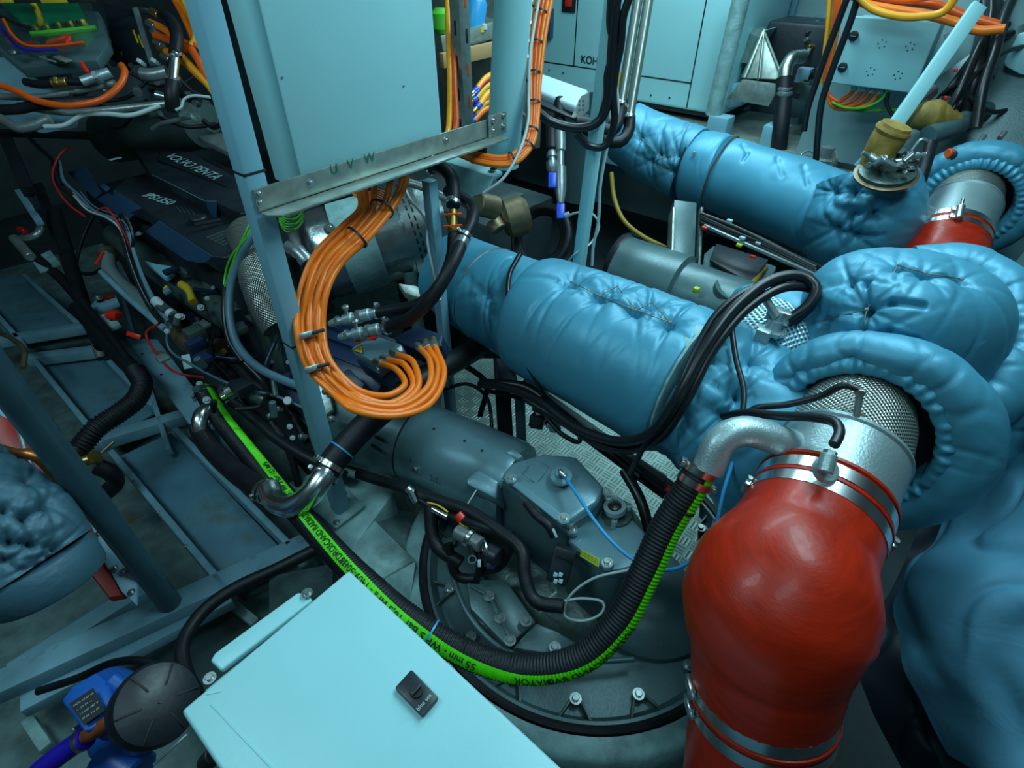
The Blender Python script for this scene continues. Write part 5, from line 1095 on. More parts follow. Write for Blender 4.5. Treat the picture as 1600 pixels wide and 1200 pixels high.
tag(sweep('harness_wire', [(195, 360, 2.05), (186, 340, 2.05), (192, 335, 2.04), (200, 345, 2.04), (208, 370, 2.04), (206, 395, 2.06)], 0.006, BLACKC, n=8), 'black wire loop standing up from the harness', 'wire', HG)
tag(sweep('harness_wire', [(150, 330, 2.2), (165, 325, 2.16), (182, 345, 2.1), (198, 372, 2.08), (205, 405, 2.06)], 0.004, REDW, n=8), 'short red wire crossing to the engine cover', 'wire', HG)
for k in range(7): tag(sweep('harness_wire', off(H[2:], r2.uniform(-8, 10), r2.uniform(-5, 6), -.02-.006*k), r2.uniform(.0022, .004), [WHITEC, BLACKC, REDW, GREYC, WHITEC, BLACKC, GREYC][k], n=8, step=.025), ['fine white wire across the harness', 'fine black wire across the harness', 'second fine red wire in the harness', 'fine blue-grey wire over the harness', 'second fine white wire near the pipe side of the harness', 'second fine black wire near the engine side', 'second fine blue-grey wire over the coolant pipe'][k], 'wire', HG)
o = box('harness_label', P(292, 565, 1.93), (0.03, 0.05, 0.002), LABELW, None, .0005, ax=((RT*0.95+UP*.2).normalized(), (UP*0.95-RT*.2).normalized(), -FW)); tag(o, 'small white tag on the harness at the lower left of the engine', 'tag')
sl = sweep('clear_sleeve', [(243, 470, 1.98), (256, 482, 1.96), (270, 492, 1.95)], 0.018, LABELW, n=14); tag(sl, 'pale wrapped connector sleeve at the end of the harness', 'sleeve')
cables([
 ('grey_cable', 'thick blue-grey cable curving down left of the post past the engine end', 'cable', GREYC, 0.013, [(410, 330, 1.75), (392, 372, 1.75), (372, 405, 1.78), (360, 450, 1.80), (360, 500, 1.80), (372, 540, 1.78), (405, 575, 1.74), (445, 595, 1.70), (480, 608, 1.66)]),
 ('black_cable', 'black cable alongside the thick blue-grey one by the post', 'cable', BLACKC, 0.011, [(385, 392, 1.80), (356, 430, 1.83), (351, 480, 1.84), (358, 530, 1.82), (380, 565, 1.80)]),
 ('green_wire', 'green wire beside the thick blue-grey cable', 'wire', GREENW, 0.004, [(405, 330, 1.74), (386, 370, 1.74), (362, 400, 1.77), (353, 425, 1.8), (350, 445, 1.8)]),
 ('green_wire', 'second green wire beside the blue-grey cable, inner one', 'wire', GREENW, 0.004, [(400, 328, 1.74), (382, 368, 1.74), (366, 405, 1.77), (352, 448, 1.8)]),
 ('green_wire', 'green-yellow earth wire under the blue-grey cable bottom curve', 'wire', GREENW, 0.005, [(362, 520, 1.80), (378, 552, 1.77), (398, 572, 1.75), (420, 585, 1.73)]),
 ('corrugated_hose', 'dark corrugated conduit in the gap left of the engine', 'hose', BLACKR, 0.030, [(120, 480, 2.35), (155, 520, 2.25), (190, 560, 2.15), (215, 585, 2.08), (222, 605, 2.04), (205, 632, 1.98), (170, 655, 1.92), (135, 685, 1.86), (118, 710, 1.84)]),
 ('black_hose', 'thin black hose between corrugated conduit and bearer', 'hose', BLACKR, 0.014, [(128, 470, 2.3), (165, 515, 2.2), (210, 575, 2.1)]),
 ('brown_hose', 'thin brownish hose curving over the far left bay', 'hose', BRONZE, 0.011, [(0, 520, 2.5), (20, 530, 2.4), (38, 550, 2.3), (36, 575, 2.25)]),
])
for i in (0,):
    o = bpy.data.objects.get('corrugated_hose')
cr_ = thing('corrugated_conduit', 'ribbed black conduit curving over the crossbeam left of the engine', 'hose')
sweep('conduit_body', Path([(212, 580, 2.06), (222, 600, 2.02), (212, 625, 1.97), (185, 646, 1.92), (150, 670, 1.87), (125, 700, 1.84)], 420), 0.033, BLACKR, cr_, n=20, rf=lambda s, a: 1+.07*math.cos(s*2*math.pi/0.012))
bv = thing('brass_valve', 'small brass valve at the end of the ribbed conduit by the frame', 'valve'); cyl('valve_body', P(128, 722, 1.82), P(155, 712, 1.84), 0.018, BRASS, bv, 18); lathe('valve_nut', [(0, .024), (.016, .024)], P(145, 716, 1.82), RT+UP*.4, BRASS, bv, 6); cyl('lever', P(158, 708, 1.8), P(178, 690, 1.82), 0.005, BRONZE, bv, 10)
sweep('drop_hose', [(150, 728, 1.85), (175, 740, 1.88), (180, 755, 1.92), (165, 770, 1.95)], 0.028, BLACKR, bv, n=18)
# tall dark rails left of the engine
for a, b, wd, lb in (((0, 195), (45, 300), .05, 'dark steel rail at the left edge, upper one'), ((30, 300), (62, 348), .03, 'blue-lit steel rail beside the far left bay'), ((60, 290), (160, 560), .04, 'long dark steel rail between the left bays and the engine'), ((0, 210), (60, 330), .02, 'thin dark rail at the far left')):
    tag(beam('dark_rail', P(*a, 2.75), P(*b, 2.55), wd, wd, FRAME if 'blue-lit' in lb else BLACKM, None), lb, 'rail')  # blue light on one rail put into its paler paint
for k, (pts, r, lb) in enumerate((([(20, 375, 2.7), (60, 405, 2.6), (100, 440, 2.5), (125, 470, 2.45)], .022, 'black pipe sloping down in the dark left gap'), ([(85, 330, 2.7), (100, 380, 2.6), (115, 430, 2.5), (135, 490, 2.4), (160, 540, 2.3)], .03, 'thick black hose beside the long dark rail'), ([(150, 330, 2.6), (130, 370, 2.6), (120, 420, 2.55), (140, 428, 2.5), (160, 420, 2.45)], .008, 'thin black cable loop in the dark left gap'))):
    tag(sweep('black_hose', pts, r, BLACKR, n=14), lb, 'hose')
pv = thing('pipe_fitting', 'silver-green pipe fitting at the left edge above the far bay', 'fitting'); cyl('fitting_body', P(22, 372, 2.6), P(48, 402, 2.55), 0.022, STEELD, pv, 18); sweep('hose_end', [(35, 372, 2.6), (45, 372, 2.58), (58, 366, 2.58), (64, 355, 2.6)], 0.016, STEELD, pv); cyl('red_cap', P(30, 358, 2.58), P(40, 362, 2.57), 0.014, REDP, pv, 14)
wp = prism('steel_plate', [P(48, 405, 2.6), P(78, 390, 2.62), P(95, 412, 2.55), P(62, 425, 2.5)], (0, 0, -0.01), BEDW, None, 0.003); tag(wp, 'small pale plate in the dark gap at the left', 'plate')
mesh_c = thing('mesh_wrapped_pipe', 'pipe wrapped in dark knitted mesh, behind the post at the engine end', 'pipe')
sweep('mesh_wrap', [(395, 372, 1.98), (412, 420, 1.86), (432, 470, 1.80), (452, 505, 1.80)], 0.088, MESHG, mesh_c, n=40, uv=True)
# exhaust silencer can behind the orange loop
ec = thing('exhaust_can', 'dark crumpled-foil exhaust can with a slotted steel strap behind the orange loop', 'exhaust')
ea = P(490, 405, 1.88); eb = P(690, 345, 1.95); ex = (eb-ea).normalized()
lathe('foil_can', [(0.02, .14), (0.04, .150), (0.20, .152), (0.40, .150), (0.46, .14)], ea, ex, FOIL, ec, 64, rmod=lambda a, s: 1+0.02*math.sin(7*a+9*s)+0.012*math.sin(17*a-23*s))
lathe('black_end_disc', [(-0.03, .04), (-0.03, .182), (-0.015, .188), (0.0, .188), (0.0, .150), (0.02, .15)], ea, ex, BLACKM, ec, 72)
lathe('polished_shield', [(0.10, .1535), (0.10, .158), (0.22, .158), (0.22, .1535)], ea, ex, BEDW, ec, 64)
lathe('steel_strap', [(0.32, .155), (0.32, .160), (0.385, .160), (0.385, .155)], ea, ex, ALU, ec, 64)
xx, yy, _d = basis(ex)
for k in range(36):
    a = math.radians(k*10)
    for j in range(2):
        u = (xx*math.cos(a+j*.07)+yy*math.sin(a+j*.07)); c = ea+ex*(0.345+0.016*j)+u*0.1605
        if (c-CAM).dot(u) < 0 and c.z > ea.z-.12: box('strap_slot', c, (0.017, 0.006, 0.0015), INK, ec, 0.0004, ax=(u.cross(ex), ex, u))
for s_ in ((515, 358, 1.72), (638, 316, 1.80)): bolt(P(*s_), (CAM-P(*s_)), 0.011, ec, STEELD)
sweep('hose_rib', [(452, 385, 1.72), (468, 395, 1.70), (480, 410, 1.70)], 0.022, STEELD, ec, n=16, rf=lambda s, a: 1+.1*math.sin(s*600))
prism('lower_bracket', [P(622, 442, 1.8), P(650, 446, 1.8), P(676, 462, 1.78), P(668, 470, 1.78), P(632, 458, 1.8)], (0, 0, -0.02), GALV, ec, 0.003); cyl('support_leg', P(640, 425, 1.88), P(655, 520, 1.95), 0.022, CASTG, ec, 14)
tag(sweep('thin_pipe', [(630, 283, 1.60), (660, 292, 1.60), (700, 312, 1.60)], 0.012, STEELD, n=14), 'thin steel pipe above the short pale post', 'pipe')
tag(sweep('white_cable', [(630, 285, 1.5), (640, 310, 1.48), (665, 345, 1.47), (668, 380, 1.47), (680, 440, 1.46), (688, 470, 1.45)], 0.0035, WHITEC, n=8), 'thin pale cable hanging beside the short pale post', 'cable')
# ================================================================ far exhaust duct and its riser
XD = 2.36
def D2(px, py, x=XD): return Xp(px, py, x)
d2 = thing('far_exhaust_duct', 'far silver-blue lagged exhaust duct below the generator', 'exhaust duct')
q1, pq, tq_ = blanket_tube('quilted_blanket', [D2(978, 208), D2(1020, 232), D2(1078, 258)], [0.125, 0.140, 0.145], BLK, d2, n=100, nl=80, nz=0.010, nfreq=6, seed=51, tuftpx=((1000, 215), (1030, 240), (1050, 270), (1015, 255), (1060, 240)), puff=0.008, dimple=0.020, crease=0.009, clen=0.06)
q2, pq2, _t = blanket_tube('smooth_blanket', [D2(1080, 262), D2(1125, 272)], [0.152, 0.156], BLKS, d2, n=90, nl=50, nz=0.003, seed=52, ends=0.05)
q3, pq3, _t = blanket_tube('smooth_blanket', [D2(1125, 272), D2(1210, 303), D2(1300, 338)], [0.148, 0.156, 0.158], BLKS, d2, n=110, nl=110, nz=0.006, nfreq=5, seed=53, ends=0.05, grooves=(((1160, 225), (1168, 240), (1160, 250)), ((1255, 258), (1262, 290)), ((1215, 245), (1222, 275))), gdep=0.006)
lathe('lacing_strip', [(-.014, .152), (-.012, .163), (.012, .163), (.014, .152)], pq3.at(pq3.L-.01), pq3.tat(pq3.L-.02), BEDW, q3, 90, rmod=lambda a, s: 1+.006*math.sin(23*a)); lacing(tb1 if 0 else tq_, q1)
hoop(q3, pq3, 0.004, 0.150, BRONZE, .004); hoop(q2, pq2, 0.004, 0.150, BLACKM, .004)
for q in ((1090, 278), (1085, 240), (1118, 290)): v = pick([x_ for x_ in pq2.pts], *q); p_ = D2(q[0], q[1], XD-0.13); cyl('blanket_stud', p_, p_+(CAM-p_).normalized()*0.012, 0.008, STEELD, d2, 12)
fb2 = thing('far_riser_blanket', 'tall puffy silver-blue blanket where the far duct turns down', 'insulation blanket')
b1, pb, tb1 = blanket_tube('body_blanket', [D2(1352, 278, 2.30), D2(1350, 330, 2.26), D2(1340, 372, 2.28), D2(1322, 425, 2.35)], [0.14, 0.172, 0.165, 0.12], BLK, fb2, n=130, nl=100, nz=0.010, nfreq=6, seed=55, tuftpx=((1340, 370), (1303, 360), (1300, 300), (1372, 330), (1335, 300), (1330, 335)), puff=0.014, dimple=0.022, crease=0.010, clen=0.06, grooves=(((1300, 325), (1340, 335), (1372, 330)), ((1303, 360), (1340, 372), (1380, 368))), gdep=0.008)
fd = thing('far_dome_blanket', 'silver-blue blanket dome at the right edge behind the far red hose', 'insulation blanket')
ellipsoid('dome_blanket', P(1540, 262, 2.42), (RT*0.26, UP*0.13, FW*0.16), BLK, fd, 110, 60, power=2.3, nz=0.010, nfreq=7, seed=56, tuftpx=((1500, 225), (1560, 235)), puff=.008, crease=.008)
fa = (P(1478, 400, 1.83)-P(1508, 300, 1.93)).normalized()
fcol = thing('far_collar_blanket', 'gathered silver-blue collar around the far riser mouth', 'insulation blanket')
fcc = P(1515, 318, 1.96); FAX = (fa*0.5+(CAM-fcc).normalized()*0.8).normalized()
torus('collar_ring', fcc-FAX*.02, FAX, 0.160, 0.045, BLK, fcol, nz=0.006, nfreq=9, seed=57, tuftpx=((1450, 290), (1575, 280)), puff=.002, crease=.008)
pleat('gathered_edge', fcc+FAX*.01, FAX, 0.122, 0.05, BLKS, fcol, 34, seed=5)
lathe('mouth_shade', [(-0.05, 0.135), (-0.06, 0.12), (-0.065, 0.0)], fcc, FAX, BLACKR, fcol, 48)  # black dish again paints the shade inside this collar
rs2, hs2, hp2, _a = riser(('far aluminium exhaust spool with mesh sleeve above the smaller red hose', 'smaller red rubber exhaust hose peeking over the big near blanket'),
    P(1518, 285, 2.0), P(1506, 322, 1.93), P(1487, 366, 1.88), [P(1487, 362, 1.88), P(1479, 388, 1.86), P(1470, 420, 1.85), P(1462, 470, 1.86)], [0.1135, 0.117, 0.138, 0.142], R1)
for s in (0.015, 0.045): clamp(hp2.at(s), hp2.tat(s), 0.1155, hs2, 0.018, up=UP+RT*.3)
el2 = thing('injection_elbow', 'far bare metal pipe joining the far spool to a ribbed black hose', 'pipe elbow')
sweep('elbow_tube', [P(1462, 340, 1.86), P(1430, 330, 1.85), P(1402, 334, 1.86), P(1390, 352, 1.88)], 0.027, ALUR, el2, n=24)
rh = thing('ribbed_hose', 'ribbed black hose below the far metal elbow', 'hose'); rp = Path([P(1392, 340, 1.87), P(1382, 362, 1.88), P(1370, 390, 1.90), P(1352, 430, 1.95)], 240)
sweep('hose_body', rp, 0.041, BLACKR, rh, n=28, rf=lambda s, a: 1+.04*math.cos(s*2*math.pi/0.012)); clamp(rp.at(.012), rp.tat(.012), .0415, rh, .014, up=UP); clamp(rp.at(.045), rp.tat(.045), .042, rh, .010, up=RT)
pb2 = thing('temperature_probe', 'small metal probe on the far aluminium spool', 'sensor'); cyl('probe_body', P(1498, 342, 1.76), P(1502, 322, 1.77), 0.012, SCREW, pb2, 14); cyl('probe_tip', P(1502, 322, 1.77), P(1505, 310, 1.77), 0.005, SCREW, pb2, 10)
# fittings and lagged pipes on top of the far riser
ft = thing('flange_plate', 'oval flange plate with clustered bolts and fittings on the far riser', 'flange')
oc = D2(1385, 270, 2.10); lathe('plate', [(0, .080), (.012, .080), (.016, .07), (.016, 0)], oc, EZ+EX*-0.3, CASTD, ft, 40)
r3 = random.Random(9)
for k in range(34):
    c = oc+Vector((r3.uniform(-.06, .06), r3.uniform(-.06, .06), 0.02+r3.uniform(0, .03)))
    (bolt(c, EZ+Vector((r3.uniform(-.3, .3), r3.uniform(-.3, .3), 0)), r3.uniform(.006, .012), ft, r3.choice([SCREW, STEELD, ALUR])) if k % 2 else cyl('fitting', c, c+Vector((r3.uniform(-.05, .05), r3.uniform(-.05, .05), r3.uniform(0, .03))), r3.uniform(.006, .014), r3.choice([SCREW, STEELD, CASTD]), ft, 12))
lathe('copper_collar', [(0, .088), (.008, .090), (.010, .084)], oc-EZ*0.01, EZ+EX*-.3, BRONZE, ft, 40)
wr = thing('wrapped_pipe', 'yellow-brown heat-wrapped pipe stub rising to the lower end of the white strut', 'pipe')
sweep('wrap', XA([(1368, 258), (1378, 232), (1392, 210), (1402, 195)], 2.12), 0.046, TAPE, wr, n=32, radii=[.046, .047, .050, .044]); hw = lathe('wrap_ring', [(0, .050), (.008, .053), (.016, .050)], Xp(1393, 208, 2.12), Xp(1402, 195, 2.12)-Xp(1392, 210, 2.12), TAPE, wr, 32)
sweep('grey_wrap', [(1404, 192, 2.0), (1425, 168, 2.02), (1455, 142, 2.05)], 0.024, FOIL, wr, n=18)
tag(sweep('grey_exhaust_pipe', [(1450, 212, 2.0), (1490, 198, 2.02), (1520, 180, 2.08), (1560, 168, 2.15), (1610, 150, 2.2)], 0.034, CASTG, n=24), 'smooth grey pipe running to the right edge above the far dome blanket', 'pipe')
o, _p, _t = blanket_tube('scorched_blanket', [P(1420, 185, 2.05), P(1455, 182, 2.03), P(1490, 195, 2.03)], [0.035, 0.06, 0.04], TAPE, None, n=50, nl=50, nz=0.008, seed=60); tag(o, 'small brown scorched blanket wrap beside the yellow-brown pipe', 'wrap')
sd_ = thing('screwdriver', 'orange and black handled screwdriver lying on the far collar blanket', 'screwdriver'); cyl('handle', P(1480, 240, 1.92), P(1512, 240, 1.93), 0.016, ORANGED, sd_, 16); cyl('handle_grip', P(1486, 243, 1.915), P(1512, 246, 1.92), 0.017, BLACKP, sd_, 16); cyl('blade', P(1512, 243, 1.93), P(1572, 256, 1.95), 0.005, REDC, sd_, 10)
tl = cyl('black_tool', P(1512, 236, 1.96), P(1600, 245, 1.98), 0.018, BLACKP, None, 14); tag(tl, 'black cylindrical tool lying behind the screwdriver', 'tool')
for k, q in enumerate(((1472, 256), (1582, 268), (1562, 216), (1530, 222))): o = cyl('loose_fitting', P(q[0], q[1], 1.95), P(q[0]+8, q[1]-10, 1.96), 0.009, SCREW, None, 12); tag(o, ['loose shiny fitting left of the screwdriver handle', 'loose shiny fitting below the screwdriver tip', 'loose shiny fitting above the black tool', 'small loose shiny fitting near the top of the dome blanket'][k], 'fitting')
bh = sweep('black_hose', [(1455, 225, 1.90), (1448, 250, 1.88), (1435, 290, 1.87), (1420, 325, 1.88), (1410, 350, 1.92)], 0.020, BLACKR, n=16); tag(bh, 'black sleeved hose between the far riser and the far collar', 'hose')
bl2 = sweep('braided_line', [(1425, 235, 1.92), (1440, 218, 1.9), (1452, 225, 1.9), (1450, 245, 1.9)], 0.006, STEELD, n=10); tag(bl2, 'looped braided steel line over the far flange plate', 'hose')

# ================================================================ generator
gn = thing('generator', 'white enclosed generator lettered KOH, at the top centre right', 'generator')
XK = 3.36; kz0 = Xp(1072, 172, XK).z; ky0 = Xp(1128, 182, XK).y; ky1 = 3.4
box('enclosure', Vector((XK+0.35, (ky0+ky1)/2, (kz0+2.3)/2)), (0.70, ky1-ky0, 2.3-kz0), WHITE, gn, 0.02, seg=3)
box('base_gap', Vector((XK+0.36, (ky0+ky1)/2, kz0-0.012)), (0.66, ky1-ky0-0.04, 0.03), INK, gn, 0.002)
def ks(a, b, w_=0.006): A = Xp(*a, XK-0.001); B = Xp(*b, XK-0.001); strip('door_seam', A, B, w_, -EX, INK, gn, 0.001)
zs = Xp(1080, 130, XK).z; yA = Xp(1080, 130, XK).y
ks_ = lambda y0, z0, y1, z1: strip('door_seam', Vector((XK-.001, y0, z0)), Vector((XK-.001, y1, z1)), 0.007, -EX, INK, gn, 0.001)
ks_(yA, zs, ky1, zs); ks_(yA, zs, yA, 2.3); ks_(yA, zs, yA, kz0+.01); yB = Xp(900, 50, XK).y; ks_(yB, zs, yB, 2.3)
p_ = Xp(907, 98, XK-0.002); text('maker_lettering', 'KOHLER', p_, -EY, EZ, Xp(907, 86, XK).z-p_.z, INK, gn, font_bold=0.02)
for q in ((858, 110), (880, 114), (1017, 149), (1046, 153)): cyl('vent_hole', Xp(*q, XK-.003), Xp(*q, XK+.004), 0.006, INK, gn, 12)
cpn = Xp(889, 4, XK-.004); box('control_panel', cpn, (0.01, 0.10, 0.10), BLACKM, gn, .004); box('display', cpn-EX*.006-EZ*.0, (0.004, 0.05, 0.04), REDC, gn, .001)
box('socket', Xp(858, 37, XK-.015), (0.04, 0.05, 0.16), NAVYP, gn, .005)
box('yellow_sticker', Xp(967, 122, XK-.003), (0.002, 0.03, 0.07), YELLOW, gn, .0005)
o = cyl('grey_pipe', Xp(1160, -10, 3.2), Xp(1114, 180, 3.2), 0.042, BEDW, None, 24); tag(o, 'vertical grey pipe at the right corner of the generator', 'pipe')
# hood, block and pump right of the generator
hd_ = thing('metal_hood', 'sheet metal pyramid hood with a tread plate cover, right of the generator', 'hood')
XH = 3.25
def H_(px, py, x=XH): return Xp(px, py, x)
apex = H_(1193, 48, XH+.12)
quadf('hood_front', [H_(1135, 155), H_(1160, 124), H_(1220, 132), H_(1200, 166)], GALV, hd_, .006)
quadf('hood_face', [apex, H_(1162, 122, XH+.02), H_(1222, 124, XH+.02)], GALV, hd_, .006)
quadf('hood_face', [apex, H_(1162, 122, XH+.02), H_(1158, 120, XH+.3), apex+EX*.2], BEDW, hd_, .006)
quadf('hood_side', [H_(1200, 167), H_(1221, 132), H_(1225, 125, XH+.25), H_(1224, 148, XH+.2)], GALV, hd_, .006)
beam('hood_edge', apex, H_(1163, 122, XH), .012, .012, GALV, hd_); beam('hood_edge', apex, H_(1223, 124, XH), .012, .012, GALV, hd_); beam('hood_edge', apex, H_(1185, 124, XH), .006, .03, GALV, hd_)
hc = [H_(1143, 95, 3.5), H_(1160, 48, 3.55), H_(1195, 42, 3.5), H_(1190, 60, 3.4), H_(1172, 100, 3.4)]
tc_ = mk('tread_cover', hc+[v+EX*.02 for v in hc], [[0, 1, 2, 3, 4], [9, 8, 7, 6, 5]]+[[i, i+5, (i+1) % 5+5, (i+1) % 5] for i in range(5)], TREAD, hd_, False, uvs=[(v.y, v.z) for v in hc]*2)
beam('hood_leg', H_(1150, 130, 3.45), H_(1152, 165, 3.45), .08, .08, WHITE2, hd_)
ae = thing('auxiliary_pump', 'dark auxiliary pump unit with metal elbow and black hose, right of the metal hood', 'pump')
box('pump_body', P(1250, 90, 3.05), (0.30, 0.35, 0.35), BLACKM, ae, .02); box('pump_top', P(1228, 58, 3.15), (0.3, 0.3, 0.06), NAVYM, ae, .01)
sweep('metal_elbow', [(1254, 88, 2.78), (1236, 92, 2.75), (1228, 108, 2.75), (1226, 125, 2.76)], 0.032, ALU, ae, n=20)
sweep('pump_hose', [(1226, 122, 2.76), (1224, 160, 2.78), (1220, 200, 2.8), (1216, 240, 2.85)], 0.040, BLACKR, ae, n=20)
for k in range(3): lathe('hose_collar', [(0, .034), (.012, .038), (.024, .034)], P(1227, 128+7*k, 2.755), -EZ, STEELD, ae, 20)
sweep('handle_pipe', [(1236, 48, 3.1), (1238, 35, 3.1), (1248, 30, 3.1), (1258, 40, 3.1), (1262, 55, 3.1)], 0.020, STEELD, ae, n=14)
prism('square_flange', [P(1242, 78, 2.8), P(1256, 80, 2.8), P(1254, 92, 2.8), P(1241, 90, 2.8)], FW*0.02, BLACKM, ae, .003)
for k in range(26):
    c = P(r3.uniform(1258, 1292), r3.uniform(45, 75), 2.9+r3.uniform(-.05, .1)); (cyl('fitting', c, c+Vector((r3.uniform(-.06, .06), r3.uniform(-.06, .06), r3.uniform(-.04, .04))), r3.uniform(.008, .02), r3.choice([BLACKM, STEELD, BRASS, CASTD]), ae, 12))
for k in range(8):
    c = P(r3.uniform(1255, 1285), r3.uniform(85, 175), 2.9); box('bracket', c, (r3.uniform(.03, .08),)*3, r3.choice([BLACKM, CASTD, FRAME]), ae, .004)
# ================================================================ small right cabinet with cables
rc = thing('small_cabinet', 'small white cabinet with two black knobs and drilled dot patterns, top right', 'cabinet')
XR = 2.88
C4 = [Xp(*q, XR) for q in ((1335, 22), (1475, 38), (1423, 146), (1295, 128))]
yL = (C4[0].y+C4[3].y)/2; yR = (C4[1].y+C4[2].y)/2; zT = (C4[0].z+C4[1].z)/2; zB = (C4[2].z+C4[3].z)/2
box('cabinet_body', Vector((XR+0.09, (yL+yR)/2, (zT+zB)/2)), (0.16, abs(yL-yR)-.015, zT-zB-.015), WHITE2, rc, .004)
box('cabinet_door', Vector((XR, (yL+yR)/2, (zT+zB)/2)), (0.018, abs(yL-yR), zT-zB), WHITE, rc, .006, seg=3)
for q in ((1334, 56), (1317, 105)): c = Xp(*q, XR-.009); lathe('cabinet_knob', [(0, .018), (.008, .018), (.010, .014), (.010, 0)], c, -EX, BLACKP, rc, 24); box('knob_slot', c-EX*.011, (0.003, 0.02, 0.003), STEELD, rc, .0005)
for q in ((1378, 69), (1422, 73), (1360, 112), (1403, 118)):
    for k in range(5): a = k*1.256; c = Xp(*q, XR-.0105); cyl('drilled_hole', c+Vector((0, .014*math.cos(a), .014*math.sin(a))), c+Vector((.003, .014*math.cos(a), .014*math.sin(a))), 0.0026, INK, rc, 8)
RCG = 'orange-red cables entering the small cabinet from below'
for k in range(4):
    gx0 = 1335+14*k
    t = thing('cabinet_cable', ['leftmost', 'second from left', 'third from left', 'rightmost'][k]+' orange-red cable into the underside of the small cabinet', 'cable', RCG)
    p = Path(XA([(gx0, 137), (gx0-6, 147), (gx0-22, 158+2*k), (1314-3*k, 160+3*k), (1296-k, 150), (1289+k, 125), (1296+k*2, 80), (1303+3*k, 30), (1308+4*k, -20)], 2.92))
    sweep('cable_jacket', p, 0.0085, [ORANGED, ORANGED, ORANGED, ORANGE][k], t, n=12); cyl('cable_gland', Xp(gx0, 130+k*2, 2.93), Xp(gx0-1, 142+k*2, 2.92), 0.014, PRINT, t, 8)
cables([
 ('green_wire', 'green and yellow earth wire running up left of the small cabinet', 'wire', GREENW, 0.007, XA([(1425, 172), (1380, 172), (1335, 172), (1300, 158), (1288, 135), (1296, 80), (1303, 20), (1306, -20)], 2.94)),
 ('green_wire', 'green wire entering the small cabinet at its right gland', 'wire', GREENW, 0.006, XA([(1388, 140), (1376, 156), (1350, 168), (1320, 168), (1300, 160)], 2.9)),
 ('yellow_cable', 'yellow-orange cable strand at the left of the cables beside the small cabinet', 'cable', ORANGEY, 0.010, XA([(1284, 130), (1288, 90), (1294, 40), (1298, -20)], 2.95)),
 ('black_pipe', 'black cable running down left of the small cabinet, front one', 'cable', BLACKC, 0.013, XA([(1345, -20), (1330, 30), (1300, 110), (1284, 160), (1278, 210), (1275, 250)], 2.72)),
 ('black_pipe', 'black cable running down left of the small cabinet, rear one', 'cable', BLACKC, 0.013, XA([(1330, -20), (1300, 60), (1275, 130), (1262, 170), (1256, 205)], 2.78)),
 ('black_cable', 'short black cable below the right side of the small cabinet', 'cable', BLACKC, 0.008, XA([(1388, 145), (1385, 160), (1395, 180), (1405, 188)], 2.9)),
 ('orange_power_cable', 'yellow-orange cable sagging widest across the top of the small cabinet', 'cable', ORANGEY, 0.013, XA([(1335, -15), (1360, 12), (1400, 25), (1440, 26), (1475, 18), (1500, -15)], 2.7)),
 ('orange_power_cable', 'orange cable behind the widest sagging one over the small cabinet', 'cable', ORANGE, 0.015, XA([(1325, -15), (1350, 5), (1390, 14), (1440, 22), (1490, 34), (1530, 48), (1570, 45)], 2.78)),
 ('orange_power_cable', 'orange-red cable along the very top right over the small cabinet', 'cable', ORANGED, 0.016, XA([(1330, -20), (1370, -2), (1420, 2), (1470, 10), (1510, 26), (1560, 40)], 2.86)),
 ('orange_power_cable', 'uppermost orange cable over the small cabinet', 'cable', ORANGE, 0.014, XA([(1345, -25), (1385, -5), (1430, -2), (1480, -15)], 2.8)),
])
st_ = thing('white_strut', 'slanting white flat strut in front of the small cabinet at the top right', 'strut'); beam('strut_bar', P(1530, 8, 1.80), P(1392, 205, 1.88), 0.046, 0.022, WHITE, st_, up=-FW)
tag(beam('white_flat', P(1396, 208, 1.9), P(1340, 262, 1.98), 0.035, 0.012, WHITE2, None, up=-FW), 'pale flat bar continuing down beside the wrapped pipe', 'bar')
# dark cable mass on the right of the strut
DM_ = [([(1590, -20, 2.0), (1568, 30, 1.98), (1555, 80, 1.96), (1535, 140, 1.96), (1525, 200, 1.98)], .018), ([(1550, -20, 2.0), (1548, 30, 1.98), (1522, 90, 1.97), (1500, 140, 1.97), (1480, 175, 2.0)], .013), ([(1610, 70, 2.0), (1575, 80, 1.98), (1530, 110, 1.97), (1500, 150, 1.98), (1475, 200, 2.0)], .008), ([(1560, -10, 2.1), (1545, 40, 2.05), (1530, 90, 2.0), (1520, 130, 2.0), (1512, 180, 2.05)], .026), ([(1580, -10, 2.15), (1560, 60, 2.1), (1535, 110, 2.05), (1500, 160, 2.05), (1470, 190, 2.1)], .022), ([(1540, -10, 2.1), (1535, 50, 2.1), (1510, 120, 2.05), (1490, 150, 2.1)], .020), ([(1600, 20, 2.1), (1560, 50, 2.08), (1520, 90, 2.05), (1490, 130, 2.1), (1460, 170, 2.12)], .012), ([(1610, 45, 2.1), (1570, 55, 2.05), (1540, 60, 2.05)], .014), ([(1500, 130, 2.05), (1475, 145, 2.1), (1460, 165, 2.15), (1458, 185, 2.15)], .008), ([(1515, 150, 2.0), (1530, 165, 2.0), (1555, 175, 2.05), (1600, 165, 2.1)], .009), ([(1600, 5, 2.1), (1575, 35, 2.1), (1565, 70, 2.1), (1545, 110, 2.1), (1560, 140, 2.1)], .010)]
for k, (pts, r) in enumerate(DM_): tag(sweep('black_cable', pts, r, BLACKC, n=12), ['second thick black hose falling right of the thickest one', 'black hose between the strut and the thickest hose', 'thin black cable fanning from the right edge below the orange connector', 'thickest black hose falling at the right of the white strut', 'thick black hose crossing down left at the right edge', 'black hose close to the white strut top', 'thin black cable slanting from the right edge', 'short black cable from the right edge near the top', 'small black loop cable beside the white strut', 'thin black cable sagging below the grey hull panel', 'thin wavy black cable at the upper right edge'][k], 'cable', 'black cables at the upper right')
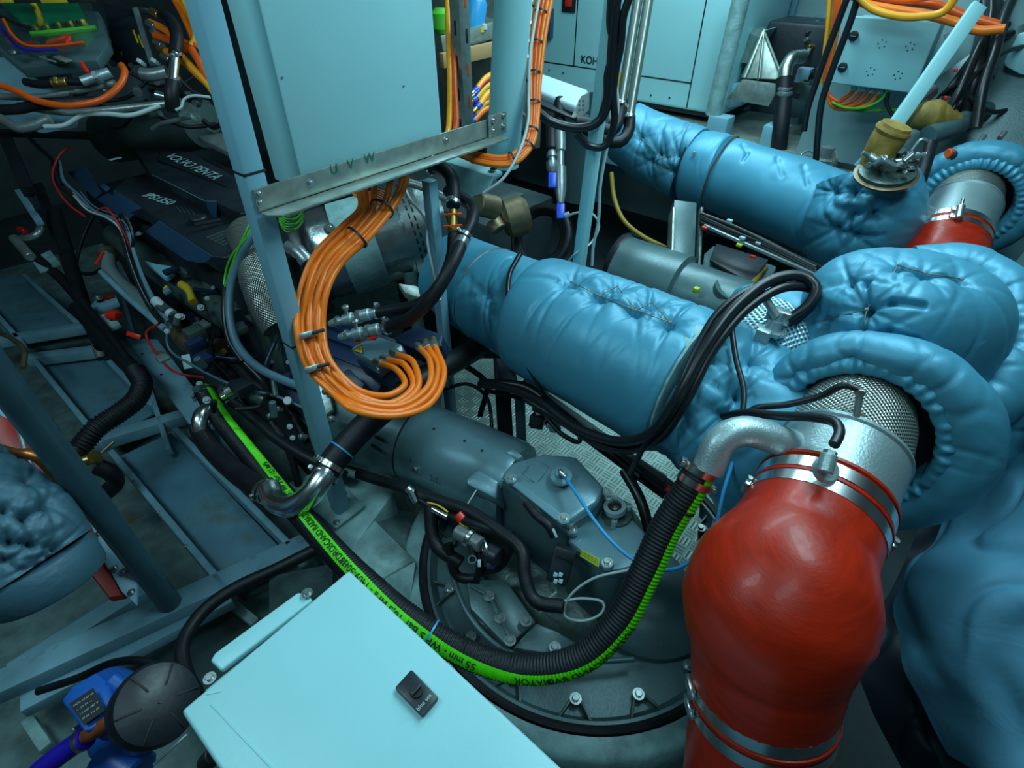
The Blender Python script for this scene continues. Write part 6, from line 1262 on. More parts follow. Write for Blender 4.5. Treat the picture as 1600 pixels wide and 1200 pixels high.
for k, (q, m_) in enumerate((((1557, 38), ORANGE), ((1525, 40), ORANGEY))): tag(cyl('orange_connector', P(q[0]-8, q[1], 2.03), P(q[0]+6, q[1]+6, 2.03), 0.014, m_, None, 14), ['orange connector on the black cables at the right', 'yellow-orange connector just right of the white strut'][k], 'connector')
for k, q in enumerate(((1493, 110), (1478, 153))): tag(box('red_tape', P(*q, 2.04), (0.014, 0.014, 0.012), REDC, None, .003), ['small red mark on the black cables right of the strut, upper', 'small red mark on the black cables right of the strut, lower'][k], 'tape')
for k, q in enumerate(((1480, 58), (1560, 62))): tag(box('cable_label', P(*q, 2.0), (0.014, 0.03, 0.012), LABELW, None, .003, ax=((RT+UP*.5).normalized(), (UP-RT*.5).normalized(), -FW)), ['white cable label left of the strut top', 'white cable label on the cables at the right edge'][k], 'tag')
gc = thing('grease_canister', 'horizontal cartridge canister with black cap and yellow band below the small cabinet', 'canister'); a = Zp(1308, 200, 1.10); b = Zp(1378, 208, 1.10); d = b-a
cyl('black_cap', a, a+d*.28, .036, BLACKP, gc, 24); cyl('canister_body', a+d*.26, b, .030, STEELD, gc, 24); cyl('yellow_band', a+d*.78, a+d*.96, .0315, YELLOW, gc, 24); cyl('red_band', a+d*.34, a+d*.40, .0315, REDP, gc, 24)
hk = thing('metal_fitting', 'round metal flange fitting on the floor behind the far duct', 'fitting'); lathe('fitting_body', [(0, .05), (.03, .05), (.035, .03), (.08, .03)], P(1285, 258, 2.55), EZ, STEELD, hk, 24); lathe('disc', [(0, .04), (.012, .04)], P(1298, 250, 2.5), RT, GALV, hk, 20); sweep('bail', [(1252, 262, 2.5), (1252, 242, 2.5), (1265, 236, 2.5), (1278, 245, 2.5)], .004, STEELD, hk, n=8)
# ================================================================ between the ducts: second gearbox, brackets, cable tray
g2 = thing('far_gearbox', 'dim grey second drive gearbox seen in the gap between the two ducts', 'gearbox')
gg = Xp(1050, 450, 2.0); gg = P(1100, 470, 2.05); lathe('housing', [(-.35, .14), (-.1, .14), (-.09, .12), (.15, .12), (.2, .10)], gg, -EY, CASTG, g2, 48)
prism('top_cover', [P(1100, 395, 2.15), P(1115, 382, 2.2), P(1215, 415, 2.05), P(1190, 470, 1.95), P(1095, 440, 2.05)], (0, 0, -.12), CASTG, g2, .01); ring('round_boss', P(1135, 455, 1.93), EZ+EY*-.4, .03, .02, .02, CASTG, g2); box('yellow_cap', P(1088, 453, 1.9), (.02, .02, .02), YELG, g2, .004)
prism('cover_plate', [P(1118, 384, 2.17), P(1200, 410, 2.05), P(1172, 447, 1.98), P(1108, 410, 2.1)], (0, 0, .012), BLACKM, g2, .004)
vb = thing('vertical_bracket', 'dark grey upright steel channel in the gap between the ducts', 'bracket'); beam('channel', P(1068, 320, 2.2), P(1062, 452, 2.1), .09, .05, CASTG, vb, up=-FW); beam('channel_lip', P(1050, 330, 2.17), P(1046, 445, 2.08), .012, .06, GALV, vb, up=-FW); beam('channel_lip', P(1093, 330, 2.17), P(1088, 440, 2.08), .012, .06, CASTD, vb, up=-FW)
ct = thing('cable_tray', 'black cable tray packed with wires running under the far duct', 'tray'); beam('tray_side', P(1095, 342, 2.1), P(1285, 428, 1.88), .01, .05, BLACKM, ct); beam('tray_rail', P(1100, 352, 2.05), P(1288, 436, 1.84), .012, .012, STEELD, ct)
for k in range(9): a0 = r3.uniform(-6, 8); sweep('tray_wire', [(1095, 340+a0, 2.08), (1150, 362+a0+r3.uniform(-4, 4), 2.02), (1210, 392+a0+r3.uniform(-4, 4), 1.94), (1275, 424+a0, 1.86)], r3.uniform(.005, .009), BLACKC, ct, n=8)
for q, m_ in (((1101, 356), REDC), ((1155, 383), YELG), ((1176, 401), REDC), ((1140, 345), PRINT), ((1185, 380), PRINT), ((1160, 372), PRINT), ((1195, 388), PRINT)): box('wire_tag', P(*q, 1.97), (.014, .02, .01), m_, ct, .002)
rb = thing('walkway_channel', 'black cable channel with a red end cap crossing the tread plate', 'cable channel'); beam('channel_body', P(815, 600, 1.75), P(1046, 768, 1.50), .05, .03, BLACKM, rb); cyl('red_end_cap', P(1040, 762, 1.49), P(1050, 768, 1.485), .012, REDC, rb, 12); beam('channel_edge', P(925, 672, 1.62), P(1040, 750, 1.50), .006, .03, STEELD, rb)
for k, (pts, r, lb) in enumerate((([(750, 598, 1.65), (820, 605, 1.62), (870, 640, 1.58), (930, 690, 1.52), (1000, 745, 1.45)], .014, 'black cable lying along the channel over the tread plate'), ([(760, 610, 1.66), (830, 630, 1.6), (880, 680, 1.55), (905, 690, 1.54), (900, 660, 1.55), (870, 640, 1.6)], .007, 'thin black cable curled over the tread plate'), ([(975, 735, 1.45), (1000, 780, 1.4), (1015, 830, 1.38)], .014, 'black cable dropping from the channel to the steering housing'), ([(700, 560, 1.75), (740, 580, 1.72), (760, 600, 1.7), (750, 650, 1.75)], .009, 'black cable under the left end of the near duct'), ([(690, 610, 1.8), (730, 600, 1.8), (760, 620, 1.78), (770, 680, 1.75)], .006, 'thin black looped cable by the tread plate corner'))):
    tag(sweep('black_cable', pts, r, BLACKC, n=12), lb, 'cable')
sb2 = thing('upright_support', 'dark upright support with a pale connector at the left of the tread plate', 'support'); beam('upright', P(783, 560, 1.8), P(790, 690, 1.85), .05, .04, BLACKM, sb2); beam('upright', P(812, 615, 1.72), P(815, 705, 1.8), .03, .03, CASTG, sb2); prism('plate', [P(760, 690, 1.78), P(790, 680, 1.78), P(815, 715, 1.72), P(790, 730, 1.7)], (0, 0, -.01), CASTG, sb2, .003); prism('bracket_face', [P(775, 560, 1.7), P(800, 555, 1.7), P(810, 600, 1.68), P(780, 600, 1.7)], (0, 0, -.02), NAVYM, sb2, .003)
vc = thing('valve_cluster', 'pale electrical valve cluster on the channel above the tread plate', 'valve'); 
for k in range(14): c = P(r3.uniform(826, 868), r3.uniform(630, 668), 1.6); box('block', c, (r3.uniform(.012, .04),)*3, r3.choice([GREYC, LABELW, BLACKM, FRAME]), vc, .003, ax=basis(Vector((r3.random(), r3.random(), 1))))
# things in the dark behind the near duct
cl = thing('hose_coil', 'black hose coil hanging in the dark behind the near duct', 'hose coil')
for k in range(3): torus('coil_turn', P(845, 372, 2.05+.03*k), RT*0.5+FW*0.8, 0.115-.008*k, 0.014, BLACKR, cl, n=90, k=14, nz=0.001, nfreq=2, puff=0)
cs_ = thing('brown_casting', 'dull yellow-brown cast pump behind the white bracket arm', 'casting'); cyl('cast_body', P(745, 318, 1.85), P(775, 325, 1.9), .04, BRONZE, cs_, 20); lathe('cast_drum', [(0, .05), (.02, .07), (.08, .07), (.1, .05)], P(785, 345, 2.0), RT+UP*.3, BRONZE, cs_, 24); cyl('cast_nozzle', P(770, 345, 1.95), P(780, 360, 1.95), .03, BRONZE, cs_, 14)
box('cast_foot', P(795, 318, 2.05), (.12, .06, .06), CASTD, cs_, .01)
for k, (x, y0, y1, lb) in enumerate(((862, 235, 292, 'blue-handled valve behind the slim post, left one'), (875, 200, 340, 'blue-handled valve hanging lower behind the slim post, right one'))):
    t = thing('hose_valve', lb, 'valve'); D_ = 2.0; a = P(x, y0, D_); b = P(x+1, y1-22, D_); d = b-a
    lathe('valve_body', [(0, .014), (.02, .02), (d.length*.3, .02), (d.length*.32, .014), (d.length*.5, .014), (d.length*.52, .022), (d.length*.8, .022), (d.length, .012)], a, d, STEELD, t, 14); box('blue_handle', P(x+1, y1-10, D_-.02), (.03, .014, .055), BLUEH, t, .005, ax=(RT, FW, UP)); cyl('black_hose', P(x, y0-45, D_+.02), a, .022, BLACKR, t, 14)
tag(lathe('grey_drum', [(0, .10), (.5, .10)], P(915, 210, 2.6)-EZ*.3, EZ, CASTG, None, 32), 'dim grey vertical drum behind the slim post', 'drum')
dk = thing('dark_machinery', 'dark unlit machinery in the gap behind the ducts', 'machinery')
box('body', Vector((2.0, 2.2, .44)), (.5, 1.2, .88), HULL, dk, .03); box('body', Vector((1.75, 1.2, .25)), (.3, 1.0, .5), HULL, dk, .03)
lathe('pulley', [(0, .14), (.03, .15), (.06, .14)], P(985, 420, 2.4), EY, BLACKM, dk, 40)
wc = thing('small_white_plug', 'small white plug on the thin cable looped at the slim post', 'plug'); cyl('plug_body', P(883, 338, 1.75), P(890, 334, 1.745), .009, WHITEC, wc, 12)
# shelf seen between cabinet and column
sh = thing('parts_shelf', 'metal shelf of parts seen through the gap left of the white column', 'shelf'); beam('shelf_edge', P(690, 70, 2.5), P(790, 42, 2.7), .01, .07, GALV, sh); prism('shelf_floor', [P(690, 66, 2.5), P(790, 40, 2.7), P(790, 20, 3.0), P(690, 30, 2.9)], (0, 0, -.01), GALV, sh); beam('lower_edge', P(690, 95, 2.5), P(790, 72, 2.7), .03, .06, TAN, sh)
box('shelf_back', P(745, 60, 3.05), (.04, .9, 1.0), GALV, sh)
o = lathe('blue_canister', [(0, .05), (.12, .05), (.14, .035), (.14, 0)], P(740, 48, 2.75), EZ+RT*.2, BLUEW, None, 20); tag(o, 'blue plastic canister on the shelf behind the slotted strut', 'canister')
o = lathe('green_jar', [(0, .03), (.02, .05), (.08, .05), (.1, .03)], P(692, 52, 2.6), EZ, GREENW, None, 20); tag(o, 'round green jar peeking right of the upper cabinet', 'jar')
for k, (q, m_) in enumerate((((737, 55), REDC), ((744, 52), WHITEC), ((752, 50), YELLOW), ((757, 46), WHITEC))): tag(lathe('bottle_stopper', [(0, .014), (.02, .012), (.026, 0)], P(*q, 2.62), EZ, m_, None, 12), ['small red cap on the shelf edge', 'small white cap beside the red one on the shelf edge', 'small yellow cap on the shelf edge', 'small white cap at the right of the shelf edge'][k], 'cap')
for k in range(11):
    x0_ = 738+r3.uniform(-4, 10); y0_ = 150+k*5; m_ = [ORANGEY, REDR, ORANGE, YELLOW, REDR, ORANGEY, ORANGE, ORANGED, YELLOW, REDR, ORANGE][k]
    t = thing('lugged_cable', ['topmost yellow-orange cable end in the pile', 'dark red cable end just under the topmost', 'orange cable end below the first dark red one', 'yellow cable end in the upper half of the pile', 'second dark red cable end in the pile', 'yellow-orange cable end in the middle of the pile', 'orange cable end just below the middle of the pile', 'orange-red cable end in the lower half of the pile', 'yellow cable end low in the pile', 'lowest dark red cable end of the pile', 'orange cable end at the very bottom of the pile'][k]+' by the white column', 'cable', 'cable ends with blue sleeves'); a = P(772, y0_-35, 2.35); b = P(x0_+3, y0_-12, 2.3)
    sweep('cable_jacket', [a, (a+b)/2+EZ*.01, b], .013, m_, t, n=12); d = (b-a).normalized(); cyl('blue_sleeve', b-d*.005, b+d*.028, .0125, BLUEH, t, 12); cyl('lug', b+d*.026, b+d*.06, .009, BRASS if k % 2 else SCREW, t, 10)
tag(sweep('black_cable', [(847, -10, 1.5), (838, 60, 1.5), (838, 130, 1.5), (836, 160, 1.5)], .012, BLACKC, n=12), 'black cable behind the orange bundle at the white column', 'cable')
tp_ = thing('metal_conduit', 'thin vertical metal conduit with black clips at the right of the white column', 'conduit'); a = P(839, -90, 1.62); b = P(807, 240, 1.62); cyl('conduit_body', a, b, .011, TUBES, tp_, 16)
for y in (10, 40, 68, 92, 125, 180, 205): q = a.lerp(b, (y+90)/330); lathe('clip', [(-.004, .012), (-.004, .016), (.004, .016), (.004, .012)], q, b-a, BLACKP if y % 4 else SCREW, tp_, 16)
# ================================================================ lower left
b0 = Zp(270, 948, 0.33)
o = cyl('pipe_stanchion', b0, Vector((b0.x, b0.y, 2.6)), 0.031, PIPEP, None, 32); tag(o, 'round dark blue-grey pipe post crossing the floor frame at the left', 'post'); 
ls = thing('left_blanket', 'quilted grey-blue exhaust blanket hanging at the left edge', 'insulation blanket')
lb_, _p, tl_ = blanket_tube('quilted_blanket', [P(-140, 700, 1.25), P(-60, 770, 1.22), P(5, 828, 1.20), P(55, 882, 1.22)], [0.09, 0.112, 0.120, 0.108], BLKG, ls, n=130, nl=130, nz=0.005, nfreq=6, seed=71,
    tuftpx=((5, 790), (40, 805), (10, 850), (75, 790), (48, 850), (90, 855), (20, 700), (92, 885), (45, 750), (70, 900), (0, 880)), puff=.012, dimple=.005, w=.012, reach=.06, crease=.005, clen=.05, grooves=(((5, 790), (40, 805), (75, 790)), ((10, 850), (48, 850), (90, 855)), ((40, 805), (48, 850)), ((5, 790), (10, 850))), gdep=.012, gw=.006)
lathe('blanket_end', [(-.02, .108), (0.0, .116), (.05, .114), (.058, .108), (.058, 0)], P(57, 884, 1.22), P(69, 902, 1.232)-P(55, 882, 1.22), BLKG, ls, 64)
rf = thing('red_support', 'red painted steel support behind the left blanket', 'support'); prism('red_plate', [P(-20, 640, 1.45), P(30, 660, 1.5), P(130, 800, 1.5), P(195, 930, 1.5), P(170, 935, 1.48), P(90, 830, 1.45), P(-20, 700, 1.4)], (0, 0, -.02), REDP, rf, .003)
cpp = sweep('copper_pipe', [(-10, 700, 1.38), (20, 708, 1.38), (55, 712, 1.38), (80, 735, 1.42), (95, 760, 1.46)], .014, COPPER, n=16); tag(cpp, 'copper pipe crossing the red frame at the left', 'pipe')
wpl = thing('pale_plate', 'pale bolted strip running down between the red frame and the pipe post', 'plate'); prism('plate', [P(118, 800, 1.50), P(130, 790, 1.52), P(215, 905, 1.52), P(212, 945, 1.5), P(190, 925, 1.49)], (0, 0, -.015), WHITE2, wpl, .003)
for q in ((153, 835), (178, 888), (193, 893), (205, 925)): bolt(P(q[0], q[1], 1.50), EZ, .006, wpl)
prism('pale_panel', [P(-10, 640, 1.6), P(-10, 620, 1.6), P(55, 700, 1.6), P(40, 715, 1.58)], (0, 0, -.01), WHITE2, wpl, .002)
lv = thing('line_valve', 'small brown and silver line valve on the red frame', 'valve'); sweep('line', [(30, 670, 1.44), (45, 720, 1.44), (70, 760, 1.45), (110, 820, 1.46), (145, 855, 1.47)], .007, STEELD, lv, n=10); cyl('valve_body', P(75, 772, 1.42), P(118, 795, 1.43), .016, BRONZE, lv, 16); cyl('valve_nut', P(108, 782, 1.41), P(122, 800, 1.42), .018, STEELD, lv, 6); cyl('valve_cap', P(120, 795, 1.43), P(132, 806, 1.43), .016, LABELW, lv, 14); cyl('valve_stem', P(78, 755, 1.4), P(84, 768, 1.42), .005, WHITEC, lv, 8)
# lower crossbeam (second) and hull details
fb2_ = thing('lower_beam', 'grey-blue flat beam low on the hull left of the white cabinet', 'beam'); beam('beam_body', Zp(20, 1055, .22), Zp(235, 918, .22), .06, .05, FRAME, fb2_); 
for a, b, lb in (((364, 945), (400, 975), 'short pale flat bar left of the white cabinet corner'), ((470, 880), (505, 905), 'short pale flat bar above the white cabinet corner'), ((45, 1125), (75, 1170), 'pale block on the hull at the bottom left')):
    t = beam('flat_bar', Zp(*a, .18), Zp(*b, .18), .03, .03, BEDW, None); tag(t, lb, 'bar')
prism('web', [Zp(420, 900, .3), Zp(520, 880, .3), Zp(520, 930, .2), Zp(420, 960, .2)], (0, 0, -.02), GRP, fb2_, .003)
for k, (pts, r, lb) in enumerate((([(500, 855, 1.62), (430, 890, 1.58), (375, 915, 1.54), (335, 940, 1.5), (305, 970, 1.46), (285, 1010, 1.4), (290, 1050, 1.35), (310, 1090, 1.3)], .018, 'thick black hose curving behind the fan cover'), ([(60, 1080, 1.4), (120, 1060, 1.38), (180, 1035, 1.36), (230, 1035, 1.34), (260, 1060, 1.3)], .010, 'black cable arching over the blue pump'), ([(190, 1065, 1.28), (210, 1060, 1.28), (240, 1062, 1.27)], .006, 'thin black cable from the pump to the fan cover'))):
    tag(sweep('black_hose', pts, r, BLACKR, n=14), lb, 'hose')
# blue pump with fan cover
pu = thing('blue_pump', 'small blue motor pump with a black rating plate at the lower left', 'pump')
pt = [P(95, 1095, 1.16), P(112, 1072, 1.18), P(150, 1050, 1.20), P(166, 1062, 1.19), P(184, 1108, 1.14), P(182, 1120, 1.13), P(138, 1143, 1.11), P(130, 1142, 1.11)]
n4 = (pt[2]-pt[0]).cross(pt[5]-pt[0]).normalized(); n4 = n4 if n4.dot(CAM-pt[0]) > 0 else -n4
prism('terminal_box', pt, -n4*.07, BLUEP, pu, .010, 3)
lbp = [P(108, 1100, 1.143), P(146, 1075, 1.16), P(165, 1110, 1.128), P(132, 1133, 1.11)]; prism('rating_plate', lbp, n4*.0015, INK, pu, 0)
ax_ = (lbp[1]-lbp[0]).normalized(); ay_ = n4.cross(ax_)
for k, s in enumerate(('MOD 22 60 48', '--- 50 54 ---', '1.1 kW 380 V', 'IP 55  Hz 50')): text('plate_text', s, lbp[0].lerp(lbp[3], .22+.2*k)+ax_*.003+n4*.0018, ax_, ay_, .0045, PRINT, pu)
cyl('motor_barrel', P(165, 1085, 1.28), P(215, 1108, 1.20), .060, BLUEP, pu, 32); cyl('cable_entry', P(172, 1063, 1.2), P(190, 1075, 1.2), .02, BLUEP, pu, 20); cyl('pump_foot', P(160, 1160, 1.25), P(230, 1150, 1.2), .035, BLUEP, pu, 20); cyl('pump_body', P(165, 1180, 1.22), P(215, 1215, 1.2), .05, BLUEP, pu, 24)
fn = thing('fan_cover', 'round black slotted fan cover beside the blue pump', 'fan cover'); fc_ = P(248, 1098, 1.10); fx_ = (CAM-fc_).normalized()*0.8+RT*0.25+UP*.15
lathe('cover_dome', [(-.07, .078), (-.02, .080), (-.004, .074), (.004, .05), (.007, .02), (.007, 0)], fc_, fx_, BLACKM, fn, 48); x_, y_, z_ = basis(fx_)
for k in range(6): a = k*1.047+.3; u = x_*math.cos(a)+y_*math.sin(a); beam('slot', fc_+u*.03+z_*.005, fc_+u*.074+z_*-.001, .0045, .005, INK, fn, up=z_)
bolt(fc_+z_*.007, z_, .003, fn, BLACKM)
bh2 = thing('violet_blue_hose', 'violet-blue hose with clamps at the bottom left', 'hose'); hp = Path([(40, 1225, 1.12), (80, 1190, 1.13), (118, 1162, 1.14), (136, 1152, 1.14)]); sweep('hose_body', hp, .021, BLUEV, bh2, n=24); clamp(hp.at(hp.L-.012), hp.tat(hp.L-.012), .0215, bh2, .010, up=UP)
tag(sweep('brown_elbow', [(132, 1152, 1.14), (148, 1142, 1.13), (168, 1130, 1.13), (190, 1120, 1.14)], .015, RUSTY, n=20), 'brown rubber elbow between the violet-blue hose and the fan cover', 'pipe elbow')
tag(beam('thin_rod', P(240, 1195, 1.1), P(292, 1148, 1.1), .004, .004, LABELW, None), 'thin pale rod between the fan cover and the white cabinet', 'rod')
wl = prism('white_tab', [Zp(110, 690, .42), Zp(122, 685, .42), Zp(132, 692, .42), Zp(113, 700, .42)], (0, 0, -.02), WHITE, None, .003); tag(wl, 'small white tab by the brass valve', 'tab')
# ================================================================ upper left: pipework over the engine
jb = thing('electronics_box', 'clear-lidded box with a green circuit board and coloured wires, top left corner', 'electronics box')
JQ = [P(-40, -10, 2.1), P(140, -5, 2.1), P(155, 45, 2.0), P(135, 72, 1.95), P(15, 85, 1.95), P(-40, 40, 2.0)]
n5 = (JQ[1]-JQ[0]).cross(JQ[3]-JQ[0]).normalized(); n5 = n5 if n5.dot(CAM-JQ[0]) > 0 else -n5
prism('box_body', [v-n5*.05 for v in JQ], -n5*.04, CASTG, jb, .006); prism('clear_lid', JQ, -n5*.004, CLEARP, jb, .001)
prism('circuit_board', [P(0, 5, 2.11), P(120, 3, 2.12), P(140, 40, 2.04), P(55, 55, 2.02)], -n5*.004, GREENP, jb, .001)
for k in range(14): box('connector_pin_block', P(52+6*k, 48-1.0*k, 2.03), (.012, .012, .02), [BLACKP, YELLOW, BLACKP][k % 3], jb, .002)
sweep('green_terminal_strip', [(50, 54, 2.0), (90, 50, 2.0), (150, 44, 2.02)], .010, GREENW, jb, n=8)
for k, (pts, m_, r) in enumerate((([(5, 30, 2.0), (20, 55, 1.97), (40, 70, 1.96), (80, 72, 1.96), (130, 66, 1.96)], ORANGED, .005), ([(0, 40, 2.0), (15, 60, 1.98), (35, 76, 1.96), (90, 78, 1.96)], BLUEV, .005), ([(10, 60, 1.98), (30, 66, 1.98), (60, 68, 1.98)], REDW, .004), ([(48, 0, 2.08), (60, 20, 2.06), (66, 45, 2.03)], YELLOW, .010), ([(75, 68, 1.98), (95, 62, 1.98), (108, 58, 1.98), (104, 70, 1.97)], REDC, .009), ([(0, 25, 2.02), (30, 38, 2.0), (50, 44, 2.0)], BLACKC, .006))): sweep('box_wire', pts, r, m_, jb, n=8)
lathe('lid_screw', [(0, .012), (.006, .010), (.006, 0)], P(20, 82, 1.94), n5, SCREW, jb, 16)
hz = thing('hazard_strip', 'yellow and black hazard strip along the top left edge', 'hazard strip')
for k in range(4): a = P(-20+42*k, 0, 2.0); b = P(22+42*k, -1, 2.0); beam('strip_segment', a, b, .012, .02, YELLOW if k % 2 == 0 else INK, hz)
ub = thing('unit_housing', 'blue-grey cast housing with silver valves under the electronics box', 'housing')
prism('housing', [P(-30, 85, 2.1), P(60, 90, 2.1), P(105, 95, 2.1), P(100, 150, 2.15), P(40, 160, 2.15), P(-30, 130, 2.1)], (0, 0, -.12), FRAME, ub, .01); sweep('steel_tube', [(-10, 150, 2.0), (60, 152, 2.0), (120, 142, 2.0), (180, 130, 2.0)], .012, STEELD, ub); sweep('steel_tube', [(30, 165, 2.0), (100, 175, 1.98), (170, 172, 1.98), (260, 162, 2.0)], .013, STEELD, ub)
cyl('brass_union', P(82, 130, 1.96), P(106, 128, 1.96), .016, BRASS, ub, 16); cyl('brass_branch', P(86, 122, 1.95), P(88, 132, 1.95), .009, BRASS, ub, 12); cyl('silver_valve', P(128, 128, 1.96), P(172, 113, 1.98), .017, ALUR, ub, 16); lathe('valve_nut', [(0, .024), (.014, .024)], P(150, 121, 1.96), RT+UP*.3, SCREW, ub, 6); sweep('black_line', [(40, 128, 1.98), (60, 132, 1.97), (82, 131, 1.96)], .014, BLACKR, ub); sweep('black_line', [(106, 128, 1.96), (128, 128, 1.96)], .012, BLACKR, ub); cyl('red_lever', P(127, 98, 1.96), P(138, 114, 1.96), .007, REDC, ub, 10); sweep('silver_tube', [(222, 116, 2.0), (240, 117, 2.0), (262, 112, 2.0)], .022, STEELD, ub)
for k in range(3): beam('steel_tab', P(66+11*k, 88, 1.97), P(92+8*k, 96, 1.97), .03, .006, [GALV, BLACKM, GALV][k], ub)
cables([
 ('orange_power_cable', 'orange cable sagging across the pipes at the upper left', 'cable', ORANGED, 0.0105, [(-15, 130, 1.9), (20, 140, 1.88), (60, 158, 1.86), (110, 165, 1.85), (160, 155, 1.86), (188, 132, 1.88), (195, 112, 1.9), (190, 102, 1.92)]),
 ('white_cable', 'pale grey cable sagging below the steel pipes at the upper left', 'cable', WHITEC, 0.008, [(70, 198, 1.9), (100, 196, 1.9), (130, 180, 1.9), (165, 178, 1.9), (205, 180, 1.9), (250, 165, 1.92)]),
 ('braided_hose', 'silver braided hose at the left edge', 'hose', STEELD, 0.016, [(-10, 180, 1.95), (10, 190, 1.94), (30, 200, 1.93), (55, 196, 1.93), (78, 186, 1.93)]),
 ('black_hose', 'black hose at the left edge above the braided one', 'hose', BLACKR, 0.018, [(-10, 172, 1.98), (30, 170, 1.97), (60, 163, 1.96), (100, 160, 1.96), (160, 158, 1.98)]),
 ('white_cable', 'thin white cable end beside the vertical black hose', 'cable', WHITEC, 0.005, [(328, 152, 1.9), (300, 150, 1.9), (287, 156, 1.9), (283, 168, 1.9), (275, 172, 1.9)]),
 ('steel_lever', 'thin steel lever with a nut above the engine cover', 'lever', STEELD, 0.008, [(238, 202, 2.1), (250, 194, 2.08), (275, 188, 2.06), (300, 182, 2.04)]),
])
vh = thing('vertical_hose', 'black hose with a clamped steel joint beside the orange cables, upper left', 'hose')
hp = Path([(255, 25, 2.05), (268, 35, 2.02), (276, 55, 2.0), (274, 85, 1.98)]); sweep('hose_upper', hp, .022, BLACKR, vh, n=20); cyl('steel_joint', P(274, 80, 1.98), P(270, 132, 1.97), .016, STEEL, vh, 20); sweep('hose_lower', [(270, 128, 1.97), (268, 150, 1.97), (270, 172, 2.0)], .024, BLACKR, vh, n=20)
for y in (84, 122, 132): q = P(274-(y-84)*.08, y, 1.977); clamp(q, EZ, .0235 if y != 84 else .0225, vh, .010, up=-FW)
OU = 'orange cables behind the post top'
for k in range(7):
    m_ = [ORANGE, ORANGEY, ORANGE, ORANGED, ORANGE, ORANGEY, ORANGED][k]
    pts = [[(268, -10, 2.1), (285, 20, 2.08), (298, 50, 2.05), (305, 68, 2.05)], [(282, -10, 2.06), (300, 30, 2.04), (306, 60, 2.03), (300, 72, 2.03)], [(235, 35, 2.1), (255, 45, 2.08), (280, 62, 2.06), (300, 72, 2.05)], [(242, 55, 2.08), (262, 62, 2.06), (288, 76, 2.04), (308, 70, 2.03)], [(260, 80, 2.06), (285, 95, 2.04), (310, 118, 2.02), (325, 132, 2.02)], [(280, 85, 2.04), (300, 105, 2.02), (322, 128, 2.0), (338, 150, 2.0)], [(300, 78, 2.02), (312, 98, 2.0), (322, 118, 2.0), (330, 140, 2.0)]][k]
    tag(sweep('orange_power_cable', pts, .013, m_, n=14), ['leftmost orange cable dropping behind the post top', 'bright yellow-orange cable dropping behind the post top', 'upper orange cable running from the far connectors to the post top', 'orange-red cable under the upper one from the far connectors', 'lower orange cable heading down right behind the post', 'yellow-orange cable lowest behind the post', 'orange-red cable closest to the post behind it'][k], 'cable', OU)
fx2 = thing('connector_frame', 'dark metal frame of connectors left of the orange cables, upper left', 'frame'); beam('frame_bar', P(212, 15, 2.15), P(238, 100, 2.05), .02, .02, STEELD, fx2); beam('frame_bar', P(190, 12, 2.2), P(240, 18, 2.2), .02, .02, BLACKM, fx2); prism('frame_plate', [P(160, 5, 2.3), P(210, 10, 2.25), P(235, 100, 2.15), P(180, 95, 2.2)], FW*.02, BLACKM, fx2, .003)
for q in ((235, 38), (242, 52), (240, 20), (262, 28), (246, 68), (252, 78), (258, 90)): cyl('connector', P(q[0]-4, q[1]-3, 2.1), P(q[0]+8, q[1]+4, 2.08), .012, SCREW if q[0] % 4 else BRASS, fx2, 12)
for q in ((221, 98), (243, 97)): box('white_connector', P(*q, 2.03), (.022, .014, .03), LABELW, fx2, .003, ax=((RT*.8-UP*.5).normalized(), (UP*.8+RT*.5).normalized(), -FW))
for q in ((208, 55), (216, 62)): strip('yellow_mark', P(q[0], q[1]-8, 2.12), P(q[0]+8, q[1]+12, 2.1), .006, -FW, YELLOW, fx2)
for k in range(22):
    c = P(r3.uniform(150, 330), r3.uniform(95, 195), 2.15); e = c+Vector((r3.uniform(-.2, .2), r3.uniform(-.2, .2), r3.uniform(-.08, .08)))
    if k % 3: sweep('dark_line', [c, (c+e)/2+Vector((0, .03, -.03)), e], r3.uniform(.006, .014), BLACKR, fx2, n=10)
    else: cyl('pipe_fitting', c, c+(e-c)*.25, r3.uniform(.010, .018), r3.choice([STEELD, SCREW, CASTD]), fx2, 14)
gk = thing('expansion_tank', 'dim grey rounded tank behind the engine top, upper left', 'tank'); cyl('tank_body', P(160, 215, 2.7), P(330, 185, 2.5), .12, CASTD, gk, 40, bev=.5)
prism('back_box', [P(-40, 60, 2.6), P(200, 60, 2.7), P(230, 210, 2.8), P(-40, 200, 2.6)], FW*.1, HULL, gk, .01)
tag(prism('vent_panel', [P(308, 213, 2.2), P(345, 207, 2.2), P(400, 235, 2.1), P(380, 250, 2.1)], (0, 0, -.02), STEELD, None, .003), 'pale slotted panel at the engine top edge behind the post', 'panel')
cables([
 ('black_cable', 'black cable hanging from the dark frame at the upper left', 'cable', BLACKC, .008, [(30, 200, 2.2), (60, 230, 2.3), (85, 255, 2.4), (100, 290, 2.45)]),
 ('red_wire', 'long red wire curling down from the harness top', 'wire', REDW, .004, [(110, 228, 2.4), (95, 240, 2.4), (85, 258, 2.38), (82, 275, 2.36), (92, 300, 2.3), (108, 320, 2.26), (132, 338, 2.2)]),
])
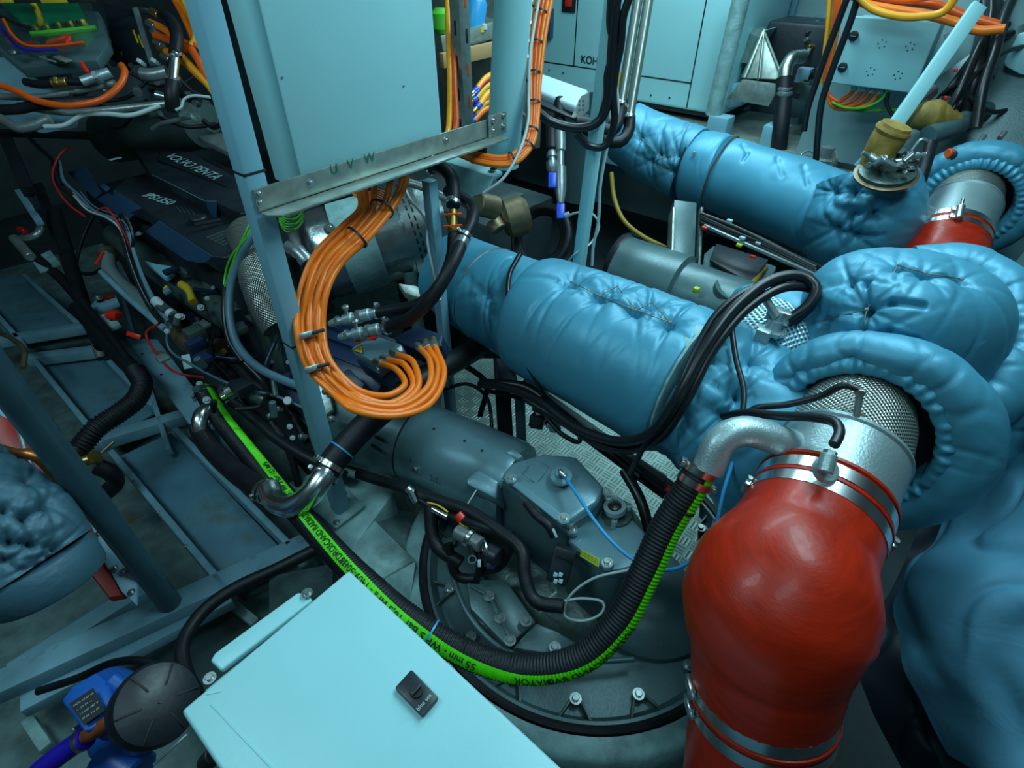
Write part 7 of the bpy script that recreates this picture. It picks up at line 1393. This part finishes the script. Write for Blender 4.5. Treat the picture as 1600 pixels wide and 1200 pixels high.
# ================================================================ hanging silver sheets at the lower right
def drape(name, grid, m, par, nu=150, nv=150, amp=.012, freq=6, seed=1, th=.004, folds=()):
    G = [[V(c) for c in r] for r in grid]; R_ = len(G); C_ = len(G[0])
    def cr(p, t):
        n = len(p)-1; i = min(int(t*n), n-1); u = t*n-i; p0 = p[max(i-1, 0)]; p1 = p[i]; p2 = p[i+1]; p3 = p[min(i+2, n)]
        return 0.5*((2*p1)+(p2-p0)*u+(2*p0-5*p1+4*p2-p3)*u*u+(3*p1-p0-3*p2+p3)*u**3)
    vs = []
    for a in range(nv+1):
        row = [cr([G[r][c] for r in range(R_)], a/nv) for c in range(C_)]
        for b in range(nu+1): vs.append(cr(row, b/nu))
    N = []
    for a in range(nv+1):
        for b in range(nu+1):
            i = a*(nu+1)+b; du = vs[a*(nu+1)+min(b+1, nu)]-vs[a*(nu+1)+max(b-1, 0)]; dv = vs[min(a+1, nv)*(nu+1)+b]-vs[max(a-1, 0)*(nu+1)+b]; n = du.cross(dv)
            n = n.normalized() if n.length > 1e-9 else Vector((0, 0, 1)); N.append(n if n.dot(CAM-vs[i]) > 0 else -n)
    out = []
    for v, n in zip(vs, N):
        q = v*freq; d = noise.noise(q+Vector((seed, 0, 0))); f1 = abs(noise.noise(Vector((q.x*.9+seed, q.y*.9, q.z*.5)))); f2 = abs(noise.noise(q*1.7+Vector((5, seed, 0))))
        out.append(v+n*(amp*(d*1.1+.45*noise.noise(q*2.3)-1.5*math.exp(-(f1*9)**2)*.35-.25*math.exp(-(f2*11)**2))))
    k = len(out); out2 = out+[v-n*th for v, n in zip(out, N)]; fs = []
    for a in range(nv):
        for b in range(nu):
            i = a*(nu+1)+b; q = [i, i+1, i+nu+2, i+nu+1]; fs.append(q); fs.append([j+k for j in q][::-1])
    edge = [b for b in range(nu+1)]+[a*(nu+1)+nu for a in range(1, nv+1)]+[nv*(nu+1)+b for b in range(nu-1, -1, -1)]+[a*(nu+1) for a in range(nv-1, 0, -1)]
    for i in range(len(edge)): a = edge[i]; b = edge[(i+1) % len(edge)]; fs.append([b, a, a+k, b+k])
    return mk(name, out2, fs, m, par)
o = drape('hanging_sheet', [[(1560, 590, 1.35), (1600, 610, 1.20), (1660, 640, 1.05)], [(1505, 760, 1.30), (1570, 780, 1.10), (1680, 800, .98)], [(1430, 870, 1.20), (1530, 900, 1.02), (1680, 930, .92)], [(1400, 950, 1.18), (1500, 1010, 1.0), (1690, 1060, .90)], [(1420, 1060, 1.1), (1520, 1120, .98), (1690, 1160, .88)], [(1480, 1180, 1.05), (1560, 1230, .95), (1700, 1260, .86)]], BLKD, None, amp=.034, freq=3.6, seed=3)
tag(o, 'large crumpled silver-blue sheet hanging at the lower right edge', 'sheet')
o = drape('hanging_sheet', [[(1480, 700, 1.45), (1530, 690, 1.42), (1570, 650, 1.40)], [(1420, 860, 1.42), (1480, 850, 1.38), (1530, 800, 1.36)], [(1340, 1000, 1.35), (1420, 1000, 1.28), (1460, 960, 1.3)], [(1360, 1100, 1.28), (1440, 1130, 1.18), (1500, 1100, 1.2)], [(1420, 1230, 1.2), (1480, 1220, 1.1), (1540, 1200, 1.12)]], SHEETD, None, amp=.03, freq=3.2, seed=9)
tag(o, 'crumpled sheet with its shadow painted dark, between the red hose and the large sheet', 'sheet')
o = prism('grey_flat_cover', [P(1560, 440, 1.5), P(1620, 370, 1.6), P(1640, 560, 1.4), P(1580, 580, 1.4)], (0, 0, -.02), CASTG, None, .003); tag(o, 'dark flat panel edge behind the near riser blanket at the right', 'panel')
# ================================================================ place each thing's empty at its base
bpy.context.view_layer.update()
for o in [x for x in bpy.data.objects if x.type == 'EMPTY' and not x.parent]:
    lo = [1e9]*3; hi = [-1e9]*3
    for c in o.children_recursive:
        if c.type != 'MESH': continue
        for v in c.bound_box:
            q = c.matrix_world @ Vector(v)
            for i in range(3): lo[i] = min(lo[i], q[i]); hi[i] = max(hi[i], q[i])
    if lo[0] > 1e8: continue
    n = Vector(((lo[0]+hi[0])/2, (lo[1]+hi[1])/2, lo[2])); d = n-o.location; o.location = n
    for c in o.children: c.location -= d
